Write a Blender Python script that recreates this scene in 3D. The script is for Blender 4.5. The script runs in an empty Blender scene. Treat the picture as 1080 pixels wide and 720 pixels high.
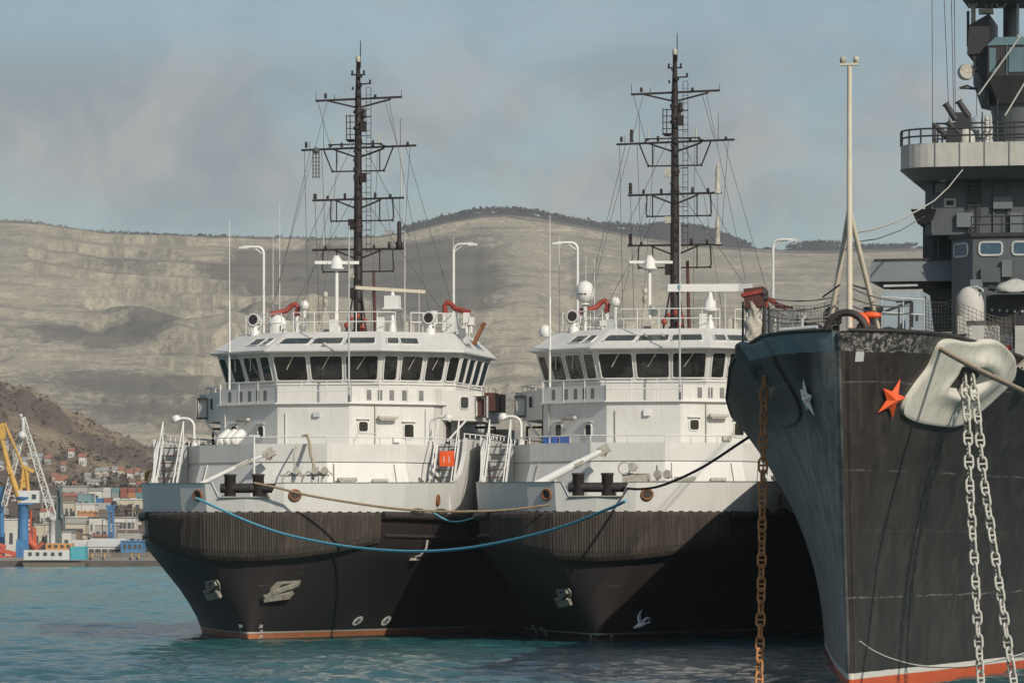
import bpy, math, random
import numpy as np
from mathutils import Vector, Quaternion
random.seed(7)
SC = bpy.context.scene
COL = SC.collection
R = math.radians

# ------------------------------------------------------------------ camera, sky, sun, exposure
F, CX, HY, CZ = 4550.0, 540.0, 575.0, 3.84      # focal length and horizon of the photograph in its own pixels
cam_d = bpy.data.cameras.new('camera')
cam = bpy.data.objects.new('camera', cam_d); COL.objects.link(cam)
cam.location = (0, 0, CZ); cam.rotation_euler = (R(90), 0, 0)
cam_d.sensor_width = 36; cam_d.lens = 36 * F / 1080; cam_d.shift_y = (HY - 360) / 1080
cam_d.clip_start = 1; cam_d.clip_end = 30000
SC.camera = cam

SUN = Vector((0.455, -0.705, 0.545)).normalized()
world = bpy.data.worlds.new('World'); SC.world = world; world.use_nodes = True
wt = world.node_tree; wn = wt.nodes; wn.clear()
def wnode(t, **k):
    n = wn.new(t)
    for a, v in k.items(): setattr(n, a, v)
    return n
w_out = wnode('ShaderNodeOutputWorld'); w_bg = wnode('ShaderNodeBackground'); w_bg.inputs[1].default_value = 0.135
w_sky = wnode('ShaderNodeTexSky', sky_type='NISHITA', sun_disc=False)
w_sky.sun_elevation = math.asin(SUN.z); w_sky.sun_rotation = math.atan2(SUN.x, SUN.y)
w_sky.air_density = 1.0; w_sky.dust_density = 1.6; w_sky.ozone_density = 1.2
w_tc = wnode('ShaderNodeTexCoord'); w_map = wnode('ShaderNodeMapping'); w_map.inputs['Scale'].default_value = (1.0, 1.0, 1.5)
w_map.inputs['Location'].default_value = (0.37, 0.2, 0.11)
w_n = wnode('ShaderNodeTexNoise'); w_n.inputs['Scale'].default_value = 14.0; w_n.inputs['Detail'].default_value = 7; w_n.inputs['Roughness'].default_value = 0.55
w_n.inputs['Distortion'].default_value = 0.3
w_r = wnode('ShaderNodeValToRGB'); w_r.color_ramp.elements[0].position = 0.33; w_r.color_ramp.elements[1].position = 0.54
w_sep = wnode('ShaderNodeSeparateXYZ')
w_band = wnode('ShaderNodeFloatCurve')
cv = w_band.mapping.curves[0]
for p, v in ((0.0, 0.35), (0.055, 0.25), (0.075, 0.75), (0.095, 1.0), (0.115, 0.55), (0.14, 0.35), (0.3, 0.5)):
    if p == 0.0: cv.points[0].location = (0, v)
    else: cv.points.new(p, v)
cv.points[-1].location = (1.0, 0.4); w_band.mapping.update()
w_mul = wnode('ShaderNodeMath', operation='MULTIPLY')
w_mul2 = wnode('ShaderNodeMath', operation='MULTIPLY'); w_mul2.inputs[1].default_value = 0.85
w_tint = wnode('ShaderNodeMixRGB', blend_type='MULTIPLY'); w_tint.inputs[0].default_value = 1.0; w_tint.inputs[2].default_value = (0.51, 0.58, 0.60, 1)
w_mix = wnode('ShaderNodeMixRGB')
w_map2 = wnode('ShaderNodeMapping'); w_map2.inputs['Scale'].default_value = (1.0, 1.0, 1.2); w_map2.inputs['Location'].default_value = (0.11, 0.0, 0.043)
w_n2 = wnode('ShaderNodeTexNoise'); w_n2.inputs['Scale'].default_value = 24.0; w_n2.inputs['Detail'].default_value = 9; w_n2.inputs['Roughness'].default_value = 0.6; w_n2.inputs['Distortion'].default_value = 0.5
w_r2 = wnode('ShaderNodeValToRGB'); w_r2.color_ramp.elements[0].position = 0.43; w_r2.color_ramp.elements[1].position = 0.60
w_r2.color_ramp.elements[0].color = (1.70, 1.87, 1.98, 1); w_r2.color_ramp.elements[1].color = (2.55, 2.47, 2.38, 1)
L = wt.links.new
L(w_tc.outputs['Generated'], w_map2.inputs['Vector']); L(w_map2.outputs[0], w_n2.inputs['Vector']); L(w_n2.outputs['Fac'], w_r2.inputs[0]); L(w_r2.outputs[0], w_mix.inputs[2])
L(w_tc.outputs['Generated'], w_map.inputs['Vector']); L(w_map.outputs[0], w_n.inputs['Vector'])
L(w_n.outputs['Fac'], w_r.inputs[0]); L(w_tc.outputs['Generated'], w_sep.inputs[0]); L(w_sep.outputs['Z'], w_band.inputs['Value'])
L(w_r.outputs[0], w_mul.inputs[0]); L(w_band.outputs[0], w_mul.inputs[1]); L(w_mul.outputs[0], w_mul2.inputs[0])
L(w_sky.outputs[0], w_tint.inputs[1]); L(w_tint.outputs[0], w_mix.inputs[1]); L(w_mul2.outputs[0], w_mix.inputs[0])
L(w_mix.outputs[0], w_bg.inputs[0]); L(w_bg.outputs[0], w_out.inputs[0])

sun_d = bpy.data.lights.new('sun', 'SUN'); sun_d.energy = 3.4; sun_d.angle = R(0.5); sun_d.color = (1.0, 0.92, 0.79)
sun = bpy.data.objects.new('sun', sun_d); COL.objects.link(sun)
sun.rotation_euler = SUN.to_track_quat('Z', 'Y').to_euler(); sun.location = (60, -60, 80)
SC.view_settings.view_transform = 'Standard'; SC.view_settings.look = 'None'
SC.view_settings.exposure = 0.22; SC.view_settings.gamma = 1.0; SC.view_settings.use_curve_mapping = False
SC.render.engine = 'CYCLES'
SC.cycles.max_bounces = 6; SC.cycles.diffuse_bounces = 3; SC.cycles.glossy_bounces = 3; SC.cycles.volume_bounces = 0
SC.cycles.use_denoising = True

# ------------------------------------------------------------------ mesh builder
def V(*a): return Vector(a)
class MB:
    def __init__(s): s.v = []; s.f = []; s.sm = []
    def add(s, vs, fs, smooth=False):
        o = len(s.v); s.v += [tuple(p) for p in vs]
        for f in fs: s.f.append(tuple(i + o for i in f)); s.sm.append(smooth)
        return s
    def box(s, x0, x1, y0, y1, z0, z1):
        vs = [(x, y, z) for z in (z0, z1) for x, y in ((x0, y0), (x1, y0), (x1, y1), (x0, y1))]
        return s.add(vs, [(3, 2, 1, 0), (4, 5, 6, 7), (0, 1, 5, 4), (1, 2, 6, 5), (2, 3, 7, 6), (3, 0, 4, 7)])
    def obox(s, c, a, b, d):
        c, a, b, d = map(Vector, (c, a, b, d))
        vs = [c + k * d + i * a + j * b for k in (-1, 1) for i, j in ((-1, -1), (1, -1), (1, 1), (-1, 1))]
        return s.add(vs, [(3, 2, 1, 0), (4, 5, 6, 7), (0, 1, 5, 4), (1, 2, 6, 5), (2, 3, 7, 6), (3, 0, 4, 7)])
    def beam(s, p, q, w, h=None, up=(0, 0, 1)):
        p, q = Vector(p), Vector(q); d = q - p; l = d.length
        if l < 1e-6: return s
        d /= l; u = Vector(up)
        if abs(d.dot(u)) > 0.98: u = Vector((0, 1, 0)) if abs(d.y) < .9 else Vector((1, 0, 0))
        x = d.cross(u).normalized(); u = x.cross(d)
        return s.obox((p + q) / 2, x * w / 2, u * (h or w) / 2, d * l / 2)
    def ring(s, c, d, r, n, up=None):
        d = Vector(d).normalized(); u = Vector((0, 0, 1)) if abs(d.z) < .9 else Vector((1, 0, 0))
        x = d.cross(u).normalized(); y = d.cross(x)
        return [Vector(c) + r * (math.cos(2 * math.pi * i / n) * x + math.sin(2 * math.pi * i / n) * y) for i in range(n)]
    def loftr(s, rings, cap=True, smooth=True, close=False):
        n = len(rings[0]); vs = [p for r in rings for p in r]; fs = []
        m = len(rings)
        for k in range(m if close else m - 1):
            k2 = (k + 1) % m
            for i in range(n):
                j = (i + 1) % n
                fs.append((k * n + i, k * n + j, k2 * n + j, k2 * n + i))
        s.add(vs, fs, smooth)
        if cap and not close:
            s.add(rings[0], [tuple(range(n))[::-1]]); s.add(rings[-1], [tuple(range(n))])
        return s
    def tube(s, p, q, r, r2=None, n=8, cap=True):
        p, q = Vector(p), Vector(q)
        return s.loftr([s.ring(p, q - p, r, n), s.ring(q, q - p, r if r2 is None else r2, n)], cap)
    def path(s, pts, r, n=6, cap=True):
        P = [Vector(p) for p in pts]; rings = []
        ref = None
        for i, p in enumerate(P):
            d = (P[min(i + 1, len(P) - 1)] - P[max(i - 1, 0)]).normalized()
            if ref is None:
                u = Vector((0, 0, 1)) if abs(d.z) < .9 else Vector((1, 0, 0)); ref = d.cross(u).normalized()
            ref = (ref - d * ref.dot(d)).normalized(); y = d.cross(ref)
            rings.append([p + r * (math.cos(2 * math.pi * k / n) * ref + math.sin(2 * math.pi * k / n) * y) for k in range(n)])
        return s.loftr(rings, cap)
    def lathe(s, c, prof, n=16, axis=(0, 0, 1)):
        c = Vector(c); a = Vector(axis).normalized()
        rings = [s.ring(c + a * z, a, max(r, 1e-4), n) for r, z in prof]
        return s.loftr(rings)
    def sphere(s, c, r, n=10, sc=(1, 1, 1)):
        c = Vector(c); rings = []
        for i in range(n // 2 + 1):
            t = math.pi * i / (n // 2) - math.pi / 2
            rr, zz = max(math.cos(t), 1e-3) * r, math.sin(t) * r
            rings.append([c + Vector((rr * math.cos(2 * math.pi * k / n) * sc[0], rr * math.sin(2 * math.pi * k / n) * sc[1], zz * sc[2])) for k in range(n)])
        return s.loftr(rings)
    def prism(s, poly, z0, z1):
        n = len(poly)
        return s.loftr([[Vector((x, y, z0)) for x, y in poly], [Vector((x, y, z1)) for x, y in poly]], True, False)
    def loft2(s, bot, top, capb=True, capt=True):
        n = len(bot)
        s.add(list(bot) + list(top), [(i, (i + 1) % n, n + (i + 1) % n, n + i) for i in range(n)])
        if capb: s.add(bot, [tuple(range(n))[::-1]])
        if capt: s.add(top, [tuple(range(n))])
        return s
    def plate(s, pts, nrm, t):
        """polygon extruded along nrm by t"""
        nrm = Vector(nrm).normalized(); P = [Vector(p) for p in pts]
        return s.loft2(P, [p + nrm * t for p in P])
    def frame(s, outer, inner, nrm, t):
        """ring between two polygons, extruded by t"""
        nrm = Vector(nrm).normalized() * t; n = len(outer)
        O = [Vector(p) for p in outer]; I = [Vector(p) for p in inner]
        vs = O + I + [p + nrm for p in O] + [p + nrm for p in I]; fs = []
        for i in range(n):
            j = (i + 1) % n
            fs += [(2 * n + i, 2 * n + j, 3 * n + j, 3 * n + i), (i, j, 2 * n + j, 2 * n + i), (n + j, n + i, 3 * n + i, 3 * n + j)]
        return s.add(vs, fs)
    def sheet(s, grid, smooth=True, wrap=False):
        m, n = len(grid), len(grid[0]); vs = [p for r in grid for p in r]; fs = []
        for i in range(m - 1):
            for j in range(n if wrap else n - 1):
                k = (j + 1) % n
                fs.append((i * n + j, i * n + k, (i + 1) * n + k, (i + 1) * n + j))
        return s.add(vs, fs, smooth)
    def build(s, name, mat, parent=None, loc=None):
        me = bpy.data.meshes.new(name)
        vs = s.v
        if loc is not None: vs = [(x - loc[0], y - loc[1], z - loc[2]) for x, y, z in vs]
        me.from_pydata(vs, [], s.f); me.polygons.foreach_set('use_smooth', s.sm)
        me.update()
        if isinstance(mat, str): mat = M[mat]
        me.materials.append(mat)
        o = bpy.data.objects.new(name, me); COL.objects.link(o)
        if loc is not None: o.location = loc
        if parent is not None: o.parent = parent
        return o

def tag(o, label=None, cat=None, group=None, kind=None):
    if label: o['label'] = label
    if cat: o['category'] = cat
    if group: o['group'] = group
    if kind: o['kind'] = kind
    return o
def thing(name, label, cat, loc=(0, 0, 0), rz=0, group=None):
    o = bpy.data.objects.new(name, None); COL.objects.link(o); o.empty_display_size = 0.5
    o.location = loc; o.rotation_euler = (0, 0, rz)
    return tag(o, label, cat, group)
def wpt(px, py, Y): return Vector(((px - CX) / F * Y, Y, CZ + (HY - py) / F * Y))

# ------------------------------------------------------------------ materials
M = {}
def mat(name, col, rough=0.6, spec=0.4, var=0.12, scale=3.0, metal=0.0, streak=None, weep=0.0, stain_or_sheen=None, stain_or_sheen_amt=0.0, stain_or_sheen_scale=1.2, bump=0.0):
    """paint: base colour with broad mottling, optional vertical streaks of dirt and patches of stains or painted sheen"""
    m = bpy.data.materials.new(name); m.use_nodes = True; t = m.node_tree; n = t.nodes; l = t.links.new
    p = n['Principled BSDF']; p.inputs['Roughness'].default_value = rough
    p.inputs['Specular IOR Level'].default_value = spec; p.inputs['Metallic'].default_value = metal
    tc = n.new('ShaderNodeTexCoord')
    nz = n.new('ShaderNodeTexNoise'); nz.inputs['Scale'].default_value = scale; nz.inputs['Detail'].default_value = 6; nz.inputs['Roughness'].default_value = .65
    l(tc.outputs['Object'], nz.inputs['Vector'])
    mr = n.new('ShaderNodeMapRange'); mr.inputs[1].default_value = .3; mr.inputs[2].default_value = .7
    mr.inputs[3].default_value = 1 - var; mr.inputs[4].default_value = 1 + var
    l(nz.outputs['Fac'], mr.inputs[0])
    mul = n.new('ShaderNodeMixRGB'); mul.blend_type = 'MULTIPLY'; mul.inputs[0].default_value = 1; mul.inputs[1].default_value = (*col, 1)
    l(mr.outputs[0], mul.inputs[2]); out = mul.outputs[0]
    if streak:
        mp = n.new('ShaderNodeMapping'); mp.inputs['Scale'].default_value = (5.0, 5.0, 0.35)
        ns = n.new('ShaderNodeTexNoise'); ns.inputs['Scale'].default_value = 1.0; ns.inputs['Detail'].default_value = 5; ns.inputs['Roughness'].default_value = .7
        l(tc.outputs['Object'], mp.inputs['Vector']); l(mp.outputs[0], ns.inputs['Vector'])
        rr = n.new('ShaderNodeMapRange'); rr.inputs[1].default_value = .52; rr.inputs[2].default_value = .74; rr.inputs[3].default_value = 0; rr.inputs[4].default_value = streak[1]
        l(ns.outputs['Fac'], rr.inputs[0])
        mx = n.new('ShaderNodeMixRGB'); mx.inputs[2].default_value = (*streak[0], 1); l(rr.outputs[0], mx.inputs[0]); l(out, mx.inputs[1]); out = mx.outputs[0]
    if stain_or_sheen:
        ns = n.new('ShaderNodeTexNoise'); ns.inputs['Scale'].default_value = stain_or_sheen_scale; ns.inputs['Detail'].default_value = 8; ns.inputs['Roughness'].default_value = .7
        l(tc.outputs['Object'], ns.inputs['Vector'])
        rr = n.new('ShaderNodeMapRange'); rr.inputs[1].default_value = .55; rr.inputs[2].default_value = .68; rr.inputs[3].default_value = 0; rr.inputs[4].default_value = stain_or_sheen_amt
        l(ns.outputs['Fac'], rr.inputs[0])
        mx = n.new('ShaderNodeMixRGB'); mx.inputs[2].default_value = (*stain_or_sheen, 1); l(rr.outputs[0], mx.inputs[0]); l(out, mx.inputs[1]); out = mx.outputs[0]
    if weep:
        mp = n.new('ShaderNodeMapping'); mp.inputs['Scale'].default_value = (6.5, 6.5, 0.55); mp.inputs['Location'].default_value = (3.1, 1.7, .4)
        ns = n.new('ShaderNodeTexNoise'); ns.inputs['Scale'].default_value = 1.0; ns.inputs['Detail'].default_value = 7; ns.inputs['Roughness'].default_value = .75
        l(tc.outputs['Object'], mp.inputs['Vector']); l(mp.outputs[0], ns.inputs['Vector'])
        rr = n.new('ShaderNodeMapRange'); rr.inputs[1].default_value = .66; rr.inputs[2].default_value = .73; rr.inputs[3].default_value = 0; rr.inputs[4].default_value = weep
        l(ns.outputs['Fac'], rr.inputs[0])
        mx = n.new('ShaderNodeMixRGB'); mx.inputs[2].default_value = (.33, .17, .08, 1); l(rr.outputs[0], mx.inputs[0]); l(out, mx.inputs[1]); out = mx.outputs[0]
    l(out, p.inputs['Base Color'])
    if bump:
        b = n.new('ShaderNodeBump'); b.inputs['Strength'].default_value = bump; b.inputs['Distance'].default_value = .03
        l(nz.outputs['Fac'], b.inputs['Height']); l(b.outputs[0], p.inputs['Normal'])
    M[name] = m
    return m
class NT:
    """small helper to write node graphs"""
    def __init__(s, m): s.t = m.node_tree; s.n = s.t.nodes; s.l = s.t.links.new; s.p = s.n['Principled BSDF']
    def new(s, t, **k):
        n = s.n.new('ShaderNode' + t)
        for a, v in k.items(): setattr(n, a, v)
        return n
    def put(s, sock, v):
        if hasattr(v, 'node'): s.l(v, sock)
        else: sock.default_value = v
    def math(s, op, a, b=0.0, c=None):
        n = s.new('Math', operation=op); s.put(n.inputs[0], a); s.put(n.inputs[1], b)
        if c is not None: s.put(n.inputs[2], c)
        return n.outputs[0]
    def ramp(s, v, a, b, lo=0.0, hi=1.0):
        n = s.new('MapRange'); s.put(n.inputs[0], v); n.inputs[1].default_value = a; n.inputs[2].default_value = b
        n.inputs[3].default_value = lo; n.inputs[4].default_value = hi; return n.outputs[0]
    def mix(s, f, a, b, mode='MIX'):
        n = s.new('MixRGB', blend_type=mode); s.put(n.inputs[0], f)
        for k, v in ((1, a), (2, b)):
            s.put(n.inputs[k], (*v, 1) if isinstance(v, tuple) and len(v) == 3 else v)
        return n.outputs[0]
    def noise(s, scale, vec=None, detail=6, rough=.6, dist=0.0):
        n = s.new('TexNoise'); n.inputs['Scale'].default_value = scale; n.inputs['Detail'].default_value = detail
        n.inputs['Roughness'].default_value = rough; n.inputs['Distortion'].default_value = dist
        if vec is not None: s.l(vec, n.inputs['Vector'])
        return n.outputs['Fac']
    def mapping(s, vec, scale=(1, 1, 1), rot=(0, 0, 0)):
        n = s.new('Mapping'); n.inputs['Scale'].default_value = scale; n.inputs['Rotation'].default_value = rot; s.l(vec, n.inputs['Vector']); return n.outputs[0]
def newmat(name):
    m = bpy.data.materials.new(name); m.use_nodes = True; M[name] = m; return NT(m)

RUST = (0.16, 0.06, 0.025)
mat('white_paint', (0.57, 0.56, 0.535), .45, .4, .07, .8, streak=((.34, .29, .23), .34), weep=.5, stain_or_sheen=(.45, .42, .37), stain_or_sheen_amt=.3, stain_or_sheen_scale=.5)
mat('white_trim', (0.64, 0.63, 0.605), .45, .4, .06, 2)
mat('grey_deck', (0.22, 0.23, 0.23), .8, .3, .2, 1)
mat('pale_grey', (0.42, 0.44, 0.43), .6, .3, .12, 1.5, streak=((.25, .23, .2), .3))
mat('black_paint', (0.032, 0.027, 0.026), .5, .4, .3, 2)
mat('black_steel', (0.032, 0.027, 0.026), .6, .35, .3, 3, streak=((.09, .06, .045), .5))
mat('mast_paint', (0.026, 0.020, 0.019), .6, .3, .3, 3)
mat('pane_glass', (0.012, 0.012, 0.011), .07, .5, .2, 1, stain_or_sheen=(.05, .05, .042), stain_or_sheen_amt=.8, stain_or_sheen_scale=.9)  # pane patches paint reflections and glimpses of the interior into the colour
mat('slot_grey', (0.17, 0.17, 0.165), .8, .2, .3, 2)
mat('anchor_metal', (0.24, 0.225, 0.19), .75, .3, .3, 5, stain_or_sheen=(.14, .065, .03), stain_or_sheen_amt=.9, stain_or_sheen_scale=3)
mat('roof_glass', (0.03, 0.04, 0.038), .15, .5, .2, 1)
mat('slot_dark', (0.05, 0.05, 0.05), .8, .2, .2, 2)
mat('red_paint', (0.27, 0.045, 0.03), .5, .4, .25, 4, stain_or_sheen=(.12, .03, .02), stain_or_sheen_amt=.6, stain_or_sheen_scale=5)
mat('orange_canvas', (0.75, 0.11, 0.03), .7, .2, .15, 3)
mat('hull_mark_grey', (0.3, 0.3, 0.29), .6, .3, .2, 4)
mat('rusty_steel', (0.20, 0.085, 0.04), .8, .2, .35, 6, stain_or_sheen=(.35, .19, .1), stain_or_sheen_amt=.7, stain_or_sheen_scale=7)
mat('maroon_paint', (0.09, 0.035, 0.03), .6, .3, .3, 4)
mat('weathered_metal', (0.40, 0.38, 0.33), .65, .3, .25, 6, stain_or_sheen=RUST, stain_or_sheen_amt=.7, stain_or_sheen_scale=4)
mat('blue_tarp', (0.04, 0.08, 0.25), .7, .2, .2, 3)
mat('cream_paint', (0.56, 0.50, 0.40), .5, .4, .1, 2, streak=((.3, .22, .14), .4))
mat('rope_fibre', (0.36, 0.29, 0.21), .9, .1, .25, 14, bump=.5)
mat('brown_rope', (0.27, 0.20, 0.13), .9, .1, .25, 10)
mat('blue_rope', (0.13, 0.40, 0.52), .8, .1, .2, 6)
mat('dark_rope', (0.03, 0.028, 0.03), .9, .1, .2, 6)
mat('wire', (0.10, 0.10, 0.10), .7, .2, .1, 3)
mat('yellow_paint', (0.50, 0.29, 0.07), .55, .3, .15, 1)
mat('crane_blue', (0.05, 0.16, 0.33), .55, .3, .2, .7)
mat('crane_white', (0.55, 0.55, 0.53), .6, .3, .1, .6)
mat('crane_red', (0.45, 0.09, 0.045), .6, .3, .15, .7)
mat('crane_green', (0.09, 0.12, 0.12), .6, .3, .2, .7)
mat('cyan_paint', (0.07, 0.31, 0.38), .6, .3, .15, .7)
mat('orange_paint', (0.48, 0.24, 0.09), .6, .3, .15, .7)

# ------------------------------------------------------------------ ships: local x = to the viewer's right of the keel, y = metres aft of the bow, z = above water
YAW = math.atan(907 / F); SA, CA = math.sin(YAW), math.cos(YAW)
class Ship:
    def __init__(s, X0, Y0): s.X0, s.Y0 = X0, Y0
    def at(s, px, py, y=None, x=None):
        k = (px - CX) / F
        if x is None: x = (k * (s.Y0 + CA * y) - s.X0 - SA * y) / (CA + SA * k)
        else: y = (k * (s.Y0 - SA * x) - s.X0 - CA * x) / (SA - CA * k)
        Y = s.Y0 + CA * y - SA * x
        return Vector((x, y, CZ + (HY - py) / F * Y))
    def world(s, p): return Vector((s.X0 + SA * p[1] + CA * p[0], s.Y0 + CA * p[1] - SA * p[0], p[2]))
    def root(s, name, label, cat, group=None): return thing(name, label, cat, (s.X0, s.Y0, 0), -YAW, group)
def lerp(a, b, t): return a + (b - a) * t
def interp(tab, x):
    if x <= tab[0][0]: return tab[0][1]
    for (a, va), (b, vb) in zip(tab, tab[1:]):
        if x <= b: return lerp(va, vb, (x - a) / (b - a))
    return tab[-1][1]
T1 = Ship(-10.85, 175.0); T2 = Ship(3.33, 172.2)

def offset_poly(pts, d):
    """offset a closed outline (list of (x, y)) outwards by d"""
    n = len(pts); out = []
    area = sum(pts[i][0] * pts[(i + 1) % n][1] - pts[(i + 1) % n][0] * pts[i][1] for i in range(n))
    sg = 1 if area > 0 else -1
    for i in range(n):
        p0, p, p1 = V(*pts[i - 1]).to_2d() if len(pts[i - 1]) > 2 else Vector(pts[i - 1]), Vector(pts[i]), Vector(pts[(i + 1) % n])
        a = (p - p0).normalized(); b = (p1 - p).normalized()
        na = Vector((a.y, -a.x)) * sg; nb = Vector((b.y, -b.x)) * sg
        m = (na + nb); m = m / max(m.dot(na), .3) if m.length > 1e-6 else na
        out.append((p.x + m.x * d, p.y + m.y * d))
    return out
def sym(right):
    """closed outline from its right half, front to back"""
    return [(x, y) for x, y in right] + [(-x, y) for x, y in reversed(right)]
def at_z(poly, z): return [V(x, y, z) for x, y in poly]

def rail(mb, pts, h, bars, step, r=.025, posts=True):
    P = [Vector(p) for p in pts]
    for zb in bars:
        for a, b in zip(P, P[1:]): mb.tube(a + V(0, 0, zb), b + V(0, 0, zb), r, n=5)
    if posts:
        for a, b in zip(P, P[1:]):
            n = max(1, round((b - a).length / step))
            for i in range(n + 1):
                if i == n and b is not P[-1]: continue
                q = a.lerp(b, i / n); mb.tube(q, q + V(0, 0, h), r, n=5)

class Patch:
    def __init__(s, A, B, C, D):
        s.A, s.B, s.C, s.D = map(Vector, (A, B, C, D)); s.n = (s.B - s.A).cross(s.D - s.A).normalized()
    def p(s, u, v, off=0): return s.A.lerp(s.B, u).lerp(s.D.lerp(s.C, u), v) + s.n * off
def rrect(P, u0, u1, v0, v1, g=0.0, off=0.0):
    """rounded rectangle on a patch, grown by g metres"""
    w = (P.p(1, .5) - P.p(0, .5)).length; h = (P.p(.5, 1) - P.p(.5, 0)).length
    u0 -= g / w; u1 += g / w; v0 -= g / h; v1 += g / h; c = .09 + g
    cu, cv = min(c / w, (u1 - u0) * .3), min(c / h, (v1 - v0) * .3)
    return [P.p(u, v, off) for u, v in ((u0 + cu, v0), (u1 - cu, v0), (u1 - .3 * cu, v0 + .3 * cv), (u1, v0 + cv), (u1, v1 - cv), (u1 - .3 * cu, v1 - .3 * cv), (u1 - cu, v1), (u0 + cu, v1),
                                         (u0 + .3 * cu, v1 - .3 * cv), (u0, v1 - cv), (u0, v0 + cv), (u0 + .3 * cu, v0 + .3 * cv))]
def window(parent, P, u0, u1, v0, v1, fw=.05, glass='pane_glass', name='window', fm='white_trim', wiper=False):
    f = MB().frame(rrect(P, u0, u1, v0, v1, fw, .0), rrect(P, u0, u1, v0, v1, 0, .0), P.n, .05).build(name, fm, parent)
    MB().plate(rrect(P, u0, u1, v0, v1, .005, .004), P.n, .018).build('pane', glass, f)
    if wiper:
        w = MB(); w.beam(P.p(lerp(u0, u1, .62), v1, .06), P.p(lerp(u0, u1, .35), lerp(v0, v1, .45), .06), .05, .03)
        w.build('wiper', 'weathered_metal', f)
    return f

def text_mesh(body, size, mat_, parent, origin, xdir, ydir, name='lettering', off=0.012):
    cu = bpy.data.curves.new(name, 'FONT'); cu.body = body; cu.size = size; cu.align_x = 'CENTER'; cu.align_y = 'CENTER'; cu.extrude = .004
    o = bpy.data.objects.new(name, cu); COL.objects.link(o)
    dg = bpy.context.evaluated_depsgraph_get(); me = bpy.data.meshes.new_from_object(o.evaluated_get(dg))
    bpy.data.objects.remove(o); bpy.data.curves.remove(cu)
    X = Vector(xdir).normalized(); N = X.cross(Vector(ydir)).normalized(); Y = N.cross(X); O = Vector(origin) + N * off
    for v in me.vertices: v.co = O + X * v.co.x + Y * v.co.y + N * v.co.z
    me.materials.clear(); me.materials.append(M[mat_])
    q = bpy.data.objects.new(name, me); COL.objects.link(q); q.parent = parent
    return q

def gooseneck(base, h, reach, r=.06, turn=.45, n=8):
    base = Vector(base); d = Vector(reach); pts = [base, base + V(0, 0, h - turn)]
    for i in range(1, 7):
        a = math.pi / 2 * i / 6
        pts.append(base + V(0, 0, h - turn) + V(0, 0, turn * math.sin(a)) + d.normalized() * turn * (1 - math.cos(a)))
    pts.append(base + V(0, 0, h) + d)
    return MB().path(pts, r, n)

mat('ship_grey', (0.085, 0.095, 0.10), .55, .4, .15, .8, streak=((.05, .05, .05), .4))
mat('ship_dark', (0.030, 0.030, 0.031), .6, .4, .2, 1)
mat('ship_pale', (0.27, 0.32, 0.35), .55, .4, .1, .8, streak=((.16, .16, .15), .4))
mat('platform_grey', (0.15, 0.17, 0.175), .6, .3, .12, .8, streak=((.09, .09, .085), .4))
mat('ship_teal', (0.10, 0.16, 0.18), .5, .4, .15, 1)
mat('canvas_grey', (0.43, 0.42, 0.39), .85, .15, .12, 1.5, streak=((.25, .23, .2), .35), bump=.3)
mat('bolster_paint', (0.55, 0.53, 0.47), .6, .3, .1, 1.2, streak=((.25, .21, .16), .45), stain_or_sheen=(.3, .27, .22), stain_or_sheen_amt=.5, stain_or_sheen_scale=1.6)
mat('bolster_black', (0.022, 0.020, 0.020), .75, .15, .25, 1.5)
mat('star_orange', (0.72, 0.10, 0.025), .5, .4, .08, 2)
mat('chain_grey', (0.44, 0.43, 0.39), .7, .3, .15, 3, stain_or_sheen=(.2, .16, .12), stain_or_sheen_amt=.5, stain_or_sheen_scale=6)
mat('chain_rust', (0.46, 0.215, 0.09), .85, .2, .35, 5, stain_or_sheen=(.24, .12, .06), stain_or_sheen_amt=.8, stain_or_sheen_scale=4)
mat('net_cord', (0.20, 0.18, 0.15), .9, .1, .2, 4)
mat('cloth_white', (0.42, 0.39, 0.34), .9, .1, .2, 6, stain_or_sheen=(.14, .08, .05), stain_or_sheen_amt=.95, stain_or_sheen_scale=3.2)
mat('window_blue', (0.05, 0.09, 0.13), .2, .5, .3, 2)

# ------------------------------------------------------------------ water
def water_mat():
    g = newmat('sea_water'); tc = g.new('TexCoord'); o = tc.outputs['Object']; sp = g.new('SeparateXYZ'); g.l(o, sp.inputs[0])
    far = g.ramp(sp.outputs['Y'], 140, 330)
    big = g.noise(1.0, g.mapping(o, (.03, .008, 1)), 4, .6)
    c = g.mix(far, (0.020, 0.085, 0.090), (0.02, 0.19, 0.18))
    c = g.mix(g.ramp(big, .4, .65, 0, .6), c, (0.018, 0.085, 0.098))
    g.l(c, g.p.inputs['Base Color']); g.p.inputs['Roughness'].default_value = .07; g.p.inputs['IOR'].default_value = 1.33
    w2 = g.noise(3.2, g.mapping(o, (.8, 1.2, 1), (0, 0, -.2)), 4, .65); w3 = g.noise(.9, g.mapping(o, (.7, 1.3, 1), (0, 0, .4)), 3, .6)
    h = g.math('ADD', g.math('MULTIPLY', w2, .12), g.math('MULTIPLY', w3, .22))
    b = g.new('Bump'); b.inputs['Distance'].default_value = 1.0; b.inputs['Strength'].default_value = .7; g.l(h, b.inputs['Height']); g.l(b.outputs[0], g.p.inputs['Normal'])
water_mat()
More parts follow.
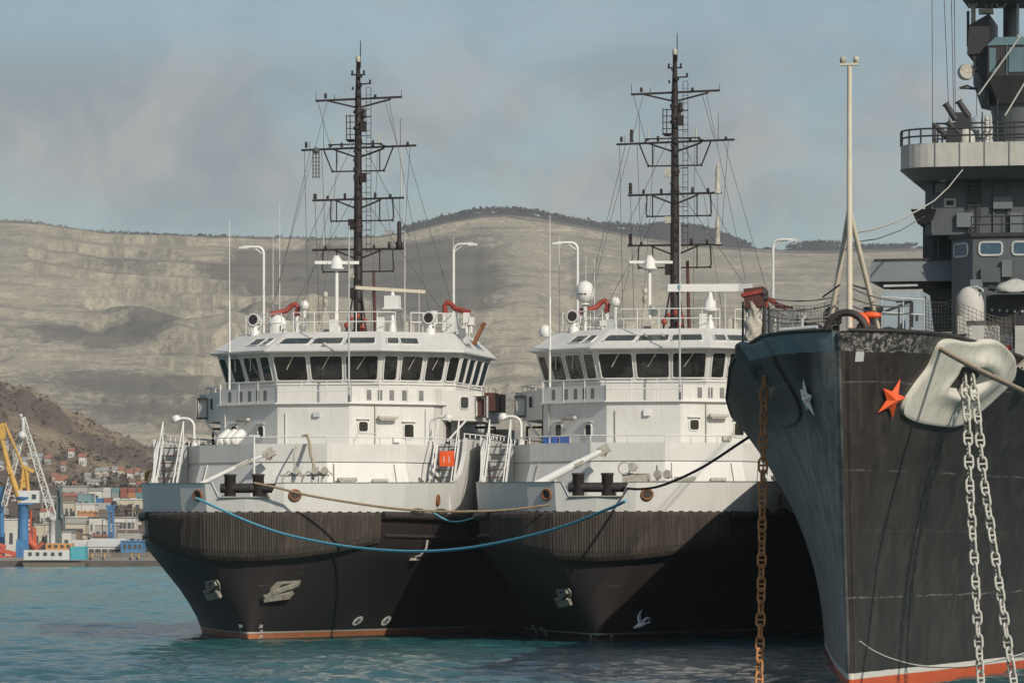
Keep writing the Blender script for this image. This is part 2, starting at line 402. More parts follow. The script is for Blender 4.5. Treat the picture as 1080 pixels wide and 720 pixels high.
def make_water():
    r_ = np.random.RandomState(5); nr = 1050
    yy = 84 * (806 / 84) ** (np.arange(nr) / (nr - 1)); uu = np.linspace(-.19, .19, 360)
    U, Y = np.meshgrid(uu, yy); X = U * Y; Z = np.zeros_like(X)
    gust = .55 + .9 * np.clip((np.sin(X * .05 + Y * .021) + np.sin(Y * .043 - X * .017 + 2) + 2) / 4, 0, 1)
    for _ in range(46):
        lam = .65 * (5.5 / .65) ** r_.rand(); th = r_.normal(2.1, .75); k = 2 * math.pi / lam
        Z += (.023 * lam / (2 * math.pi)) * np.sin(k * (X * math.cos(th) + Y * math.sin(th)) + r_.rand() * 6.28)
    Z *= gust
    Z -= .04
    n, k = X.shape; vs = np.stack([X, Y, Z], -1).reshape(-1, 3); idx = np.arange(n * k).reshape(n, k)
    fs = np.stack([idx[:-1, :-1], idx[:-1, 1:], idx[1:, 1:], idx[1:, :-1]], -1).reshape(-1, 4).tolist()
    vs = vs.tolist(); o = len(vs)
    vs += [(-900, -60, -.05), (900, -60, -.05), (900, 84, -.05), (-900, 84, -.05)]; fs.append([o, o + 1, o + 2, o + 3])
    for sd in (-1, 1):
        o = len(vs); vs += [(sd * .19 * 84, 84, -.05), (sd * 900, 84, -.05), (sd * 900, 806, -.05), (sd * .19 * 806, 806, -.05)]; fs.append([o, o + 1, o + 2, o + 3] if sd > 0 else [o + 3, o + 2, o + 1, o])
    me = bpy.data.meshes.new('water'); me.from_pydata(vs, [], fs); me.polygons.foreach_set('use_smooth', [True] * len(fs)); me.materials.append(M['sea_water'])
    w = bpy.data.objects.new('water', me); COL.objects.link(w); tag(w, kind='structure')
make_water()

# ------------------------------------------------------------------ air
hm = bpy.data.materials.new('haze_air'); hm.use_nodes = True; hn = hm.node_tree.nodes; hn.clear()
ho = hn.new('ShaderNodeOutputMaterial'); hv = hn.new('ShaderNodeVolumePrincipled'); hv.inputs['Color'].default_value = (.86, .92, 1.0, 1); hv.inputs['Density'].default_value = 0.00008
hm.node_tree.links.new(hv.outputs[0], ho.inputs['Volume']); M['haze_air'] = hm
tag(MB().box(-1500, 1500, -250, 4000, -5, 275).build('haze', 'haze_air'), kind='stuff', label='thin pale haze over the harbour and the hills', cat='haze')

# ------------------------------------------------------------------ land: value noise in numpy
def vnoise(x, y, seed):
    xi, yi = np.floor(x).astype(np.int64), np.floor(y).astype(np.int64); fx, fy = x - xi, y - yi
    fx = fx * fx * (3 - 2 * fx); fy = fy * fy * (3 - 2 * fy)
    def h(a, b):
        n = (a * 374761393 + b * 668265263 + seed * 974634211) & 0xffffffff
        n = ((n ^ (n >> 13)) * 1274126177) & 0xffffffff; return ((n ^ (n >> 16)) & 0xffff) / 65535.0
    return (h(xi, yi) * (1 - fx) + h(xi + 1, yi) * fx) * (1 - fy) + (h(xi, yi + 1) * (1 - fx) + h(xi + 1, yi + 1) * fx) * fy
def fbm(x, y, seed, oct_=5, gain=.5):
    s, a, t = 0, 1, 0
    for i in range(oct_): s = s + a * vnoise(x * 2 ** i + 17 * i, y * 2 ** i - 9 * i, seed + i); t += a; a *= gain
    return s / t
def tab(t, x): return np.interp(x, [a for a, _ in t], [b for _, b in t])
def grid_obj(name, X, Y, Z, attr, m_):
    n, k = X.shape; vs = np.stack([X, Y, Z], -1).reshape(-1, 3)
    idx = np.arange(n * k).reshape(n, k); fs = np.stack([idx[:-1, :-1], idx[:-1, 1:], idx[1:, 1:], idx[1:, :-1]], -1).reshape(-1, 4)
    me = bpy.data.meshes.new(name); me.from_pydata(vs.tolist(), [], fs.tolist()); me.polygons.foreach_set('use_smooth', [True] * len(fs))
    for an, av in attr.items():
        a = me.attributes.new(an, 'FLOAT', 'POINT'); a.data.foreach_set('value', av.reshape(-1).astype(np.float32))
    me.materials.append(M[m_]); o = bpy.data.objects.new(name, me); COL.objects.link(o); tag(o, kind='structure'); return o
def rock_mat(name, light, mid, dark, strata=1.0):
    g = newmat(name); tc = g.new('TexCoord'); o = tc.outputs['Object']; sp = g.new('SeparateXYZ'); g.l(o, sp.inputs[0])
    at_ = g.new('Attribute'); at_.attribute_name = 'scrub'; veg = at_.outputs['Fac']
    at2 = g.new('Attribute'); at2.attribute_name = 'cut'; cut = at2.outputs['Fac']
    zz = g.math('ADD', sp.outputs['Z'], g.math('MULTIPLY', g.noise(.004, o, 3), 22))
    cmb = g.new('CombineXYZ'); g.l(g.math('MULTIPLY', zz, .16), cmb.inputs[2]); g.l(g.math('MULTIPLY', sp.outputs['X'], .006), cmb.inputs[0]); g.l(g.math('MULTIPLY', sp.outputs['Y'], .002), cmb.inputs[1])
    lay = g.noise(1.0, cmb.outputs[0], 7, .75)
    at3 = g.new('Attribute'); at3.attribute_name = 'edge'; edge = at3.outputs['Fac']
    patch = g.noise(.006, o, 5, .7)
    c = g.mix(g.ramp(patch, .38, .62), mid, light)
    c = g.mix(g.ramp(lay, .54, .565, 0, .55 * strata), c, tuple(v * .7 for v in mid))
    c = g.mix(g.ramp(lay, .43, .40, 0, .5 * strata), c, tuple(min(1, v * 1.2) for v in light))
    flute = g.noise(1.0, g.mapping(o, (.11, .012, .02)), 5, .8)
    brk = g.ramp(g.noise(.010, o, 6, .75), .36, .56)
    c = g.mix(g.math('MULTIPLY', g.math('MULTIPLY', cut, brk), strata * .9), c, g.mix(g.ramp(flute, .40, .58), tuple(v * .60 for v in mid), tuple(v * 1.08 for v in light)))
    c = g.mix(g.math('MULTIPLY', g.math('MULTIPLY', edge, g.ramp(g.noise(.02, o, 5, .75), .40, .55)), .75 * strata), c, tuple(v * .45 for v in mid))  # dark lines painted along the bench edges as their shadows
    gul = g.noise(1.0, g.mapping(o, (.05, .006, .01)), 7, .75)
    c = g.mix(g.ramp(gul, .52, .70, 0, .5), c, tuple(v * .66 for v in mid))
    grit = g.noise(.30, o, 7, .85)
    c = g.mix(g.ramp(grit, .48, .62, 0, .6), c, tuple(v * .5 for v in mid))
    c = g.mix(g.ramp(g.noise(.07, o, 6, .8), .55, .64, 0, .5), c, tuple(min(1, v * 1.25) for v in light))
    speck = g.noise(.16, o, 6, .8)
    vm = g.math('MULTIPLY', g.ramp(g.math('ADD', veg, g.math('MULTIPLY', g.math('SUBTRACT', speck, .5), 1.3)), .30, .66), .9)
    c = g.mix(vm, c, g.mix(speck, dark, tuple(v * 1.35 for v in dark)))
    g.l(c, g.p.inputs['Base Color']); g.p.inputs['Roughness'].default_value = 1.0; g.p.inputs['Specular IOR Level'].default_value = .05
    b = g.new('Bump'); b.inputs['Strength'].default_value = .8; b.inputs['Distance'].default_value = 2.5; g.l(g.math('ADD', lay, g.math('MULTIPLY', g.noise(.05, o, 7, .75), .9)), b.inputs['Height']); g.l(b.outputs[0], g.p.inputs['Normal'])
rock_mat('quarry_rock', (0.38, 0.335, 0.255), (0.25, 0.228, 0.185), (0.09, 0.083, 0.07))
rock_mat('slope_soil', (0.31, 0.25, 0.175), (0.23, 0.183, 0.13), (0.095, 0.075, 0.06), .5)
rock_mat('ridge_scrub', (0.09, 0.08, 0.065), (0.065, 0.06, 0.05), (0.035, 0.032, 0.028), .3)

# the quarried range: crest at 3000 m
YB, YR = 2420.0, 3000.0
CREST = [(-400, 240), (-100, 234), (0, 232), (30, 233), (60, 238), (90, 242), (110, 245), (160, 247), (200, 248.5), (300, 250), (340, 251), (400, 249), (430, 244), (470, 234), (510, 227), (530, 226), (560, 229), (590, 234), (620, 239), (650, 245), (680, 251), (720, 256), (760, 260), (800, 263), (830, 264), (870, 264.5), (965, 262), (1100, 258), (1400, 262)]
px = np.arange(-320, 1400, 3.0); v = np.linspace(0, 1, 430)
PX, VV = np.meshgrid(px, v); Yd = YB + (YR - YB) * VV
Xd = (PX - CX) / F * Yd
zr = CZ + (HY - tab(CREST, PX)) / F * YR
base = 30.0
n1 = fbm(PX / 110, VV * 2.0, 3, 5); n2 = fbm(PX / 26, VV * 9, 9, 5); n3 = fbm(PX / 260, VV * 1.2, 21, 3)
sm = np.clip(VV, 0, 1) ** .95
nb = 15.0                                   # benches of the quarry
warp = ((n3 - .5) * 1.5 + (n1 - .5) * .45 + (PX - 300) * .0022) * np.sin(np.pi * VV)
q = sm * nb + warp; fl = np.floor(q); fr = q - fl
step = fl + np.clip((fr - .56) / .2, 0, 1)
ter = np.clip((step - warp) / nb, -.02, 1.0)
wt_ = np.clip(1.25 - np.abs(VV - .42) * 1.3, 0, 1) * np.clip(1.35 - np.abs(PX - 220) / 380, .12, 1) * np.clip((fbm(PX / 70, VV * 3, 33, 4) - .32) * 6, .15, 1)
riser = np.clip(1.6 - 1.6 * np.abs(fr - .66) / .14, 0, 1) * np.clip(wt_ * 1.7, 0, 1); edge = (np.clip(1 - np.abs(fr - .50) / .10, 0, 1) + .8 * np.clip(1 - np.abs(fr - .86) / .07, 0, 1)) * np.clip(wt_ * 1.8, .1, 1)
# one big cut hollowed out of the left half, its lip running across the face
cutl = np.clip(1 - np.abs((VV - (.60 + .06 * np.sin(PX / 47.0) + .10 * (n1 - .5))) / .05), 0, 1) * np.clip(1 - np.abs(PX - 250) / 200, 0, 1)
hz = sm * (1 - wt_) + ter * wt_
Zd = base + (zr - base) * hz + (n2 - .5) * 3.5 * np.sin(np.pi * VV) + cutl * 20
gl = np.abs(np.sin(PX / 30 + 2.2 * n1 + 1.0 * VV + .6 * n2)) ** .7
Zd -= np.clip((PX - 420) / 140, 0, 1) * np.clip((1000 - PX) / 300, .3, 1) * 5.5 * (1 - gl) * np.sin(np.pi * np.clip(VV * 1.02, 0, 1))
rav = np.exp(-((PX - 560 - 150 * (1 - VV)) / 26) ** 2) + .8 * np.exp(-((PX - 690 - 110 * (1 - VV)) / 30) ** 2)
Zd -= 14 * rav * np.sin(np.pi * VV)
Zd[-1] = zr[-1]
def bump2(cx, cy, sx, sy): return np.exp(-((PX - cx) / sx) ** 2 - ((VV - cy) / sy) ** 2)
scrub = 0.13 + 1.25 * bump2(390, .86, 95, .10) + 1.0 * bump2(300, .83, 75, .09) + 1.1 * bump2(460, .72, 70, .12) + .45 * bump2(140, .86, 60, .05) + .8 * bump2(130, .36, 110, .05) + .75 * bump2(200, .27, 130, .04) + .7 * bump2(120, .55, 90, .035) + .45 * bump2(640, .55, 60, .16) + .3 * bump2(560, .30, 200, .10) + .35 * bump2(60, .52, 70, .04) + .5 * bump2(230, .58, 120, .03)
scrub = scrub + (fbm(PX / 25, VV * 22, 50, 5) - .5) * .45 + np.where(VV > .985, .5, 0)
# back slope behind the crest
back = np.stack([Yd[-1] + d for d in (60, 300)]); Xb = (PX[:2] - CX) / F * back; Zb = np.stack([Zd[-1] - 6, Zd[-1] - 60])
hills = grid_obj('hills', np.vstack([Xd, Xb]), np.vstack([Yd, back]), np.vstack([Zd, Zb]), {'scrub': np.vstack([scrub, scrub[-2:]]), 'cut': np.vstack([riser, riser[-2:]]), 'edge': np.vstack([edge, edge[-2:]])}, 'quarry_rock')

# darker wooded ridge showing over the crest
FARC = [(-300, 262), (380, 262), (410, 250), (430, 241), (470, 230.5), (500, 223.5), (530, 221.5), (560, 224), (600, 232), (640, 238.5), (680, 240), (705, 237), (740, 241), (765, 249), (785, 258), (800, 262), (830, 262), (850, 257.5), (880, 257), (905, 261), (940, 260), (980, 259), (1300, 262)]
px2 = np.arange(-320, 1400, 6.0); v2 = np.linspace(0, 1, 14); P2, V2 = np.meshgrid(px2, v2); Y2 = 3350 + 250 * V2
z2 = CZ + (HY - tab(FARC, P2)) / F * 3600; Z2 = z2 - 90 * (1 - V2) ** 1.3 + (fbm(P2 / 9, V2 * 4, 70, 4) - .5) * 7 * V2
grid_obj('far_ridge', (P2 - CX) / F * Y2, Y2, Z2, {'scrub': .7 + 0 * P2, 'cut': 0 * P2}, 'ridge_scrub')

# the brown slope behind the harbour and the level ground of the port
SLP = [(-320, 396), (-60, 398), (0, 403), (30, 409), (60, 423), (100, 445), (140, 464), (170, 480), (220, 506), (300, 530), (420, 552), (1400, 560)]
px3 = np.arange(-320, 1400, 3.0); y3 = np.concatenate([np.linspace(815, 1150, 50), np.linspace(1158, 1460, 70), np.array([1480, 1530, 1600, 1720, 2600])])
P3, Y3 = np.meshgrid(px3, y3); zr3 = CZ + (HY - tab(SLP, P3)) / F * 1460
GZ = [(800, 1.7), (850, 2.0), (900, 5.5), (1000, 12.0), (1150, 20.0)]
gz = tab(GZ, Y3); u3 = np.clip((Y3 - 1150) / 310, 0, 1)
m1 = fbm(P3 / 40, Y3 / 90, 80, 5); m2 = fbm(P3 / 14, Y3 / 35, 90, 5)
Z3 = gz + (np.maximum(zr3, 6) - gz) * u3 ** 1.15 * np.where(Y3 > 1150, 1, 0) + (m1 - .5) * 12 * np.clip(u3 * 3, 0, 1) * (1.1 - u3) + (m2 - .5) * 4 * np.clip(u3 * 3, .08, 1)
Z3 = np.where(Y3 > 1465, np.maximum(zr3 * (1 - (Y3 - 1465) / 340), 2), Z3)
sc3 = .30 + (m1 - .5) * 1.0 + (m2 - .5) * .5 + .55 * np.exp(-((u3 - (.82 - .0020 * (P3 - 20))) / .13) ** 2) * np.clip((P3 + 40) / 60, .2, 1) + .5 * np.exp(-((u3 - .05) / .10) ** 2) - .35 * np.exp(-((u3 - .97) / .05) ** 2)
grid_obj('hillside', (P3 - CX) / F * Y3, Y3, Z3, {'scrub': sc3, 'cut': 0 * P3}, 'slope_soil')
def ground(x, Y):
    """height of the hillside at a photograph column and distance"""
    i = min(max(int((x - px3[0]) / 3), 0), len(px3) - 2); j = min(max(int(np.searchsorted(y3, Y)) - 1, 0), len(y3) - 2)
    a = (x - px3[i]) / 3; b = (Y - y3[j]) / (y3[j + 1] - y3[j])
    return float((Z3[j, i] * (1 - a) + Z3[j, i + 1] * a) * (1 - b) + (Z3[j + 1, i] * (1 - a) + Z3[j + 1, i + 1] * a) * b)

mat('quay_concrete', (0.10, 0.085, 0.075), .9, .2, .3, .3, streak=((.05, .045, .04), .7)); mat('quay_top', (0.2, 0.19, 0.175), .9, .2, .2, .1)
tag(MB().box(-330, 330, 796, 812, -2, 1.05).build('quay', 'quay_concrete'), kind='structure')
tag(MB().box(-330, 330, 797.5, 816, 1.054, 1.65).build('quay_apron', 'quay_top'), kind='structure')

# clumps of bare scrub on the slope and along the crests (uncountable)
mat('bare_scrub', (0.10, 0.08, 0.064), .95, .1, .3, .2); mat('ridge_trees', (0.065, 0.06, 0.053), .95, .1, .3, .1)
def clump(m, p, r, rn, n=9):
    for _ in range(n):
        d = V(rn.gauss(0, 1), rn.gauss(0, 1), abs(rn.gauss(0, 1)) * .9).normalized(); c = Vector(p) + d * r * rn.uniform(.3, 1)
        a = V(rn.gauss(0, 1), rn.gauss(0, 1), rn.gauss(0, 1)).normalized() * r * rn.uniform(.25, .55); b = d.cross(a).normalized() * r * rn.uniform(.2, .5)
        m.add([c - a, c + b, c + a * .9, c - b * .8], [(0, 1, 2, 3)])
rn = random.Random(4); m = MB()
for _ in range(2300):
    x = rn.uniform(-60, 330); Y = rn.uniform(1120, 1455)
    dens = float(fbm(np.array([x / 22.0]), np.array([Y / 45.0]), 123, 4)[0])
    if dens < .47 and rn.random() < .8: continue
    clump(m, ((x - CX) / F * Y, Y, ground(x, Y) + .2), rn.uniform(.35, 1.3), rn, 6)
tag(m.build('scrub', 'bare_scrub'), 'bare brown scrub dotted over the slope behind the harbour', 'scrub', kind='stuff')
m = MB()
def crest_at(x, t_, Yv): return ((x - CX) / F * Yv, Yv, CZ + (HY - float(np.interp(x, [a for a, _ in t_], [b for _, b in t_]))) / F * Yv)
for x in np.arange(425, 790, .35): 
    if rn.random() < .85: clump(m, crest_at(x, FARC, 3600), rn.uniform(1.8, 4.2), rn, 6)
for x in np.arange(832, 965, .4):
    if rn.random() < .7: clump(m, crest_at(x, FARC, 3600), rn.uniform(2, 4), rn, 6)
for x in np.arange(-20, 420, .8):
    if rn.random() < .12 + .4 * (100 < x < 240): clump(m, crest_at(x, CREST, 3002), rn.uniform(1, 2.2), rn, 5)
tag(m.build('ridge_woods', 'ridge_trees'), 'dark thin woods along the crest of the hills', 'woods', kind='stuff')

# ------------------------------------------------------------------ the harbour
def colour(name, c): mat(name, c, .8, .2, .12, .25, streak=(tuple(v * .6 for v in c), .35))
for nm, c in (('wall_white', (.52, .50, .46)), ('wall_cream', (.45, .40, .31)), ('wall_grey', (.33, .32, .30)), ('wall_brown', (.2, .15, .11)), ('roof_red', (.30, .13, .09)), ('roof_grey', (.28, .28, .27)), ('roof_dark', (.10, .09, .085)), ('roof_brown', (.18, .12, .09)), ('box_red', (.30, .11, .08)), ('box_orange', (.42, .21, .10)), ('box_teal', (.15, .26, .27)), ('box_blue', (.07, .18, .34)), ('box_white', (.52, .52, .50)), ('box_grey', (.27, .29, .29)), ('box_green', (.12, .2, .15)), ('far_glass', (.06, .07, .075)), ('fence_brown', (.17, .14, .11))): colour(nm, c)
def building(x0, x1, ytop, Y, depth, wall, roof, label, cat='building', gable=.0, win=(), name='house', group=None, zb=None, door=None):
    """walls from the ground up, roof as a part, windows as parts; px columns at distance Y"""
    X0, X1 = (x0 - CX) / F * Y, (x1 - CX) / F * Y; zt = CZ + (HY - ytop) / F * Y; zb = min(ground(x0, Y), ground(x1, Y)) - .3 if zb is None else zb
    root = thing(name, label, cat, ((X0 + X1) / 2, Y, zb), 0, group); w = (X1 - X0) / 2; h = zt - zb; he = h - gable
    MB().box(-w, w, 0, depth, 0, he).build('wall', wall, root)
    m = MB(); e = .18
    if gable: m.loft2([V(-w - e, -e, he + .01), V(w + e, -e, he + .01), V(w + e, depth + e, he + .01), V(-w - e, depth + e, he + .01)], [V(-w - e, depth / 2 - .05, h), V(w + e, depth / 2 - .05, h), V(w + e, depth / 2 + .05, h), V(-w - e, depth / 2 + .05, h)])
    else: m.box(-w - e, w + e, -e, depth + e, he + .005, he + .25)
    m.build('roof', roof, root)
    for u0, u1, v0, v1 in win:
        f = MB().box(-w + u0 * 2 * w, -w + u1 * 2 * w, -.05, .02, v0 * he, v1 * he).build('window', 'far_glass', root)
    return root
WIN2 = ((.12, .3, .35, .65), (.55, .75, .35, .65)); WIN3 = ((.08, .22, .4, .7), (.4, .55, .4, .7), (.72, .88, .4, .7)); STRIP = ((.05, .2, .5, .8), (.23, .4, .5, .8), (.43, .6, .5, .8), (.63, .78, .5, .8), (.81, .95, .5, .8))
building(92, 128, 567.5, 818, 14, 'wall_white', 'box_white', 'long white harbour shed with a strip of windows, nearest the tug', gable=1.6, win=STRIP, name='harbour_shed')
building(127.5, 150, 571, 815, 9, 'box_blue', 'box_blue', 'bright blue harbour office block between white shed and the tug bow', win=((.1, .25, .55, .85), (.33, .5, .55, .85), (.6, .75, .55, .85), (.82, .95, .55, .85)), name='harbour_office')
building(74, 93, 569, 822, 12, 'wall_grey', 'wall_white', 'pale gabled shed between white long shed and cyan tank', gable=1.4, win=((.3, .7, .5, .75),), name='harbour_shed')
building(50, 75, 561, 835, 9, 'wall_white', 'roof_grey', 'white two storey port building behind orange barge cabin', win=WIN3, name='port_building')
building(0, 18, 548, 835, 10, 'wall_white', 'box_white', 'tall white silo building behind the red gantry', win=WIN2, name='silo_building')
building(36, 51, 553, 840, 8, 'wall_cream', 'roof_grey', 'cream port building with ducts behind red gantry leg', win=WIN2, name='port_building')
m = MB()
for k in range(26): m.box(-6.5 + k * .5, -6.1 + k * .5, 0, .12, 0, 1.0)
m.box(-6.5, 6.5, .12, .2, .75, .85)
fe = m.build('quay_fence', 'fence_brown'); fe.location = ((127 - CX) / F * 798.5, 798.5, 1.66); fe.scale = (.98, 1, .95); tag(fe, 'brown plank fence along the quay edge under the white shed', 'fence')
# barge with cabin and tank
Yb = 795.0
def bx(x0, x1, y0, y1, Y, d, mname, nm, par=None, label=None, cat=None):
    X0, X1 = (x0 - CX) / F * Y, (x1 - CX) / F * Y; z0, z1 = CZ + (HY - y1) / F * Y, CZ + (HY - y0) / F * Y
    base = (0, 0, 0)
    if par is not None: base = par.location
    o = MB().box(X0, X1, Y, Y + d, z0, z1).build(nm, mname, None if par is not None else None, loc=((X0 + X1) / 2, Y, z0))
    if par is not None: o.parent = par; o.location = Vector(o.location) - Vector(base)
    if label: tag(o, label, cat)
    return o
bg = thing('work_barge', 'low white barge with orange cabin and cyan tank moored at the quay', 'barge', ((57 - CX) / F * 788, 788, 0))
m = MB(); w = (91 - 24) / F * 788 / 2; m.loft2([V(-w + .5, 0, -.5), V(w - .5, 0, -.5), V(w - .5, 7, -.5), V(-w + .5, 7, -.5)], [V(-w, -.3, .75), V(w, -.3, .75), V(w, 7.3, .75), V(-w, 7.3, .75)]); m.build('hull', 'fence_brown', bg)
bx(25, 74, 579.5, 590, 788.5, 5, 'box_white', 'cabin', bg); bx(48, 76, 572.5, 579.4, 789, 4, 'orange_paint', 'upper_cabin', bg); bx(74.3, 90, 576, 590, 788.2, 5, 'cyan_paint', 'tank', bg)
for k in range(5): bx(30 + k * 8, 33.5 + k * 8, 582, 585.5, 788.35, .1, 'far_glass', 'window', bg)
for k in range(4): bx(51 + k * 6.5, 54 + k * 6.5, 574.3, 577, 788.85, .1, 'far_glass', 'window', bg)
# yellow and blue portal crane
def crane_tube(m, a, b, Y, r, Y2=None, r2=None): m.tube(wpt(*a, Y), wpt(*b, Y2 or Y), r, r2, 8)
def child(m, nm, mname, par): 
    o = m.build(nm, mname, loc=par.location); o.location = (0, 0, 0); o.parent = par; return o
c1 = thing('harbour_crane', 'yellow boom harbour crane on a bright blue column', 'crane', wpt(24, 588, 802))
m = MB(); m.loft2([wpt(16, 588, 800), wpt(31, 588, 800), wpt(31, 588, 803), wpt(16, 588, 803)], [wpt(17, 569, 800), wpt(30, 569, 800), wpt(30, 569, 803), wpt(17, 569, 803)]); child(m, 'pedestal', 'crane_blue', c1)
m = MB(); m.lathe(wpt(24.5, 569, 801.5), [(1.05, 0), (.95, 3), (1.0, 7.4), (1.5, 7.6), (1.5, 8)], 16); m.box(*[q for q in (wpt(19, 0, 801).x, wpt(36, 0, 801).x)], 800.2, 803, wpt(0, 532, 801).z, wpt(0, 530.5, 801).z); child(m, 'column', 'crane_blue', c1)
m = MB(); m.box(wpt(19, 0, 801).x, wpt(41, 0, 801).x, 800.5, 803.5, wpt(0, 530, 801).z, wpt(0, 517, 801).z); cab = child(m, 'machinery_house', 'crane_white', c1)
m = MB(); m.box(wpt(34, 0, 801).x, wpt(38.5, 0, 801).x, 800.4, 800.49, wpt(0, 526, 801).z, wpt(0, 521, 801).z); child(m, 'cab_window', 'far_glass', c1)
m = MB(); crane_tube(m, (21.5, 529), (9.5, 494), 801, .62, None, .55); crane_tube(m, (9.5, 494), (1.5, 462), 801, .55, None, .42); m.obox(wpt(2.5, 455, 801), V(.55, 0, .1), V(0, .5, 0), V(-.1, 0, 1.4)); m.beam(wpt(3, 446, 801), wpt(-8, 478, 801), .6, .5); m.beam(wpt(11, 500, 800.3), wpt(8, 492, 800.3), 1.5, .5); child(m, 'boom', 'yellow_paint', c1)
m = MB(); crane_tube(m, (5, 446), (24, 491), 802.5, .22); crane_tube(m, (7, 452), (11, 462), 802, .18); child(m, 'tie_rod', 'yellow_paint', c1)
m = MB(); crane_tube(m, (22, 517), (25, 491), 802, .3); crane_tube(m, (30, 517), (27, 491), 802, .3); m.beam(wpt(23, 491, 802), wpt(36, 497, 802), .7, .6); m.beam(wpt(21, 507, 802), wpt(31, 504, 802), .4, .3); m.obox(wpt(26.5, 505, 802.3), V(.7, 0, 0), V(0, .3, 0), V(0, 0, 1.6)); child(m, 'gantry_frame', 'yellow_paint', c1)
# lattice crane
c2 = thing('lattice_crane', 'pale lattice jib crane leaning in an upside down V behind the yellow crane', 'crane', wpt(55, 588, 812))
def lattice(a, b, Y, w0, w1, r, name):
    A, B = wpt(*a, Y), wpt(*b, Y); d = (B - A).normalized(); x = d.cross(V(0, 1, 0)).normalized(); m = MB(); n = 16; y = V(0, 1, 0)
    for sx in (-1, 1):
        for sy in (0, 1): m.beam(A + x * sx * w0 / 2 + y * sy * w0, B + x * sx * w1 / 2 + y * sy * w1, r, r)
    for i in range(n):
        u, u2 = i / n, (i + 1) / n; wa, wb = lerp(w0, w1, u), lerp(w0, w1, u2); s = 1 if i % 2 else -1
        m.beam(A.lerp(B, u) + x * s * wa / 2, A.lerp(B, u2) - x * s * wb / 2, r * .7, r * .7); m.beam(A.lerp(B, u) - x * wa / 2, A.lerp(B, u) + x * wa / 2, r * .6, r * .6)
    return child(m, name, 'crane_white', c2)
lattice((56, 546), (24, 440), 812, 1.25, .7, .17, 'jib'); lattice((4, 533), (22, 462), 813, .9, .8, .15, 'back_mast')
m = MB(); m.tube(wpt(24, 440, 812), wpt(25, 462, 812.5), .35, n=8); m.sphere(wpt(23, 459, 812), .8, 8); m.sphere(wpt(22, 438, 812), .35, 6); child(m, 'jib_head', 'crane_white', c2)
m = MB(); m.lathe(wpt(55, 575, 812), [(.6, 0), (.6, 4.6), (1.0, 4.8), (1.0, 5.4)], 10); child(m, 'slewing_post', 'crane_white', c2)
m = MB(); m.box(wpt(50, 0, 812).x, wpt(60, 0, 812).x, 811, 814, 1.6, wpt(0, 574, 812).z); child(m, 'base', 'wall_grey', c2)
m = MB(); m.tube(wpt(24, 440, 812), wpt(3, 532, 813.5), .06, n=4); m.tube(wpt(29, 452, 812), wpt(33, 457, 812), .12, n=5); child(m, 'hoist_rope', 'wire', c2)
# dark green crane mast
c3 = thing('deck_crane', 'dark grey green crane post with a folded jib beside lattice crane', 'crane', wpt(62, 588, 806))
m = MB(); m.loft2([wpt(58, 574, 806), wpt(65.5, 574, 806), wpt(65.5, 574, 808), wpt(58, 574, 808)], [wpt(60, 517, 806), wpt(64, 517, 806), wpt(64, 517, 807), wpt(60, 517, 807)]); child(m, 'post', 'crane_green', c3)
m = MB(); m.beam(wpt(60, 516, 805.6), wpt(66, 512, 805.6), .5, .5); m.beam(wpt(63, 514, 805.5), wpt(68.5, 560, 805.5), .35, .35); m.beam(wpt(65, 512, 805.4), wpt(64, 545, 805.4), .25, .25); child(m, 'jib', 'crane_green', c3)
m = MB(); m.box(wpt(57.5, 0, 806).x, wpt(66, 0, 806).x, 805.8, 808.2, 1.6, wpt(0, 574.3, 806).z); child(m, 'base', 'maroon_paint', c3)
# red gantry leg and red gantry frame
c4 = thing('red_gantry', 'orange red gantry leg curving down beside the blue crane column', 'gantry', wpt(34, 588, 808))
m = MB(); m.path([wpt(x, y, 808) for x, y in ((30, 540), (29, 552), (29, 564), (32, 572), (38, 577))], .75, 8); m.box(wpt(28, 0, 808).x, wpt(33, 0, 808).x, 807, 809, wpt(0, 560, 808).z, wpt(0, 538, 808).z); m.beam(wpt(36, 556, 808), wpt(38, 582, 808), .6, .6); m.beam(wpt(30, 586, 808), wpt(46, 572, 808), .5, .5); child(m, 'leg', 'crane_red', c4)
m = MB()
for k in range(4): (m := MB()).box(wpt(29.2, 0, 808).x, wpt(31.8, 0, 808).x, 806.9, 806.98, wpt(0, 545 + k * 4.6, 808).z, wpt(0, 542.5 + k * 4.6, 808).z), child(m, 'panel', 'crane_white', c4)
c5 = thing('low_gantry', 'low orange red frame at the far left edge of the quay', 'gantry', wpt(8, 588, 800))
m = MB(); m.beam(wpt(-12, 577, 800), wpt(17, 584, 800), .9, .8); m.beam(wpt(-12, 586, 800), wpt(16, 589, 800), .7, .7); m.beam(wpt(4, 578, 800), wpt(0, 588, 800), .5, .5); m.beam(wpt(14, 582, 800), wpt(15, 589, 800), .5, .5); m.beam(wpt(0, 574, 800.5), wpt(6, 577, 800.5), .8, .7); child(m, 'frame', 'crane_red', c5)
c6 = thing('blue_post_crane', 'slim blue post at the far left edge behind yellow boom', 'crane', wpt(3, 588, 815))
m = MB(); m.tube(wpt(2, 588, 815), wpt(1.5, 513, 815), .55, .4, 8); child(m, 'post', 'crane_blue', c6); m = MB(); m.beam(wpt(-12, 512, 815), wpt(4, 516, 815), .5, .5); child(m, 'arm', 'crane_blue', c6)
c7 = thing('light_tower', 'blue lattice light tower standing behind the long white shed', 'tower', wpt(117, 568, 840))
m = MB()
for dx in (-.45, .45):
    for dy in (0, .8): m.beam(wpt(117, 572, 840) + V(dx, dy, 0), wpt(117, 537, 840) + V(dx, dy, 0), .26, .26)
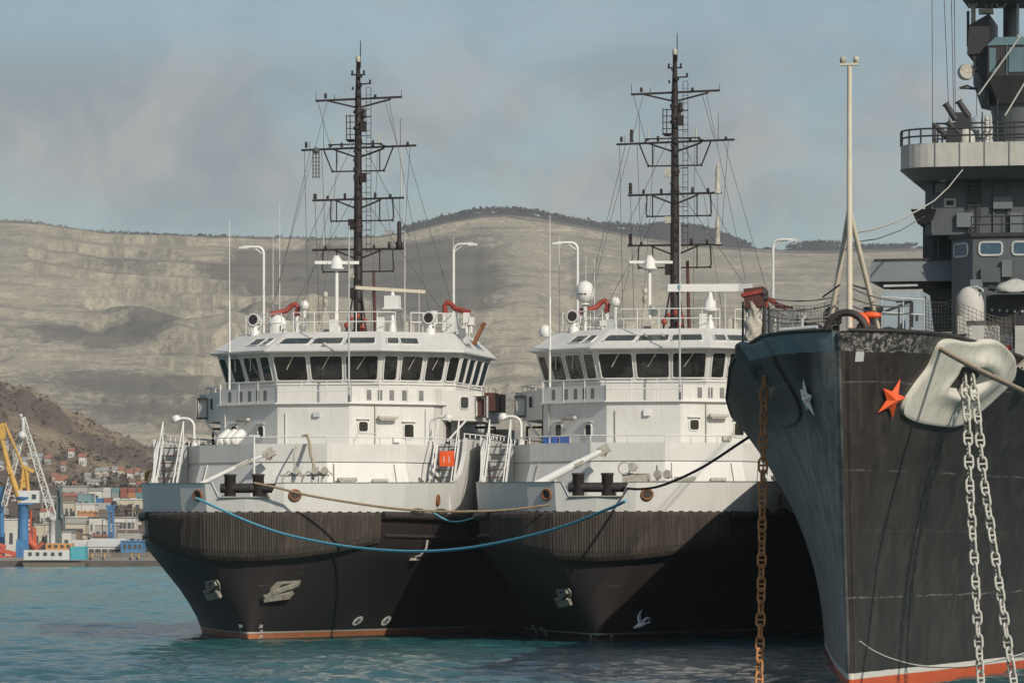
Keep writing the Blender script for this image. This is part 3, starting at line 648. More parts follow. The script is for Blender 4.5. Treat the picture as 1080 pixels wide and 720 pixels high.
for k in range(9): m.beam(wpt(117, 570 - k * 3.6, 840) + V(-.45 if k % 2 else .45, 0, 0), wpt(117, 566.4 - k * 3.6, 840) + V(.45 if k % 2 else -.45, 0, 0), .18, .18)
child(m, 'mast', 'crane_blue', c7)
m = MB(); p = wpt(117, 535, 840); m.loft2([p + V(-.6, -.2, -.5), p + V(.6, -.2, -.5), p + V(.6, 1, -.5), p + V(-.6, 1, -.5)], [p + V(-1.0, -.4, .3), p + V(1.0, -.4, .3), p + V(1, 1.2, .3), p + V(-1, 1.2, .3)])
for k in (-.7, 0, .7): m.sphere(p + V(k, 0, .45), .22, 6)
child(m, 'lamp_head', 'crane_blue', c7)
# power pylon on the slope
c8 = thing('power_pylon', 'thin grey lattice power pylon on the brown slope above lattice crane', 'pylon', wpt(50, 470, 1380))
m = MB(); zb = ground(50, 1380) - .5; Xp = (50 - CX) / F * 1380; zt = CZ + (HY - 444) / F * 1380
for sx in (-1, 1):
    for sy in (-1, 1): m.beam((Xp + sx * 1.6, 1380 + sy * 1.6, zb), (Xp + sx * .2, 1380 + sy * .2, zt), .14, .14)
for k in range(8): h0, h1 = lerp(zb, zt, k / 8), lerp(zb, zt, (k + 1) / 8); a0, a1 = 1.6 - 1.4 * k / 8, 1.6 - 1.4 * (k + 1) / 8; m.beam((Xp - a0, 1378.4, h0), (Xp + a1, 1378.4 + .2 * k, h1), .1, .1)
for k in (.72, .84, .95): m.beam((Xp - 2, 1380, lerp(zb, zt, k)), (Xp + 2, 1380, lerp(zb, zt, k)), .14, .14)
child(m, 'tower', 'wire', c8)
# shipping containers in the hillside yard
cols = ['box_white', 'box_teal', 'box_red', 'box_red', 'box_white', 'box_orange', 'box_grey', 'box_teal', 'box_blue', 'box_teal', 'box_white', 'box_red', 'box_orange', 'box_blue', 'box_grey', 'box_green', 'box_white', 'box_red']
cn = {'box_white': 'white', 'box_teal': 'teal', 'box_red': 'red', 'box_orange': 'orange', 'box_grey': 'grey', 'box_blue': 'blue', 'box_green': 'green'}
ordn = ['first', 'second', 'third', 'fourth', 'fifth', 'sixth', 'seventh', 'eighth']
layout = [('top', 519.2, [(109, 'box_white'), (117.5, 'box_teal'), (127.5, 'box_red'), (134, 'box_red'), (145.5, 'box_red'), (152.5, 'box_orange')]), ('middle', 524.6, [(109, 'box_white'), (117.5, 'box_grey'), (127, 'box_red'), (135, 'box_orange'), (143, 'box_teal'), (151, 'box_white')]), ('bottom', 530, [(101, 'box_blue'), (110, 'box_red'), (119, 'box_white'), (128, 'box_teal'), (137, 'box_white'), (146, 'box_teal'), (154, 'box_blue')])]
cont = {}
for row, yb_, items in layout:
    for k, (x, cm) in enumerate(items):
        Y = 1010.0; X0 = (x - CX) / F * Y; z0 = CZ + (HY - yb_) / F * Y; w, h = 7.7 / F * Y, 5.2 / F * Y
        m = MB(); n = 12
        for i in range(n): m.box(-w / 2 + w * i / n, -w / 2 + w * (i + .55) / n, -.06, .1, .1, h - .12)
        m.box(-w / 2, w / 2, 0, 2.5, 0, h - .02)
        o = m.build('shipping_container', cm); o.location = (X0 + w / 2, Y, z0); tag(o, f'{cn[cm]} shipping container, {ordn[k]} from the left in the {row} row of the hillside yard', 'container', 'shipping containers in the hillside yard')
tag(MB().box((95 - CX) / F * 1012, (175 - CX) / F * 1012, 1005, 1022, 5, CZ + (HY - 530.05) / F * 1010).build('yard_terrace', 'wall_grey'), kind='structure')
# town on the lower slope
H = [
 (62, 92, 513, 1040, 'wall_grey', 'roof_grey', .0, WIN3, 'long pale grey warehouse above dark crane post'),
 (93, 107, 514, 1045, 'wall_white', 'roof_grey', .8, WIN2, 'white warehouse left of the container yard'),
 (66, 80, 519, 1000, 'wall_brown', 'roof_red', .9, WIN2, 'brown house with red roof below the grey warehouse'),
 (82, 96, 521, 990, 'box_teal', 'roof_grey', 0, WIN2, 'teal walled shed below the grey warehouse'),
 (63, 78, 530, 960, 'wall_cream', 'roof_grey', 0, WIN3, 'cream flat roofed block right of the dark crane post'),
 (80, 100, 531.5, 950, 'wall_white', 'box_white', .0, WIN3, 'low white flat roofed block above the orange store'),
 (125, 150, 527, 985, 'wall_cream', 'wall_white', .0, WIN3, 'wide cream flat roofed store under the containers'),
 (82, 99, 540, 920, 'box_orange', 'orange_paint', 0, (), 'long low orange store left of the blue light tower'),
 (70, 92, 545.5, 905, 'wall_grey', 'wall_white', 0, WIN3, 'pale grey garage row under the orange store'),
 (94, 112, 546, 900, 'wall_white', 'roof_dark', 0, WIN3, 'white garage row left of the light tower foot'),
 (120, 143, 546, 900, 'wall_white', 'roof_grey', 0, STRIP, 'long white workshop right of the light tower'),
 (66, 84, 557, 870, 'wall_brown', 'roof_dark', .5, WIN2, 'dark brown shed behind the pale gabled shed'),
 (98, 114, 563, 850, 'wall_brown', 'roof_red', .5, WIN2, 'brown red hut just behind the long white shed'),
 (124, 148, 558, 870, 'wall_grey', 'roof_brown', .6, WIN2, 'grey brown shed behind the blue harbour office'),
 (58, 69, 501, 1150, 'wall_white', 'roof_red', 1.4, WIN2, 'white cottage with red roof highest on the slope'),
 (70, 79, 507, 1140, 'wall_cream', 'roof_red', 1.2, WIN2, 'cream cottage with red roof left of the pale barn'),
 (92, 104, 504.5, 1150, 'wall_white', 'roof_grey', 1.0, WIN2, 'pale barn on the slope above the white warehouse'),
 (109, 114, 503, 1150, 'wall_grey', 'roof_grey', .8, WIN2, 'small grey cottage on slope left of the gabled villa'),
 (117, 124, 502, 1152, 'wall_white', 'roof_dark', 1.8, WIN2, 'white gabled villa with dark roof above the containers'),
 (136, 142, 504, 1150, 'wall_cream', 'roof_brown', 1.0, WIN2, 'small cream cottage above the red containers'),
 (144, 152, 507, 1140, 'wall_grey', 'roof_red', 1.0, WIN2, 'grey cottage with red roof nearest the tug on the slope'),
 (40, 53, 509, 1130, 'wall_cream', 'roof_brown', 1.0, WIN2, 'cream cottage with brown roof behind the yellow gantry frame'),
 (44, 57, 522, 1000, 'wall_grey', 'roof_grey', .6, WIN3, 'grey shed right of the crane machinery house'),
 (42, 52, 535, 930, 'wall_white', 'roof_red', .9, WIN2, 'white house with red roof between crane column and lattice jib'),
 (6, 17, 516, 1050, 'wall_white', 'roof_red', .9, WIN2, 'white house with red roof left of the blue crane column'),
 (-6, 6, 530, 960, 'wall_grey', 'roof_brown', .8, WIN2, 'grey house with brown roof at the far left edge'),
 (68, 90, 552, 885, 'wall_cream', 'roof_grey', 0, WIN3, 'cream low depot below the garage row'),
 (100, 122, 553.5, 880, 'wall_grey', 'wall_white', 0, WIN3, 'grey low depot at the foot of the light tower'),
]
for x0, x1, yt, Y, w_, r_, gb, wn, lb in H: building(x0, x1, yt, Y, rn.uniform(6, 9), w_, r_, lb, 'house' if gb > .7 else 'shed', gb, wn, 'house' if gb > .7 else 'shed', 'buildings of the port town')
bt = building(405, 416, 243.8, 3006, 8, 'wall_grey', 'roof_dark', 'tiny pale hut on the skyline right of the left mast', 'hut', 0, (), 'hut', zb=CZ + (HY - 250) / F * 3006)
# parked cars on the road above the port
for k, (x, Y, cm) in enumerate(((101, 935, 'ship_dark'), (106, 935, 'box_blue'), (113, 936, 'wall_white'), (122, 937, 'box_blue'), (127, 937, 'ship_dark'), (133, 938, 'ship_dark'), (139, 938, 'wall_white'))):
    c_ = thing('parked_car', f"{['dark', 'blue', 'white', 'blue', 'dark', 'dark', 'white'][k]} parked car, {ordn[k]} from the left below the port road", 'car', ((x - CX) / F * Y, Y, ground(x, Y)), 0, 'cars parked above the port')
    MB().loft2([V(-2, 0, .3), V(2, 0, .3), V(2, 1.7, .3), V(-2, 1.7, .3)], [V(-1.9, 0, .95), V(1.9, 0, .95), V(1.9, 1.7, .95), V(-1.9, 1.7, .95)]).build('body', cm, c_)
    MB().loft2([V(-1.2, .05, .952), V(1.1, .05, .952), V(1.1, 1.65, .952), V(-1.2, 1.65, .952)], [V(-.8, .2, 1.5), V(.7, .2, 1.5), V(.7, 1.5, 1.5), V(-.8, 1.5, 1.5)]).build('cabin', 'far_glass', c_)
    for wx in (-1.2, 1.2): MB().lathe((wx, -.03, .32), [(.32, 0), (.32, .2)], 10, (0, 1, 0)).build('wheel', 'black_steel', c_)
# thickets between the buildings
m = MB()
for _ in range(520):
    x = rn.uniform(-15, 175); Y = rn.uniform(840, 1150)
    if float(fbm(np.array([x / 16.0]), np.array([Y / 40.0]), 222, 3)[0]) < .5: continue
    clump(m, ((x - CX) / F * Y, Y, ground(x, Y) + .5), rn.uniform(.8, 2.3), rn, 12)
tag(m.build('thicket', 'bare_scrub'), 'bare brown thickets between the port buildings', 'shrubbery', kind='stuff')
# mooring bollards and fenders on the quay edge
for k, x in enumerate((139, 146, 110, 97)):
    p = ((x - CX) / F * 797, 797.0, 1.66); q = thing('quay_bollard', ('yellow quay bollard under the left end of the blue office', 'yellow quay bollard under the right end of the blue office', 'yellow quay bollard under the middle of the white shed', 'yellow quay bollard under the left end of white shed')[k], 'bollard', p, 0, 'bollards on the quay')
    MB().lathe((0, 0, 0), [(.2, 0), (.17, .08), (.15, .4), (.26, .5), (.26, .6), (.1, .66)], 10).build('bollard_post', 'yellow_paint', q)

# lamp posts and poles of the port
for k, (x, Y, yt, lb) in enumerate(((69, 845, 545, 'thin lamp post right of the dark green crane post'), (97, 842, 551, 'thin lamp post over the left part of the white shed'), (108, 842, 548, 'thin lamp post just left of the blue light tower'), (133, 842, 545, 'thin lamp post over the blue harbour office'), (140, 900, 528, 'tall thin pole below the red containers'), (86, 940, 520, 'tall thin pole above the orange store'), (47, 840, 540, 'thin lamp post inside the lattice jib'))):
    zb = ground(x, Y) - .3; zt = CZ + (HY - yt) / F * Y; p = ((x - CX) / F * Y, Y, zb)
    q = thing('lamp_post', lb, 'lamp post', p, 0, 'lamp posts of the port'); MB().tube((0, 0, 0), (0, 0, zt - zb), .13, .09, 6).build('pole', 'wall_grey', q)
    MB().beam((-.1, 0, zt - zb), (1.1, 0, zt - zb + .1), .16, .14).build('lamp_head', 'wall_grey', q)

# packed small houses climbing the slope, and low sheds among the port yards
seen = []
for k in range(20):
    x = -4 + k * 8.6 + rn.uniform(-2, 2); Y = rn.uniform(1165, 1255); w_ = rn.uniform(3.6, 6.5); z0 = ground(x, Y); yt = HY - (z0 + rn.uniform(2.3, 3.2) - CZ) / Y * F
    red = rn.random() < .5
    building(x, x + w_, yt, Y, 6, rn.choice(('wall_white', 'wall_cream', 'wall_grey')), 'roof_red' if red else 'roof_grey', 'far %s roofed cottage in the scattered top row on the brown slope' % ('red' if red else 'grey'), 'cottage', 1.1, ((.2, .4, .3, .6), (.6, .8, .3, .6)), 'cottage', 'scattered cottages above the port')
for k in range(16):
    x = rn.choice((rn.uniform(64, 108), rn.uniform(116, 146), rn.uniform(38, 56))); Y = rn.uniform(860, 960); w_ = rn.uniform(4, 9); z0 = ground(x, Y); yt = HY - (z0 + rn.uniform(1.8, 2.8) - CZ) / Y * F
    building(x, x + w_, yt, Y, 4, rn.choice(('wall_grey', 'wall_brown', 'box_grey', 'wall_cream')), rn.choice(('roof_dark', 'roof_grey', 'roof_brown')), 'low dull hut squeezed between the larger port buildings', 'hut', 0, ((.3, .6, .3, .7),), 'hut', 'low huts in the port yards')

# ------------------------------------------------------------------ the warship
WS = Ship(8.84, 114.0)
WW = [(0, .12), (2, .4), (10, 1.6), (20, 3.0), (40, 5.7), (60, 8), (90, 10.5), (130, 10.8), (180, 7)]
WD = [(0, .22), (.25, .7), (.6, 1.15), (1.2, 1.7), (2, 2.1), (3, 2.5), (6, 3.5), (10, 4.4), (14, 5.05), (20, 6), (30, 7.3), (40, 8.3), (60, 9.6), (90, 10.8), (150, 10.5), (180, 8)]
WZ = [(-2, 9.45), (3, 9.45), (8, 9.1), (14, 8.6), (25, 8.2), (60, 7.6), (180, 7.6)]
def war_stem(z): return 1 - 2.3 * z / 9.4
def war_half(s, z):
    zd = interp(WZ, s); w, d = interp(WW, s), interp(WD, s); t = max(z, 0) / zd
    return (w + (d - w) * t ** 2.2) * (1 if z >= 0 else max(.2, 1 + z * .2))
def war_surf(side, s, z, off=0.0):
    p = V(side * war_half(s, z), s + war_stem(z), z)
    if off: p += war_nrm(side, s, z)[2] * off
    return p
def war_nrm(side, s, z):
    e = .05; s = max(s, e)
    a = (war_surf(side, s + e, z) - war_surf(side, s - e, z)).normalized() * side; u = (war_surf(side, s, z + e) - war_surf(side, s, z - e)).normalized()
    n = a.cross(u).normalized(); n = n if n.x * side > 0 else -n
    return a, n.cross(a) * (1 if n.cross(a).z > 0 else -1), n
def war_hit(px, py, side):
    best = None; k = (px - CX) / F
    for i in range(400):
        s = i * .05; z = 8.0
        for _ in range(8):
            w = WS.world(war_surf(side, s, z)); z = CZ + (HY - py) / F * w.y
        w = WS.world(war_surf(side, s, z)); e = abs(CX + F * w.x / w.y - px)
        if best is None or e < best[0]: best = (e, s, z)
    return best[1], best[2]

def war_hull_mat():
    g = newmat('warship_hull'); tc = g.new('TexCoord'); o = tc.outputs['Object']; sp = g.new('SeparateXYZ'); g.l(o, sp.inputs[0])
    x, y, z = sp.outputs
    mott = g.noise(.9, o, 8, .72); fine = g.noise(9, o, 6, .75); st = g.noise(1.0, g.mapping(o, (4, 1.2, .22)), 6, .7)
    blk = g.mix(g.ramp(mott, .38, .66), (0.020, 0.017, 0.016), (0.042, 0.035, 0.030))
    blk = g.mix(g.ramp(st, .5, .74, 0, .55), blk, (0.085, 0.072, 0.058))
    blk = g.mix(g.ramp(g.noise(1.0, g.mapping(o, (7, 2.5, .12)), 5, .8), .62, .75, 0, .55), blk, (0.15, 0.12, 0.09))
    blk = g.mix(g.ramp(g.noise(2.2, o, 9, .8), .60, .68, 0, .45), blk, (0.018, 0.016, 0.016))
    blk = g.mix(g.ramp(fine, .66, .74, 0, .45), blk, (0.22, 0.2, 0.17))
    blu = g.mix(g.ramp(st, .36, .66), (0.165, 0.155, 0.142), (0.37, 0.345, 0.315))
    blu = g.mix(g.ramp(mott, .46, .64, 0, .65), blu, (0.05, 0.05, 0.05))
    left = g.ramp(g.math('ADD', x, g.math('MULTIPLY', mott, .06)), -.02, .05, 1, 0)
    # lower left plating is lighter grey, the part below the anchor bed black
    grey_area = g.math('MAXIMUM', g.ramp(z, 7.6, 6.6), g.ramp(x, -1.0, -.5))
    c = g.mix(g.math('MULTIPLY', left, grey_area), blk, blu)
    # plate seams and rows of rivets
    wz = g.math('ADD', z, g.math('MULTIPLY', g.noise(.6, o, 2), .12))
    for zz, a in ((2.5, .45), (5.9, .35), (8.2, .25), (4.3, .12)):
        d = g.math('ABSOLUTE', g.math('SUBTRACT', wz, zz)); line = g.ramp(d, .012, .03, 1, 0)
        c = g.mix(g.math('MULTIPLY', line, g.math('MULTIPLY', g.ramp(g.noise(1.6, o, 4), .42, .6), a)), c, (0.32, 0.3, 0.27))
    # paint band under the deck edge
    band = g.math('MULTIPLY', g.math('GREATER_THAN', g.math('ADD', z, g.math('MULTIPLY', g.noise(3, o, 4), .15)), 9.0), g.math('LESS_THAN', y, 4.2))
    scr = g.mix(g.ramp(g.noise(7, o, 9, .8), .50, .56), (0.025, 0.024, 0.023), (0.24, 0.23, 0.215))
    scr = g.mix(g.ramp(x, 1.7, 2.4), scr, (0.05, 0.055, 0.058))
    bnd = g.mix(g.ramp(x, -.25, .0), g.mix(g.ramp(g.noise(2.5, o, 6, .7), .4, .7), (0.13, 0.19, 0.22), (0.25, 0.27, 0.27)), scr)
    c = g.mix(band, c, bnd)
    wl = g.math('ADD', z, g.math('MULTIPLY', g.noise(1.5, o, 3), .03))
    c = g.mix(g.math('LESS_THAN', wl, .46), c, (0.62, 0.6, 0.56))
    red = g.mix(g.ramp(st, .45, .75, 0, .5), (0.58, 0.105, 0.035), (0.36, 0.07, 0.03))
    c = g.mix(g.math('LESS_THAN', wl, .30), c, red)
    g.l(c, g.p.inputs['Base Color']); g.p.inputs['Roughness'].default_value = .5; g.p.inputs['Specular IOR Level'].default_value = .3
    b = g.new('Bump'); b.inputs['Strength'].default_value = .35; b.inputs['Distance'].default_value = .06
    g.l(g.noise(.8, g.mapping(o, (1, .6, .6)), 3, .5), b.inputs['Height']); g.l(b.outputs[0], g.p.inputs['Normal'])
war_hull_mat()

wr = WS.root('warship', 'black and grey warship with red boot stripe, its bow at the right of the frame', 'warship'); wat = WS.at
ss = [0, .04, .12, .25, .45, .6, .9, 1.2, 1.6, 2, 2.5, 3, 4, 5, 6, 8, 10, 12, 14, 17, 20, 25, 30, 35, 40, 50, 60, 75, 90, 120, 150, 180]
mb = MB(); NZ = 18
for side in (1, -1):
    g = []
    for k in range(NZ + 1):
        row = []
        for s in ss:
            zd = interp(WZ, s); z = lerp(-2, zd, k / NZ); row.append(war_surf(side, s, z))
        g.append(row)
    mb.sheet(g if side > 0 else g[::-1])
q = [war_surf(1, 180, lerp(-2, 7.6, k / NZ)) for k in range(NZ + 1)]; mb.add(q + [V(-p.x, p.y, p.z) for p in reversed(q)], [tuple(range(2 * NZ + 2))])
q = [war_surf(1, 0, lerp(-2, 9.45, k / NZ)) for k in range(NZ + 1)]
mb.sheet([[V(-p.x, p.y, p.z) for p in q], q], True)
mb.build('hull', 'warship_hull', wr)
dk = [(war_half(s, interp(WZ, s)), s + war_stem(interp(WZ, s)), interp(WZ, s)) for s in ss]
m = MB(); m.sheet([[V(x - .02, y, z - .03) for x, y, z in dk], [V(-x + .02, y, z - .03) for x, y, z in dk]], False); m.build('deck', 'ship_dark', wr)
m = MB()
for sd in (1, -1): m.path([V(sd * x, y, z + .02) for x, y, z in dk[::1]], .055, 6)
m.build('gunwale', 'black_steel', wr)
# stem bar
MB().path([V(0, war_stem(z) - .03, z) for z in (-1, 0, 2, 4, 6, 8, 9.4)], .1, 8).build('stem_bar', 'warship_hull', wr)

# anchor beds: a fairing on each bow with the hawse opening in it
OUT = [war_hit(px, py, 1) for px, py in ((989, 362), (1000, 357), (1022, 360), (1046, 358), (1060, 366), (1068, 378), (1066, 398), (1045, 420), (1025, 437), (1005, 448), (975, 446), (957, 441), (950, 434), (953, 420), (965, 403), (978, 385))]
HOLE = war_hit(1017, 396, 1)
def catmull(P, n):
    out = []; m_ = len(P)
    for i in range(m_):
        p0, p1, p2, p3 = (P[(i + d) % m_] for d in (-1, 0, 1, 2))
        for k in range(n):
            t = k / n
            out.append(tuple(.5 * ((2 * p1[j]) + (-p0[j] + p2[j]) * t + (2 * p0[j] - 5 * p1[j] + 4 * p2[j] - p3[j]) * t * t + (-p0[j] + 3 * p1[j] - 3 * p2[j] + p3[j]) * t ** 3) for j in (0, 1)))
    return out
OC = catmull(OUT, 5)
def anchor_bed(side, mname):
    rows = []; nr = 24; rim = []
    cen = HOLE
    for i in range(nr + 1):
        r = .15 + .85 * i / nr; row = []
        for s, z in OC:
            ds, dz = s - cen[0], z - cen[1]; an = math.atan2(dz, ds)
            ss_, zz = cen[0] + ds * r, cen[1] + dz * r
            up = .5 + .5 * math.cos(an - .9)
            h = .15 + .24 * up ** 2 * math.exp(-((r - .50) / .20) ** 2) + .08 * math.exp(-((r - .33) / .09) ** 2)
            low = .5 + .5 * math.cos(an + 1.75)
            h += .14 * low ** 3 * math.exp(-((r - .40) / .16) ** 2)
            if side < 0: h = .08
            h -= (.6 if side > 0 else .12) * math.exp(-(r / .27) ** 4)
            if r > .96: h *= .8 + .2 * math.sqrt(max(0, 1 - ((r - .96) / .04) ** 2))
            if i == nr: rim.append((max(ss_, .05), zz, h))
            row.append(war_surf(side, max(ss_, .05), zz, h))
        rows.append(row)
    if side < 0: rows = [r[::-1] for r in rows]
    o = MB().sheet(rows, True, True)
    e = [[war_surf(side, *q) for q in rim], [war_surf(side, q[0], q[1], -.03) for q in rim]]
    o = o.sheet(e if side > 0 else [r[::-1] for r in e], True, True).build('anchor_bed', mname, wr)
    o2 = MB().add(rows[0], [tuple(range(len(rows[0])))]).build('hawse_opening', 'black_steel', o)
    return o
anchor_bed(1, 'bolster_paint'); anchor_bed(-1, 'warship_hull')
# stars on the bows
def star(side, px, py, r, m_, core=None, wide=1.0):
    s, z = war_hit(px, py, side); a, u, n = war_nrm(side, s, z); c = war_surf(side, s, z, .03)
    def shape(rad, h):
        ring = []
        for k in range(10):
            t = math.pi / 2 + k * math.pi / 5 - .22; q = rad if k % 2 == 0 else rad * .42
            ring.append(c + a * q * wide * math.cos(t) + u * q * math.sin(t) + n * (h if k % 2 == 0 else h + .02))
        base = [p - n * .02 for p in ring]; apex = c + n * (h + rad * .28)
        return MB().add(base + ring + [apex], [(i, (i + 1) % 10, 10 + (i + 1) % 10, 10 + i) for i in range(10)] + [(10 + i, 10 + (i + 1) % 10, 20) for i in range(10)])
    o = shape(r, .05).build('bow_star', m_, wr)
    if core: shape(r * .62, .10).build('star_centre', core, o)
star(1, 938.5, 420, .57, 'star_orange'); star(-1, 853.5, 419, .52, 'white_trim', 'star_orange', .62)
s, z = war_hit(905.5, 376, 1); a, u, n = war_nrm(1, s, z); c = war_surf(1, s, z, .01); MB().plate([c + a * x + u * y for x, y in ((-.12, -.13), (.12, -.12), (.12, .13), (-.12, .13))], n, .02).build('bow_plate', 'pale_grey', wr)
# draft scale on the port side of the stem
for k in range(9):
    zz = 1.0 + k * .2; c = war_surf(-1, .35, zz, .008); a, u, n = war_nrm(-1, .35, zz); MB().plate([c + a * x + u * y for x, y in ((-.06, 0), (.06, 0), (.06, .035), (-.06, .035))], n, .008).build('draft_mark', 'white_trim', wr)

# jackstaff with its two stays
b0 = wat(896, 338, y=2.0); t0 = wat(898.5, 68, y=2.0)
js = MB().tube(V(b0.x, 2, 9.4), V(b0.x, 2, t0.z), .085, .065, 10).build('jackstaff', 'cream_paint', wr)
m = MB(); m.beam(V(b0.x - .24, 2, t0.z), V(b0.x + .24, 2, t0.z), .14, .06); js2 = m.build('staff_yard', 'cream_paint', js)
for dx in (-.18, .18): MB().lathe((b0.x + dx, 2, t0.z + .03), [(.05, 0), (.08, .02), (.08, .14), (.05, .17)], 10).build('staff_lamp', 'weathered_metal', js)
ap = V(b0.x, 2, wat(895, 222, y=2).z)
for px, py, s in ((872, 338, 3.2), (930, 340, 4.2)):
    f = wat(px, py, y=s); MB().tube(ap, V(f.x, s, 9.35), .075, .07, 8).build('staff_stay', 'cream_paint', js)

# bow chock, covered gear and lifebuoys
c = wat(893, 350, y=.6); m = MB(); m.path([V(c.x + .55 * math.cos(t), .55, 9.42 + .6 * math.sin(t)) for t in [math.pi * i / 14 for i in range(15)]], .10, 10); m.build('bow_chock', 'black_steel', wr)
m = MB(); m.path([V(c.x + .12 + .24 * math.cos(t), 2.3, 9.82 + .24 * math.sin(t)) for t in [math.pi * 2 * i / 18 for i in range(19)]], .065, 8, False); m.build('lifebuoy', 'star_orange', wr)
m = MB(); m.sphere((c.x + .42, 2.6, 10.05), .2, 10, (1.5, .6, .5)); m.build('orange_bundle', 'star_orange', wr)
for px, w, h in ((836, .42, .32), (858, .5, .42), (912, .3, .5), (937, .4, .3), (951, .28, .26)):
    p = wat(px, 350, y=2.6); m = MB(); g = []
    for i in range(9):
        v_ = i / 8; g.append([V(p.x + w * (1 - .35 * v_ * v_) * (1 - v_ ** 6) * math.cos(t) * (1 + .08 * math.sin(3 * t + px)), 2.6 + w * .8 * (1 - v_ ** 6) * math.sin(t), 9.42 + h * v_ * (1 + .1 * math.sin(2 * t))) for t in [2 * math.pi * k / 16 for k in range(16)]])
    m.sheet(g, True, True); m.build('covered_bitt', 'ship_dark', wr)
m = MB(); m.tube(wat(824, 348, y=1.9), wat(862, 345, y=1.6), .06, n=8); m.build('bow_spar', 'pale_grey', wr)
p = wat(846, 344, y=1.8); MB().path([p, p + V(0, 0, .18), p + V(.1, 0, .3)], .05, 6).build('spar_cleat', 'pale_grey', wr)
# capstan and small deck machinery by the starboard stay
m = MB(); p = wat(921, 345, y=5); m.lathe((p.x, 5, 9.3), [(.3, 0), (.3, .35), (.2, .5), (.2, .9), (.28, 1.0), (.28, 1.1)], 12); m.build('capstan', 'ship_dark', wr)
m = MB(); p = wat(878, 345, y=4.5); m.lathe((p.x, 4.5, 9.3), [(.2, 0), (.2, .6), (.26, .65), (.26, .95), (.12, 1.1)], 10); m.build('deck_ventilator', 'ship_dark', wr)

# left rail: stanchion with a torn cloth and a box, wires and netting
def stan(px, ytop, s, zb=9.4, r=.035, name='stanchion', m_='black_steel'):
    p = wat(px, ytop, y=s); MB().tube(V(p.x, s, zb), p, r, r * .8, 6).build(name, m_, wr); return p
pA = stan(806, 311, 3.2, r=.055); stan(811, 322, 3.2); stan(817, 333, 3.4, r=.06, m_='pale_grey'); stan(783.5, 318, 3.6)
p = wat(795, 331, y=3.3)
g = []
for i in range(14):
    v_ = i / 13; zz = lerp(9.42, wat(795, 318, y=3.3).z, v_); w = .22 + .07 * math.sin(v_ * 7) + .05 * math.sin(v_ * 17)
    g.append([V(p.x + w * math.cos(t) * (1 + .22 * math.sin(3 * t + v_ * 6) + .1 * math.sin(7 * t + v_ * 23)), 3.3 + .2 * math.sin(t) * (1 + .25 * math.sin(5 * t + v_ * 11)), zz) for t in [2 * math.pi * k / 18 for k in range(18)]])
MB().sheet(g, True, True).build('wrapped_cloth', 'cloth_white', wr)
pt = wat(795, 316, y=3.3); m = MB(); m.obox(pt + V(.03, 0, .05), V(.27, 0, .03), V(0, .2, 0), V(-.02, 0, .27)); m.build('fog_bell_housing', 'maroon_paint', wr)
m = MB(); m.obox(wat(794, 309.5, y=3.3), V(.29, 0, .06), V(0, .24, 0), V(-.01, 0, .05)); m.build('housing_cover', 'red_paint', wr)
m = MB(); m.sphere(wat(805, 309, y=3.2), .15, 8); m.sphere(wat(806, 314, y=3.2), .12, 8); m.build('rope_knot', 'black_steel', wr)
def sag(p, q, d, n=12):
    p, q = Vector(p), Vector(q); return [p.lerp(q, i / n) - V(0, 0, d * 4 * (i / n) * (1 - i / n)) for i in range(n + 1)]
m = MB()
for ya, yb, d in ((313.5, 312, .12), (325, 318, .15), (331, 331, .16), (338, 336, .1)):
    m.path(sag(wat(806, ya, y=3.2), wat(885, yb, y=4.2), d), .018, 4)
for ya, yb in ((303, 317), (314, 322), (322, 330)): m.path(sag(wat(897, ya, y=2), wat(960, yb, y=5), .12), .018, 4)
m.path(sag(wat(886, 300, y=2), wat(868, 313, y=4), .0), .03, 4); m.path(sag(wat(897, 300, y=2), wat(918, 306, y=4), .0), .03, 4)
m.build('life_line', 'wire', wr)
def net(corner_a, corner_b, corner_c, corner_d, nu, nv, name='safety_net', r=.0075, dr=.12):
    A, B, C, D = map(Vector, (corner_a, corner_b, corner_c, corner_d)); m = MB(); rn = random.Random(int(A.x * 100))
    P = [[A.lerp(B, i / nu).lerp(D.lerp(C, i / nu), j / nv) - V(0, 0, dr * math.sin(math.pi * i / nu) * (.3 + .7 * j / nv)) + V(rn.uniform(-.02, .02), 0, rn.uniform(-.02, .02)) for j in range(nv + 1)] for i in range(nu + 1)]
    for i in range(nu + 1): m.path(P[i], r, 4)
    for j in range(nv + 1): m.path([P[i][j] for i in range(nu + 1)], r, 4)
    m.build(name, 'net_cord', wr)
net(wat(815, 348, y=3.3), wat(884, 342, y=4.2), wat(884, 316, y=4.2), wat(811, 320, y=3.3), 20, 7)
net(wat(976, 348, y=10), wat(1007, 352, y=9), wat(1007, 314, y=9), wat(976, 315, y=10), 9, 9)
net(wat(1008, 352, y=9), wat(1070, 372, y=8.2), wat(1070, 336, y=8.2), wat(1008, 316, y=9), 14, 8)
stan(1008, 311, 9, r=.05); stan(1070, 331, 8.2, r=.05); stan(976, 312, 10, r=.03); stan(948, 322, 6, r=.03); stan(960, 318, 6, r=.03)
m = MB(); rail(m, [wat(930, 346, y=7), wat(975, 349, y=8)], .9, (.88, .45), .6, .022); m.build('deck_rail', 'pale_grey', wr)
m = MB(); p = wat(1071, 384, y=7.2)
for k in range(3): m.tube(p + V(.1 * k, 0, -.1), p + V(.7, .3 * k, .55), .03, n=5)
m.build('rail_brace', 'weathered_metal', wr)
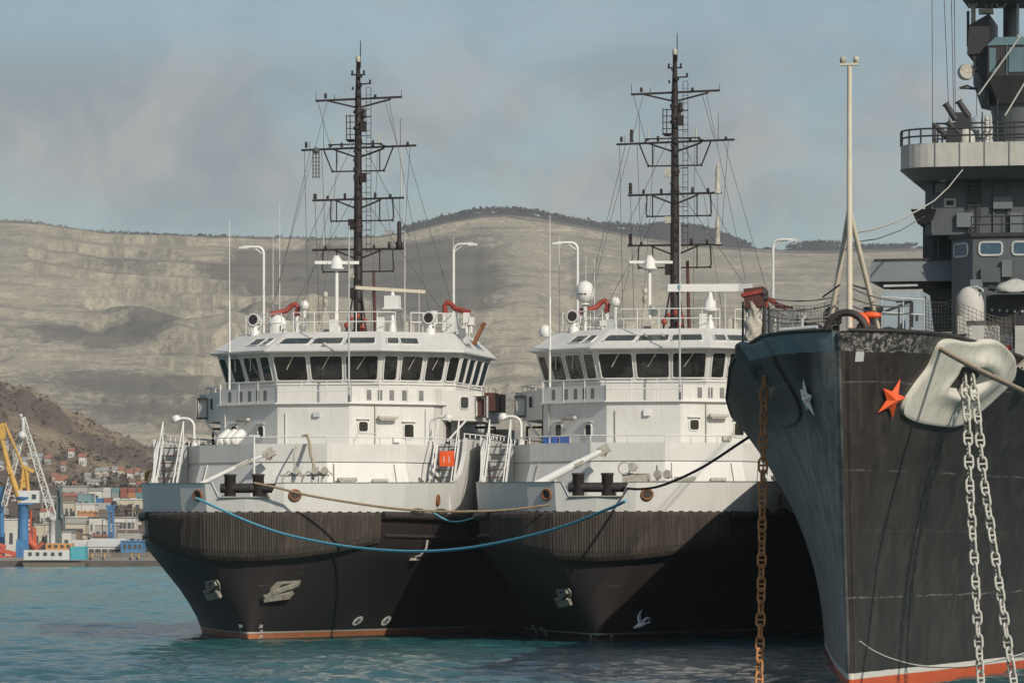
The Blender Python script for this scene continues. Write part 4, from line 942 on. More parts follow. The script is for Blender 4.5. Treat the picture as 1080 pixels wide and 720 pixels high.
# deck boxes, dome and the light house on the foredeck
def front_box(x0, x1, y0, y1, s, depth, m_, name, ch=0.0, parent=None):
    a, b_ = wat(x0, y1, y=s), wat(x1, y0, y=s); m = MB()
    if ch: m.loft2(at_z([(a.x, s), (b_.x, s), (b_.x, s + depth), (a.x, s + depth)], a.z), at_z([(a.x + ch, s + ch), (b_.x - ch, s + ch), (b_.x - ch, s + depth - ch), (a.x + ch, s + depth - ch)], b_.z))
    else: m.box(a.x, b_.x, s, s + depth, a.z, b_.z)
    return m.build(name, m_, parent or wr)
p = wat(1022.5, 340, y=10); R_ = 15.5 / F * WS.world(p).y
m = MB().lathe((p.x, 10, wat(1022, 339, y=10).z), [(R_, 0), (R_, R_ * 1.0), (R_ * .97, R_ * 1.35), (R_ * .8, R_ * 1.85), (R_ * .5, R_ * 2.2), (R_ * .2, R_ * 2.36), (0, R_ * 2.38)], 24); m.tube((p.x, 10, 8.9), (p.x, 10, wat(1022, 339, y=10).z), R_ * .55, n=14); m.build('mushroom_ventilator', 'canvas_grey', wr)
MB().path([wat(1022, 304, y=9.9), wat(1030, 302, y=9.8), wat(1037, 306, y=9.8), wat(1036, 308, y=9.7)], .03, 5).build('ventilator_handle', 'pale_grey', wr)
front_box(1010, 1018.5, 333, 352, 9.4, .4, 'canvas_grey', 'deck_locker'); front_box(1025, 1052, 343, 372, 8.6, .8, 'canvas_grey', 'deck_locker'); front_box(1070.5, 1105, 343, 390, 7.6, .8, 'canvas_grey', 'deck_locker')
p = wat(1064, 367, y=7.9); MB().sphere(p, .09, 8).build('net_float', 'star_orange', wr)
h = front_box(925, 975, 306, 350, 19, 3, 'ship_pale', 'deckhouse', .12)
front_box(955, 979, 331, 352, 18, .9, 'ship_pale', 'deckhouse_box'); front_box(961, 963.5, 331, 338, 17.98, .015, 'slot_dark', 'vent_slot', 0, h); front_box(966, 968.5, 331, 338, 17.98, .015, 'slot_dark', 'vent_slot', 0, h)
for (x0, y0), (x1, y1) in (((930, 330), (960, 318)), ((945, 318), (962, 318)), ((962, 318), (962, 345)), ((930, 330), (930, 348))): MB().beam(wat(x0, y0, y=16), wat(x1, y1, y=16), .07, .07).build('deck_derrick', 'ship_dark', wr)
# side platform of the bridge: pale sloping screen over a dark recess
a, b_ = wat(917, 297, y=66.5), wat(1003, 277, y=68.5)
sp_ = MB().loft2([V(a.x, 66.5, a.z), V(a.x + 4.2, 66.5, a.z), V(a.x + 4.2, 72, a.z), V(a.x, 72, a.z)], [V(a.x, 67.2, b_.z), V(a.x + 4.2, 67.2, b_.z), V(a.x + 4.2, 72, b_.z), V(a.x, 72, b_.z)]).build('side_platform', 'platform_grey', wr)
MB().box(a.x + .25, a.x + 4.2, 66.8, 72, wat(1, 304, y=66.8).z, a.z - .012).build('platform_beam', 'ship_dark', sp_)
MB().beam(wat(932, 301.5, y=66.7), wat(968, 300.5, y=66.7), .12, .1).build('platform_rail', 'pale_grey', sp_)
MB().beam(V(a.x + .1, 67.2, b_.z + .06), V(a.x + 4.2, 67.2, b_.z + .06), .1, .1).build('platform_coaming', 'ship_dark', sp_)
front_box(977, 1004, 304, 345, 67.5, 4, 'ship_dark', 'screen_bulkhead'); 
# breakwater and canvas cover at the right
bw = front_box(1040, 1190, 309, 352, 28, .25, 'ship_dark', 'breakwater')
for k in range(12): p = wat(1046 + k * 8, 327 + k * .4, y=27.95); MB().sphere(p, .05, 6).build('rivet_lug', 'pale_grey', bw)
g = []
for i in range(8):
    v_ = i / 7; g.append([wat(1068, 308, y=27.5) + V(.75 * (1 - v_ ** 2.2) * math.cos(t) * (1 + .12 * math.sin(3 * t + i)) + .1, .5 * (1 - v_ ** 2.2) * math.sin(t), .42 * v_ + .03 * math.sin(5 * t)) for t in [2 * math.pi * k / 18 for k in range(18)]])
MB().sheet(g, True, True).build('canvas_cover', 'canvas_grey', wr)
MB().path([wat(1043, 303, y=27.6), wat(1050, 305, y=27.6), wat(1058, 303, y=27.6), wat(1063, 306, y=27.6)], .1, 6).build('coiled_hose', 'ship_dark', wr)

# bridge tower
def tower_block(x0, y0, y1, s, depth, m_, name, half=None, ch=.5):
    """block from left px x0, mirrored over the keel line; rows y0 (top) to y1"""
    a, b_ = wat(x0, y1, y=s), wat(x0, y0, y=s); w = -a.x if half is None else half
    pl = [(-w + ch, s), (w - ch, s), (w, s + ch), (w, s + depth), (-w, s + depth), (-w, s + ch)]
    return MB().loft2(at_z(pl, a.z), at_z(pl, b_.z)).build(name, m_, wr), w, a.z, b_.z
lowb, w0, z0, z1 = tower_block(972, 238, 330, 69, 14, 'ship_dark', 'tower_base')
a = wat(1003, 312, y=65.5); f_ = wat(1026, 250, y=64.5); zt_ = wat(1026, 250, y=64.5).z
wb = [(f_.x, 64.5), (7.5, 64.5), (8.5, 68.9), (a.x, 68.9), (a.x, 65.8)]
cb = MB().loft2(at_z(wb, 7.6), at_z(wb, zt_)).build('conning_bridge', 'ship_grey', wr)
MB().loft2(at_z(offset_poly(wb, .12), zt_ + .01), at_z(offset_poly(wb, .12), zt_ + .16)).build('bridge_ledge', 'ship_dark', cb)
zb_, zt2 = wat(1040, 268, y=64.5).z, wat(1040, 249.5, y=64.5).z
Pf = Patch(V(f_.x, 64.5, 7.6), V(7.5, 64.5, 7.6), V(7.5, 64.5, zt_), V(f_.x, 64.5, zt_)); hh = zt_ - 7.6; ww = 7.5 - f_.x
for x0, x1 in ((1034, 1056), (1069, 1091), (1104, 1126)):
    u0, u1 = (wat(x0, 260, y=64.5).x - f_.x) / ww, (wat(x1, 260, y=64.5).x - f_.x) / ww
    window(cb, Pf, u0, u1, (zb_ - 7.6) / hh, (zt2 - 7.6) / hh - .03, .08, 'window_blue', 'bridge_window', 'pale_grey')
Ps = Patch(V(a.x, 65.8, 7.6), V(f_.x, 64.5, 7.6), V(f_.x, 64.5, zt_), V(a.x, 65.8, zt_)); window(cb, Ps, .18, .75, (zb_ - 7.6) / hh, (zt2 - 7.6) / hh - .03, .08, 'window_blue', 'bridge_window', 'pale_grey')
upb, w1_, z0, z1 = tower_block(975, 183, 248, 67, 13, 'ship_grey', 'tower_block', ch=.3)
c = wat(1002, 214, y=67); MB().box(c.x - .25, c.x + .25, 66.97, 67.0, c.z - .18, c.z + .18).build('tower_port', 'pale_grey', upb); MB().box(c.x - .15, c.x + .15, 66.95, 66.969, c.z - .1, c.z + .1).build('tower_port_glass', 'slot_dark', upb)
c = wat(1034, 200, y=67); MB().box(c.x - .03, c.x + .03, 66.96, 66.998, wat(1, 246, y=67).z, wat(1, 192, y=67).z).build('tower_seam', 'slot_dark', upb)
br = MB(); p = wat(969, 240, y=67.5); br.loft2(at_z([(p.x, 67), (p.x + .6, 67), (p.x + .6, 69), (p.x, 69)], wat(1, 250, y=67).z), at_z([(p.x - .25, 66.6), (p.x + .8, 66.6), (p.x + .8, 69), (p.x - .25, 69)], wat(1, 236, y=67).z)); br.build('side_lamp_shelf', 'ship_dark', wr)
# gallery with rounded ends
a = wat(953, 178, y=68); zt = wat(953, 153, y=66).z; zg = wat(953, 178, y=66).z; zu = wat(953, 190, y=66).z; w = -a.x
gp = [(-w + 1.6 - 1.6 * math.cos(t), 66.9 - 1.6 * math.sin(t)) for t in [math.pi / 2 * i / 8 for i in range(9)]]
gp = gp + [(-x, y) for x, y in reversed(gp)] + [(w, 80), (-w, 80)]
ga = MB().loft2(at_z(gp, zg), at_z(gp, zt), True, False); ga.loft2(at_z(offset_poly(gp, -.08), zg + .1), at_z(offset_poly(gp, -.08), zt), True, False)
gal = ga.build('bridge_gallery', 'canvas_grey', wr); MB().loft2(at_z(offset_poly(gp, -.5), zu), at_z(offset_poly(gp, .04), zg - .01)).build('gallery_underside', 'ship_grey', gal)
zr = zt
m = MB(); rail(m, [V(x, y, zr) for x, y in gp[0:18:2]] , .62, (.6, .3), 1.5, .04); m.build('gallery_rail', 'ship_dark', gal)
m = MB(); a = wat(984, 152, y=70); rail(m, [V(a.x, 70, zr - .3), V(a.x, 76, zr - .3)], 1.6, (1.55, .9), 2, .04); rail(m, [V(a.x, 70, zr - .3), V(a.x + 4.6, 70, zr - .3)], 1.6, (1.55, .9), 1.2, .04); m.build('gun_platform_rail', 'ship_dark', gal)
# twin guns and covered mounts
def twin_gun(px, py, px2, py2, s, r=.1):
    a, b_ = wat(px, py, y=s), wat(px2, py2, y=s); d = V(.55, 0, .1); m = MB()
    for k in (-.5, .5): m.tube(a + d * k, b_ + d * k, r * 1.25, r, 8); m.tube(b_ + d * k, b_ + d * k + (b_ - a) * .06, r * 1.4, r * 1.4, 8)
    g_ = m.build('twin_gun', 'ship_dark', gal); m = MB(); m.obox(a + V(0, .3, -.2), V(.3, 0, 0), V(0, .4, 0), V(0, 0, .45)); m.build('gun_mount', 'ship_dark', g_)
twin_gun(1006, 143, 993, 131, 67.6, .11); twin_gun(1015, 125, 1004.5, 109, 69.5, .12)
m = MB(); p = wat(1013, 137, y=70.5); m.box(p.x - .25, p.x + .45, 70.6, 71.2, zr - .5, p.z + .35); m.build('gun_shield', 'ship_dark', gal)
def dome(px, y0, y1, rpx, s, m_, name):
    p = wat(px, y1, y=s); r = rpx / F * WS.world(p).y; h_ = wat(px, y0, y=s).z - p.z
    MB().lathe((p.x, s, p.z), [(r, 0), (r * 1.02, h_ * .3), (r * .98, h_ * .6), (r * .75, h_ * .86), (r * .4, h_ * .97), (0, h_)], 20).build(name, m_, gal)
dome(1030, 122, 158, 10, 71, 'ship_pale', 'rangefinder_dome'); dome(1019, 136, 158, 9.5, 68.5, 'canvas_grey', 'covered_gun'); dome(1004, 124, 140, 5, 71, 'ship_pale', 'covered_light')
m = MB()
for k in range(7): p = wat(1041, 150 - k * 4, y=70); m.sphere(p, .13, 6); 
for dx in (0, .2): m.tube(wat(1040, 155, y=70) + V(dx, 0, 0), wat(1040, 122, y=70) + V(dx, 0, 0), .05, n=5)
m.build('instrument_column', 'canvas_grey', gal)
# fire-control column and director
cx = 1078; p = wat(cx, 158, y=73); Yc = WS.world(p).y; rr = lambda px: abs(px) / F * Yc
col = MB().lathe((p.x, 73, zr - 1), [(rr(30), 0), (rr(31), wat(cx, 130, y=73).z - zr + 1), (rr(36), wat(cx, 95, y=73).z - zr + 1)], 28).build('director_column', 'ship_grey', wr)
zd0, zd1, zd2, zd3 = (wat(1060, y_, y=71).z for y_ in (108, 80, 48, 38))
xl = wat(1042, 80, y=71).x; xr = 2 * p.x - xl
pl = [(xl, 71), (xr, 71), (xr + 1, 74), (xr, 77), (xl, 77), (xl - .9, 74)]
low = [(x + (1.0 if x < p.x else -1.0) * .4, y + (.5 if y < 73 else -.5)) for x, y in pl]
dr = MB().loft2(at_z(low, zd0), at_z(pl, zd1)).build('director_base', 'ship_dark', wr)
MB().loft2(at_z(pl, zd1 + .005), at_z(pl, zd2)).build('director_house', 'ship_dark', dr)
MB().loft2(at_z(offset_poly(pl, .05), zd2 + .005), at_z(offset_poly(pl, -.4), zd3)).build('director_roof', 'ship_teal', dr)
for x0, x1, m_ in ((1043.5, 1050.5, 'ship_teal'), (1064, 1080, 'ship_teal')):
    u0, u1 = wat(x0, 60, y=71).x, wat(x1, 60, y=71).x; MB().box(u0, u1, 70.97, 70.995, zd1 + .15, zd2 - .1).build('director_panel', m_, dr)
MB().box(wat(1061.5, 60, y=71).x, wat(1062.5, 60, y=71).x, 70.95, 70.99, zd1, zd2).build('panel_frame', 'ship_teal', dr)
m = MB(); q = wat(1022, 60, y=72.5); e = wat(1041, 40, y=72.5)
m.loft2([V(q.x, 71.5, q.z), V(xl, 71.5, q.z), V(xl, 76, q.z), V(q.x, 76, q.z)], [V(q.x + .1, 71.5, wat(1, 52, y=72).z), V(xl, 71.5, wat(1, 41, y=72).z), V(xl, 76, wat(1, 41, y=72).z), V(q.x + .1, 76, wat(1, 52, y=72).z)]); m.build('director_wing', 'ship_dark', dr)
m = MB(); m.loft2([V(e.x - .6, 71.6, wat(1, 80, y=72).z), V(xl, 71.6, zd0), V(xl, 75, zd0), V(e.x - .6, 75, wat(1, 80, y=72).z)], [V(q.x + .3, 71.6, q.z), V(xl, 71.6, q.z), V(xl, 75, q.z), V(q.x + .3, 75, q.z)]); m.build('director_wing_support', 'ship_dark', dr)
c = wat(1019, 76, y=72); m = MB(); m.lathe(c, [(.34, -.25), (.36, 0), (.33, .3)], 14, (.3, -1, 0)); sl_ = m.build('signal_lamp', 'weathered_metal', dr); MB().path([c + V(.1, 0, 0), c + V(.7, 0, 0), c + V(.7, 0, .6), c + V(.7, 0, -.7), c + V(1.2, 0, -.5)], .06, 6).build('lamp_arm', 'ship_dark', dr)
MB().path([wat(1012, 93, y=72), wat(1020, 90.5, y=72), wat(1031, 94, y=72), wat(1012, 93, y=72)], .05, 5).build('yard_arm', 'ship_dark', dr)
# small fittings on the tower front
for px, y0, y1, s in ((983, 188, 246, 66.95), (1048, 192, 246, 66.95), (1063, 190, 247, 66.95), (990, 245, 300, 68.9)): MB().tube(wat(px, y1, y=s), wat(px, y0, y=s), .045, n=6).build('tower_pipe', 'ship_grey', wr)
for px, py, w_, h_, s in ((1018, 232, .35, .3, 66.9), (1058, 214, .4, .25, 66.9), (1072, 236, .25, .45, 66.9), (992, 198, .2, .2, 66.9), (1045, 290, .4, .3, 64.4), (1062, 283, .2, .35, 64.4), (1030, 300, .25, .2, 64.4)):
    c = wat(px, py, y=s); MB().box(c.x - w_, c.x + w_, s - .12, s + .04, c.z - h_, c.z + h_).build('tower_box', 'ship_grey' if px % 2 else 'platform_grey', wr)
m = MB()
for k in range(16): c = wat(1027, 184 + k * 4.1, y=66.85); m.beam(c + V(-.22, 0, 0), c + V(.22, 0, 0), .05, .05)
for dx in (-.22, .22): m.tube(wat(1027, 247, y=66.85) + V(dx, 0, 0), wat(1027, 183, y=66.85) + V(dx, 0, 0), .03, n=5)
m.build('tower_ladder', 'ship_dark', wr)
m = MB(); rail(m, [V(wb[0][0] - .05, 64.45, zt_ + .16), V(7.4, 64.45, zt_ + .16)], .7, (.68, .35), 1.2, .03); m.build('bridge_rail', 'ship_dark', cb)
for k in range(5): c = wat(962 + k * 26, 171, y=66); MB().box(c.x - .02, c.x + .02, 65.27, 65.33, zg, zt).build('canvas_seam', 'platform_grey', gal)
for px, h_ in ((1036, 34), (1052, 46), (1066, 30)): MB().tube(wat(px, 152, y=70), wat(px, 152 - h_, y=70), .05, .03, 6).build('whip_antenna', 'ship_dark', gal)
# foremast above the director
m = MB(); a = wat(1065, 40, y=73.5); b_ = wat(1065, -40, y=73.5); m.tube(a, b_, rr(7), n=16); fm = m.build('foremast', 'ship_grey', wr)
m = MB(); p1, p2 = wat(1018, 0.5, y=72), wat(1110, 0.5, y=72); m.obox((p1 + p2) / 2, (p2 - p1) / 2, V(0, 1.6, 0), V(0, 0, .16)); m.build('mast_platform', 'ship_dark', fm)
for px, y0, y1, r, m_ in ((1026.5, 3, 48, .1, 'canvas_grey'), (1021, 12, 50, .06, 'ship_dark'), (1073.5, 2, 40, .06, 'pale_grey')): MB().tube(wat(px, y1, y=71.9), wat(px, y0, y=71.9), r, n=8).build('platform_post', m_, fm)
m = MB(); q = wat(1040, 12.5, y=71.8); m.obox(q, V(.3, 0, 0), V(0, .25, 0), V(0, 0, .1)); m.tube(q, q + V(0, 0, .5), .04, n=5); m.tube(q + V(.25, 0, 0), q + V(.25, 0, .5), .04, n=5); m.build('platform_light', 'weathered_metal', fm)
for px, rad in ((1026, .18), (1056, .2)): MB().path([wat(px, 1, y=71.5) + V(rad * math.cos(t), 0, rad * math.sin(t) - .1) for t in [math.pi * i / 8 - math.pi for i in range(9)]], .04, 5).build('platform_bracket', 'pale_grey', fm)
# halyards and stays
m = MB()
for x0, y0, x1, y1 in ((983, -20, 983.5, 160), (995, -20, 1002, 150), (1003, -20, 1006, 125), (1006.5, -20, 1007.5, 125), (1030, 100, 1030, 125)): m.tube(wat(x0, y0, y=71), wat(x1, y1, y=71), .016, n=4)
m.build('halyard', 'wire', wr)
m = MB(); m.tube(wat(1078, 36, y=70), wat(1032, 100, y=70), .04, n=5); m.tube(wat(1090, 72, y=69), wat(1060, 122, y=69), .04, n=5); m.build('wire_stay', 'canvas_grey', wr)
P = [(1016, 178), (1000, 198), (985, 212), (968, 222), (945, 234), (920, 242), (897, 246)]
m = MB(); m.path([wat(x, y, y=lerp(66, 2, i / 6)) for i, (x, y) in enumerate(P)], .028, 4); m.path([wat(988, 178, y=66), wat(988, 187, y=66), wat(993, 191, y=66), wat(999, 190, y=66)], .03, 4); m.build('dressing_line', 'canvas_grey', wr)
m = MB(); m.path([wat(x, y, y=lerp(66, 2, i / 3)) for i, (x, y) in enumerate(((975, 228), (950, 243), (925, 252), (897, 256)))], .018, 4); m.build('dressing_line', 'wire', wr)

# ---- hull materials
def tug_hull_mat(name, red_to):
    g = newmat(name); tc = g.new('TexCoord'); o = tc.outputs['Object']; sp = g.new('SeparateXYZ'); g.l(o, sp.inputs[0]); z = sp.outputs['Z']
    st = g.noise(1.0, g.mapping(o, (3.0, 3.0, .25)), 6, .7)
    blk = g.mix(g.ramp(st, .5, .8, 0, .5), (0.022, 0.0175, 0.017), (0.045, 0.037, 0.033))
    blk = g.mix(g.ramp(g.noise(.7, o, 8, .7), .58, .7, 0, .4), blk, (0.016, 0.013, 0.013))
    scuff = g.noise(1.0, g.mapping(o, (.8, .8, 9)), 4, .6)
    blk = g.mix(g.ramp(scuff, .66, .73, 0, .4), blk, (0.2, 0.19, 0.17))
    red = g.mix(g.ramp(g.noise(2.5, o, 6, .7), .4, .7, 0, .8), (0.52, 0.17, 0.07), (0.24, 0.12, 0.08))
    wob = g.math('ADD', z, g.math('MULTIPLY', g.noise(1.2, o, 3), .05))
    c = g.mix(g.math('LESS_THAN', wob, .36), blk, (0.45, 0.43, 0.38))
    c = g.mix(g.math('LESS_THAN', wob, .30), c, blk)
    c = g.mix(g.math('LESS_THAN', wob, red_to), c, red)
    c = g.mix(g.math('LESS_THAN', wob, .08), c, (0.05, 0.06, 0.05))
    g.l(c, g.p.inputs['Base Color']); g.p.inputs['Roughness'].default_value = .5; g.p.inputs['Specular IOR Level'].default_value = .35
tug_hull_mat('tug_hull', .30); tug_hull_mat('tug_hull_shaded_boot', .10)  # second hull has its boot red cut down to imitate shade
def fender_mat():
    g = newmat('fender_rubber'); tc = g.new('TexCoord'); o = tc.outputs['Object']; sp = g.new('SeparateXYZ'); g.l(o, sp.inputs[0])
    st = g.noise(1.0, g.mapping(o, (9, 9, .5)), 5, .7)
    c = g.mix(g.ramp(st, .45, .75, 0, .75), (0.046, 0.037, 0.032), (0.12, 0.098, 0.08))
    c = g.mix(g.ramp(g.noise(1.0, g.mapping(o, (1.5, 1.5, .6)), 4, .7), .5, .75, 0, .5), c, (0.024, 0.02, 0.019))
    g.l(c, g.p.inputs['Base Color']); g.p.inputs['Roughness'].default_value = .85; g.p.inputs['Specular IOR Level'].default_value = .2
fender_mat()
def bulwark_mat():
    g = newmat('bulwark_paint'); tc = g.new('TexCoord'); o = tc.outputs['Object']
    st = g.noise(1.0, g.mapping(o, (5, 5, .5)), 6, .7)
    c = g.mix(g.ramp(st, .52, .75, 0, .3), (0.58, 0.57, 0.545), (0.36, 0.30, 0.24))
    c = g.mix(g.ramp(g.noise(1.0, g.mapping(o, (1.6, 1.6, .5)), 7, .75), .66, .72, 0, .55), c, (0.30, 0.16, 0.08))
    c = g.mix(g.ramp(g.noise(.5, o, 5, .7), .5, .7, 0, .3), c, (.43, .42, .395))
    g.l(c, g.p.inputs['Base Color']); g.p.inputs['Roughness'].default_value = .45
bulwark_mat()

BT = [(0, 0), (.1, 1.6), (1.0, 2.9), (2.2, 4.1), (3.2, 4.85), (4.6, 5.55), (6.5, 6.1), (9, 6.5), (12, 6.8), (16, 7), (50, 7), (57, 6.4)]
WT = [(0, 0), (.12, .12), (.5, .28), (2, .95), (5, 2.4), (8, 3.7), (10, 4.5), (14, 5.8), (18, 6.5), (24, 7), (50, 7), (57, 6.2)]
def tug_half(s, z):
    """half breadth at s metres aft of the stem line, height z"""
    b, w = interp(BT, s), interp(WT, s)
    if z >= 3.8: return b
    if z >= 0: return lerp(w, b, z / 3.8)
    return w * (1 + z * .25)
def tug_stem(z): return .6 * (1 - max(z, -1.5) / 5.25)
def tug_surf(side, s, z, off=0.0):
    p = V(side * tug_half(s, z), tug_stem(z) + s, z)
    if off:
        e = .03
        a = V(side * tug_half(s + e, z), tug_stem(z) + s + e, z) - V(side * tug_half(max(s - e, 0), z), tug_stem(z) + max(s - e, 0), z)
        c = V(side * tug_half(s, z + e), tug_stem(z + e) + s, z + e) - V(side * tug_half(s, z - e), tug_stem(z - e) + s, z - e)
        n = a.cross(c).normalized()
        if n.x * side < 0: n = -n
        p += n * off
    return p
def tug_hit(T, px, py, side, off=.02):
    """the point of the hull seen at px, py"""
    lo, hi = 0.0, 14.0; best = None
    for i in range(500):
        s = lo + (hi - lo) * i / 500
        k = (px - CX) / F
        # z from the row for this station
        z = 2.0
        for _ in range(6):
            p = tug_surf(side, s, z); w = T.world(p); z = CZ + (HY - py) / F * w.y
        w = T.world(tug_surf(side, s, z)); e = abs(CX + F * w.x / w.y - px) + s * .1
        if best is None or e < best[0]: best = (e, s, z)
    return best[1], best[2]

def make_tug(T, v, label):
    root = T.root('tugboat', label, 'tugboat', 'white and black tugboats moored side by side'); at = T.at
    rng = random.Random(10 + v)
    # -------- hull, deck
    ss = [0, .03, .1, .35, .7, 1, 1.6, 2.2, 2.7, 3.2, 3.9, 4.6, 5.5, 6.5, 7.8, 9, 10.5, 12, 14, 16, 19, 24, 32, 42, 50, 57]
    zs = [-1.5, -.6, 0, .3, .8, 1.4, 2, 2.6, 3.2, 3.8, 4.5, 5.2]
    mb = MB()
    mb.sheet([[tug_surf(-1, s, z) for s in reversed(ss[1:])] + [tug_surf(1, s, z) for s in ss] for z in zs])
    tr = [tug_surf(1, 57, z) for z in zs]; mb.add(tr + [V(-p.x, p.y, p.z) for p in reversed(tr)], [tuple(range(2 * len(zs)))])
    hull = mb.build('hull', 'tug_hull' if v == 1 else 'tug_hull_shaded_boot', root)
    dk = sym([(interp(BT, s) - .02, s + .02) for s in ss]); MB().prism(dk, 5.02, 5.18).build('deck', 'grey_deck', root)
    # weld ridge and rubbing strake below the bulwark
    fd = MB()
    for side in (1, -1):
        pts = [V(side * (interp(BT, s) + .1), s, 5.12 - .012 * s) for s in [3.3, 3.9, 4.6, 5.5, 6.5, 7.8, 9, 10.5, 12, 14, 16, 20, 30, 45, 56]]
        fd.path(pts, .17, 8)
        pts = [V(side * (tug_half(s, 4.2) + .05), s + .2, 4.3 - .015 * s) for s in [3.4, 4.6, 6.5, 9, 12, 16, 20, 30, 45, 56]]
        fd.path(pts, .09, 6)
    fd.build('rubbing_strake', 'black_steel', root)
    # -------- bow fender: ribbed rubber wrapped round the bow
    out = []
    fine = [0, .04] + [.1 + i * .062 for i in range(51)]
    half = [(interp(BT, s), s) for s in fine]
    arc = [(-x, y) for x, y in reversed(half[1:])] + half
    # resample by length so that the ribs are even
    P = [Vector(p) for p in arc]; L_ = [0]
    for a, b in zip(P, P[1:]): L_.append(L_[-1] + (b - a).length)
    N = 440; pts = []
    k = 0
    for i in range(N + 1):
        t = L_[-1] * i / N
        while k < len(L_) - 2 and L_[k + 1] < t: k += 1
        pts.append(P[k].lerp(P[k + 1], (t - L_[k]) / max(L_[k + 1] - L_[k], 1e-9)))
    sm = pts[:]
    for _ in range(14): sm = [sm[0]] + [(sm[i - 1] + sm[i] * 2 + sm[i + 1]) / 4 for i in range(1, N)] + [sm[-1]]
    grid = []
    for i in range(N + 1):
        d = (sm[min(i + 1, N)] - sm[max(i - 1, 0)]).normalized(); n = Vector((d.y, -d.x))
        u = i / N * 2 - 1; rib = .018 if (i // 2) % 2 else 0.0
        zb = 3.28 + .75 * abs(u) ** 1.6; e = min(1, (1 - abs(u)) * 14); th = (.28 + rib) * (.45 + .55 * e)
        prof = [(.0, 5.2), (.2 * (.45 + .55 * e), 5.185), (th * .92, 5.12), (th, 4.98), (th * .97, lerp(5.0, zb, .5)), (th * .9, zb + .34), (th * .62, zb + .1), (th * .2, zb - .06), (-.3, zb - .22)]
        grid.append([V(sm[i].x + n.x * o, sm[i].y + n.y * o, z) for o, z in prof])
    f = MB().sheet(grid, smooth=False); f.add(grid[0], [tuple(range(len(grid[0])))]); f.add(grid[-1], [tuple(range(len(grid[0])))[::-1]])
    f.build('bow_fender', 'fender_rubber', root)
    # chafing chain lugs along the top edge of the fender
    lg = MB()
    for i in range(9, N - 4, 17):
        d = (sm[i + 1] - sm[i - 1]).normalized(); n = Vector((d.y, -d.x)); c = sm[i] + n * .12
        lg.obox((c.x, c.y, 5.215), (d.x * .07, d.y * .07, 0), (n.x * .05, n.y * .05, 0), (0, 0, .02))
    lg.build('fender_lug', 'black_steel', root)
    # tyres lying on the strake
    for s in (5.4, 7.6):
        c = V(interp(BT, s) + .22, s, 5.24); d = Vector((BT[6][1] - BT[5][1], BT[6][0] - BT[5][0], 0)).normalized()
        ring = [c + d * .5 * math.cos(a) + V(0, 0, .09 * math.sin(a)) for a in [2 * math.pi * i / 16 for i in range(17)]]
        MB().path(ring, .07, 6, False).build('tyre_fender', 'black_steel', root)
    # -------- bulwark with the bollard notch and the raised side screens
    def ztop(x, s):
        if abs(x) < 1.06 and s < .2: return 5.74
        if abs(x) < 1.36 and s < .2: return lerp(5.74, 6.34, (abs(x) - 1.06) / .3)
        if s < 9.3: return 6.34 + .015 * s
        if s < 10.9:
            t = (s - 9.3) / 1.6; return 6.48 + 1.9 * (1 - math.sqrt(max(0, 1 - t * t)))
        if s < 24: return 8.38
        if s < 26: return lerp(8.38, 6.4, (s - 24) / 2)
        return 6.4
    hp = [(0, 0), (1.06, .066), (1.36, .085), (1.6, .1)] + [(interp(BT, s), s) for s in (1, 2.2, 3.2, 4.6, 6.5, 8, 9.3, 9.8, 10.2, 10.5, 10.7, 10.82, 10.9, 12, 14, 16, 20, 24, 26, 36, 50, 56.5)]
    for side in (1, -1):
        g = []
        for i, (x, s) in enumerate(hp):
            a, b = Vector(hp[max(i - 1, 0)]), Vector(hp[min(i + 1, len(hp) - 1)]); d = (b - a).normalized(); n = Vector((d.y, -d.x))
            zt = ztop(x, s); fl = .06 + .05 * (zt - 5.2)
            row = [V(x + n.x * .02, s + n.y * .02, 5.2), V(x + n.x * fl, s + n.y * fl, zt), V(x + n.x * (fl + .05), s + n.y * (fl + .05), zt + .05), V(x + n.x * (fl - .15), s + n.y * (fl - .15), zt + .05), V(x + n.x * (fl - .12), s + n.y * (fl - .12), zt), V(x - n.x * .1, s - n.y * .1, 5.2)]
            g.append([V(side * p.x, p.y, p.z) for p in row])
        m = MB().sheet(g if side > 0 else [r[::-1] for r in g], smooth=False)
        m.build('bulwark', 'bulwark_paint', root)
    # sill of the notch
    MB().box(-1.05, 1.05, -.16, .16, 5.792, 5.83).build('bulwark_sill', 'weathered_metal', root)
    # fairleads
    for x, s, dx, dy in ((-1.98, .36, -.57, -.82), (1.98, .36, .57, -.82), (6.28, 7.6, .99, -.12)):
        c = V(x, s, 5.88 if abs(x) < 3 else 5.75) + V(dx, dy, 0) * .06; nrm = V(dx, dy, .0).normalized(); t = V(-dy, dx, 0).normalized()
        rr = (.24, .2) if abs(x) < 3 else (.13, .2)
        ring = [c + nrm * .05 + t * rr[0] * math.cos(a) + V(0, 0, rr[1] * math.sin(a)) for a in [2 * math.pi * i / 20 for i in range(21)]]
        fl = MB().path(ring, .055, 8, False).build('fairlead', 'rusty_steel', root)
        MB().plate([c + nrm * .035 + t * rr[0] * math.cos(a) + V(0, 0, rr[1] * math.sin(a)) for a in [2 * math.pi * i / 20 for i in range(20)]], nrm, .02).build('fairlead_opening', 'black_steel', fl)
    # -------- towing bitts in the notch
    bt = MB(); bt.tube((-1.28, 1.1, 6.18), (1.28, 1.1, 6.18), .2, n=14); bt.box(-1.15, 1.15, .85, 1.35, 5.18, 5.3)
    b = bt.build('towing_bitts', 'black_steel', root)
    for x in (-.9, .29): MB().lathe((x, 1.1, 5.2), [(.235, 0), (.235, 1.46), (.27, 1.48), (.27, 1.54), (.2, 1.56)], 18).build('bitt_post', 'black_steel', b)
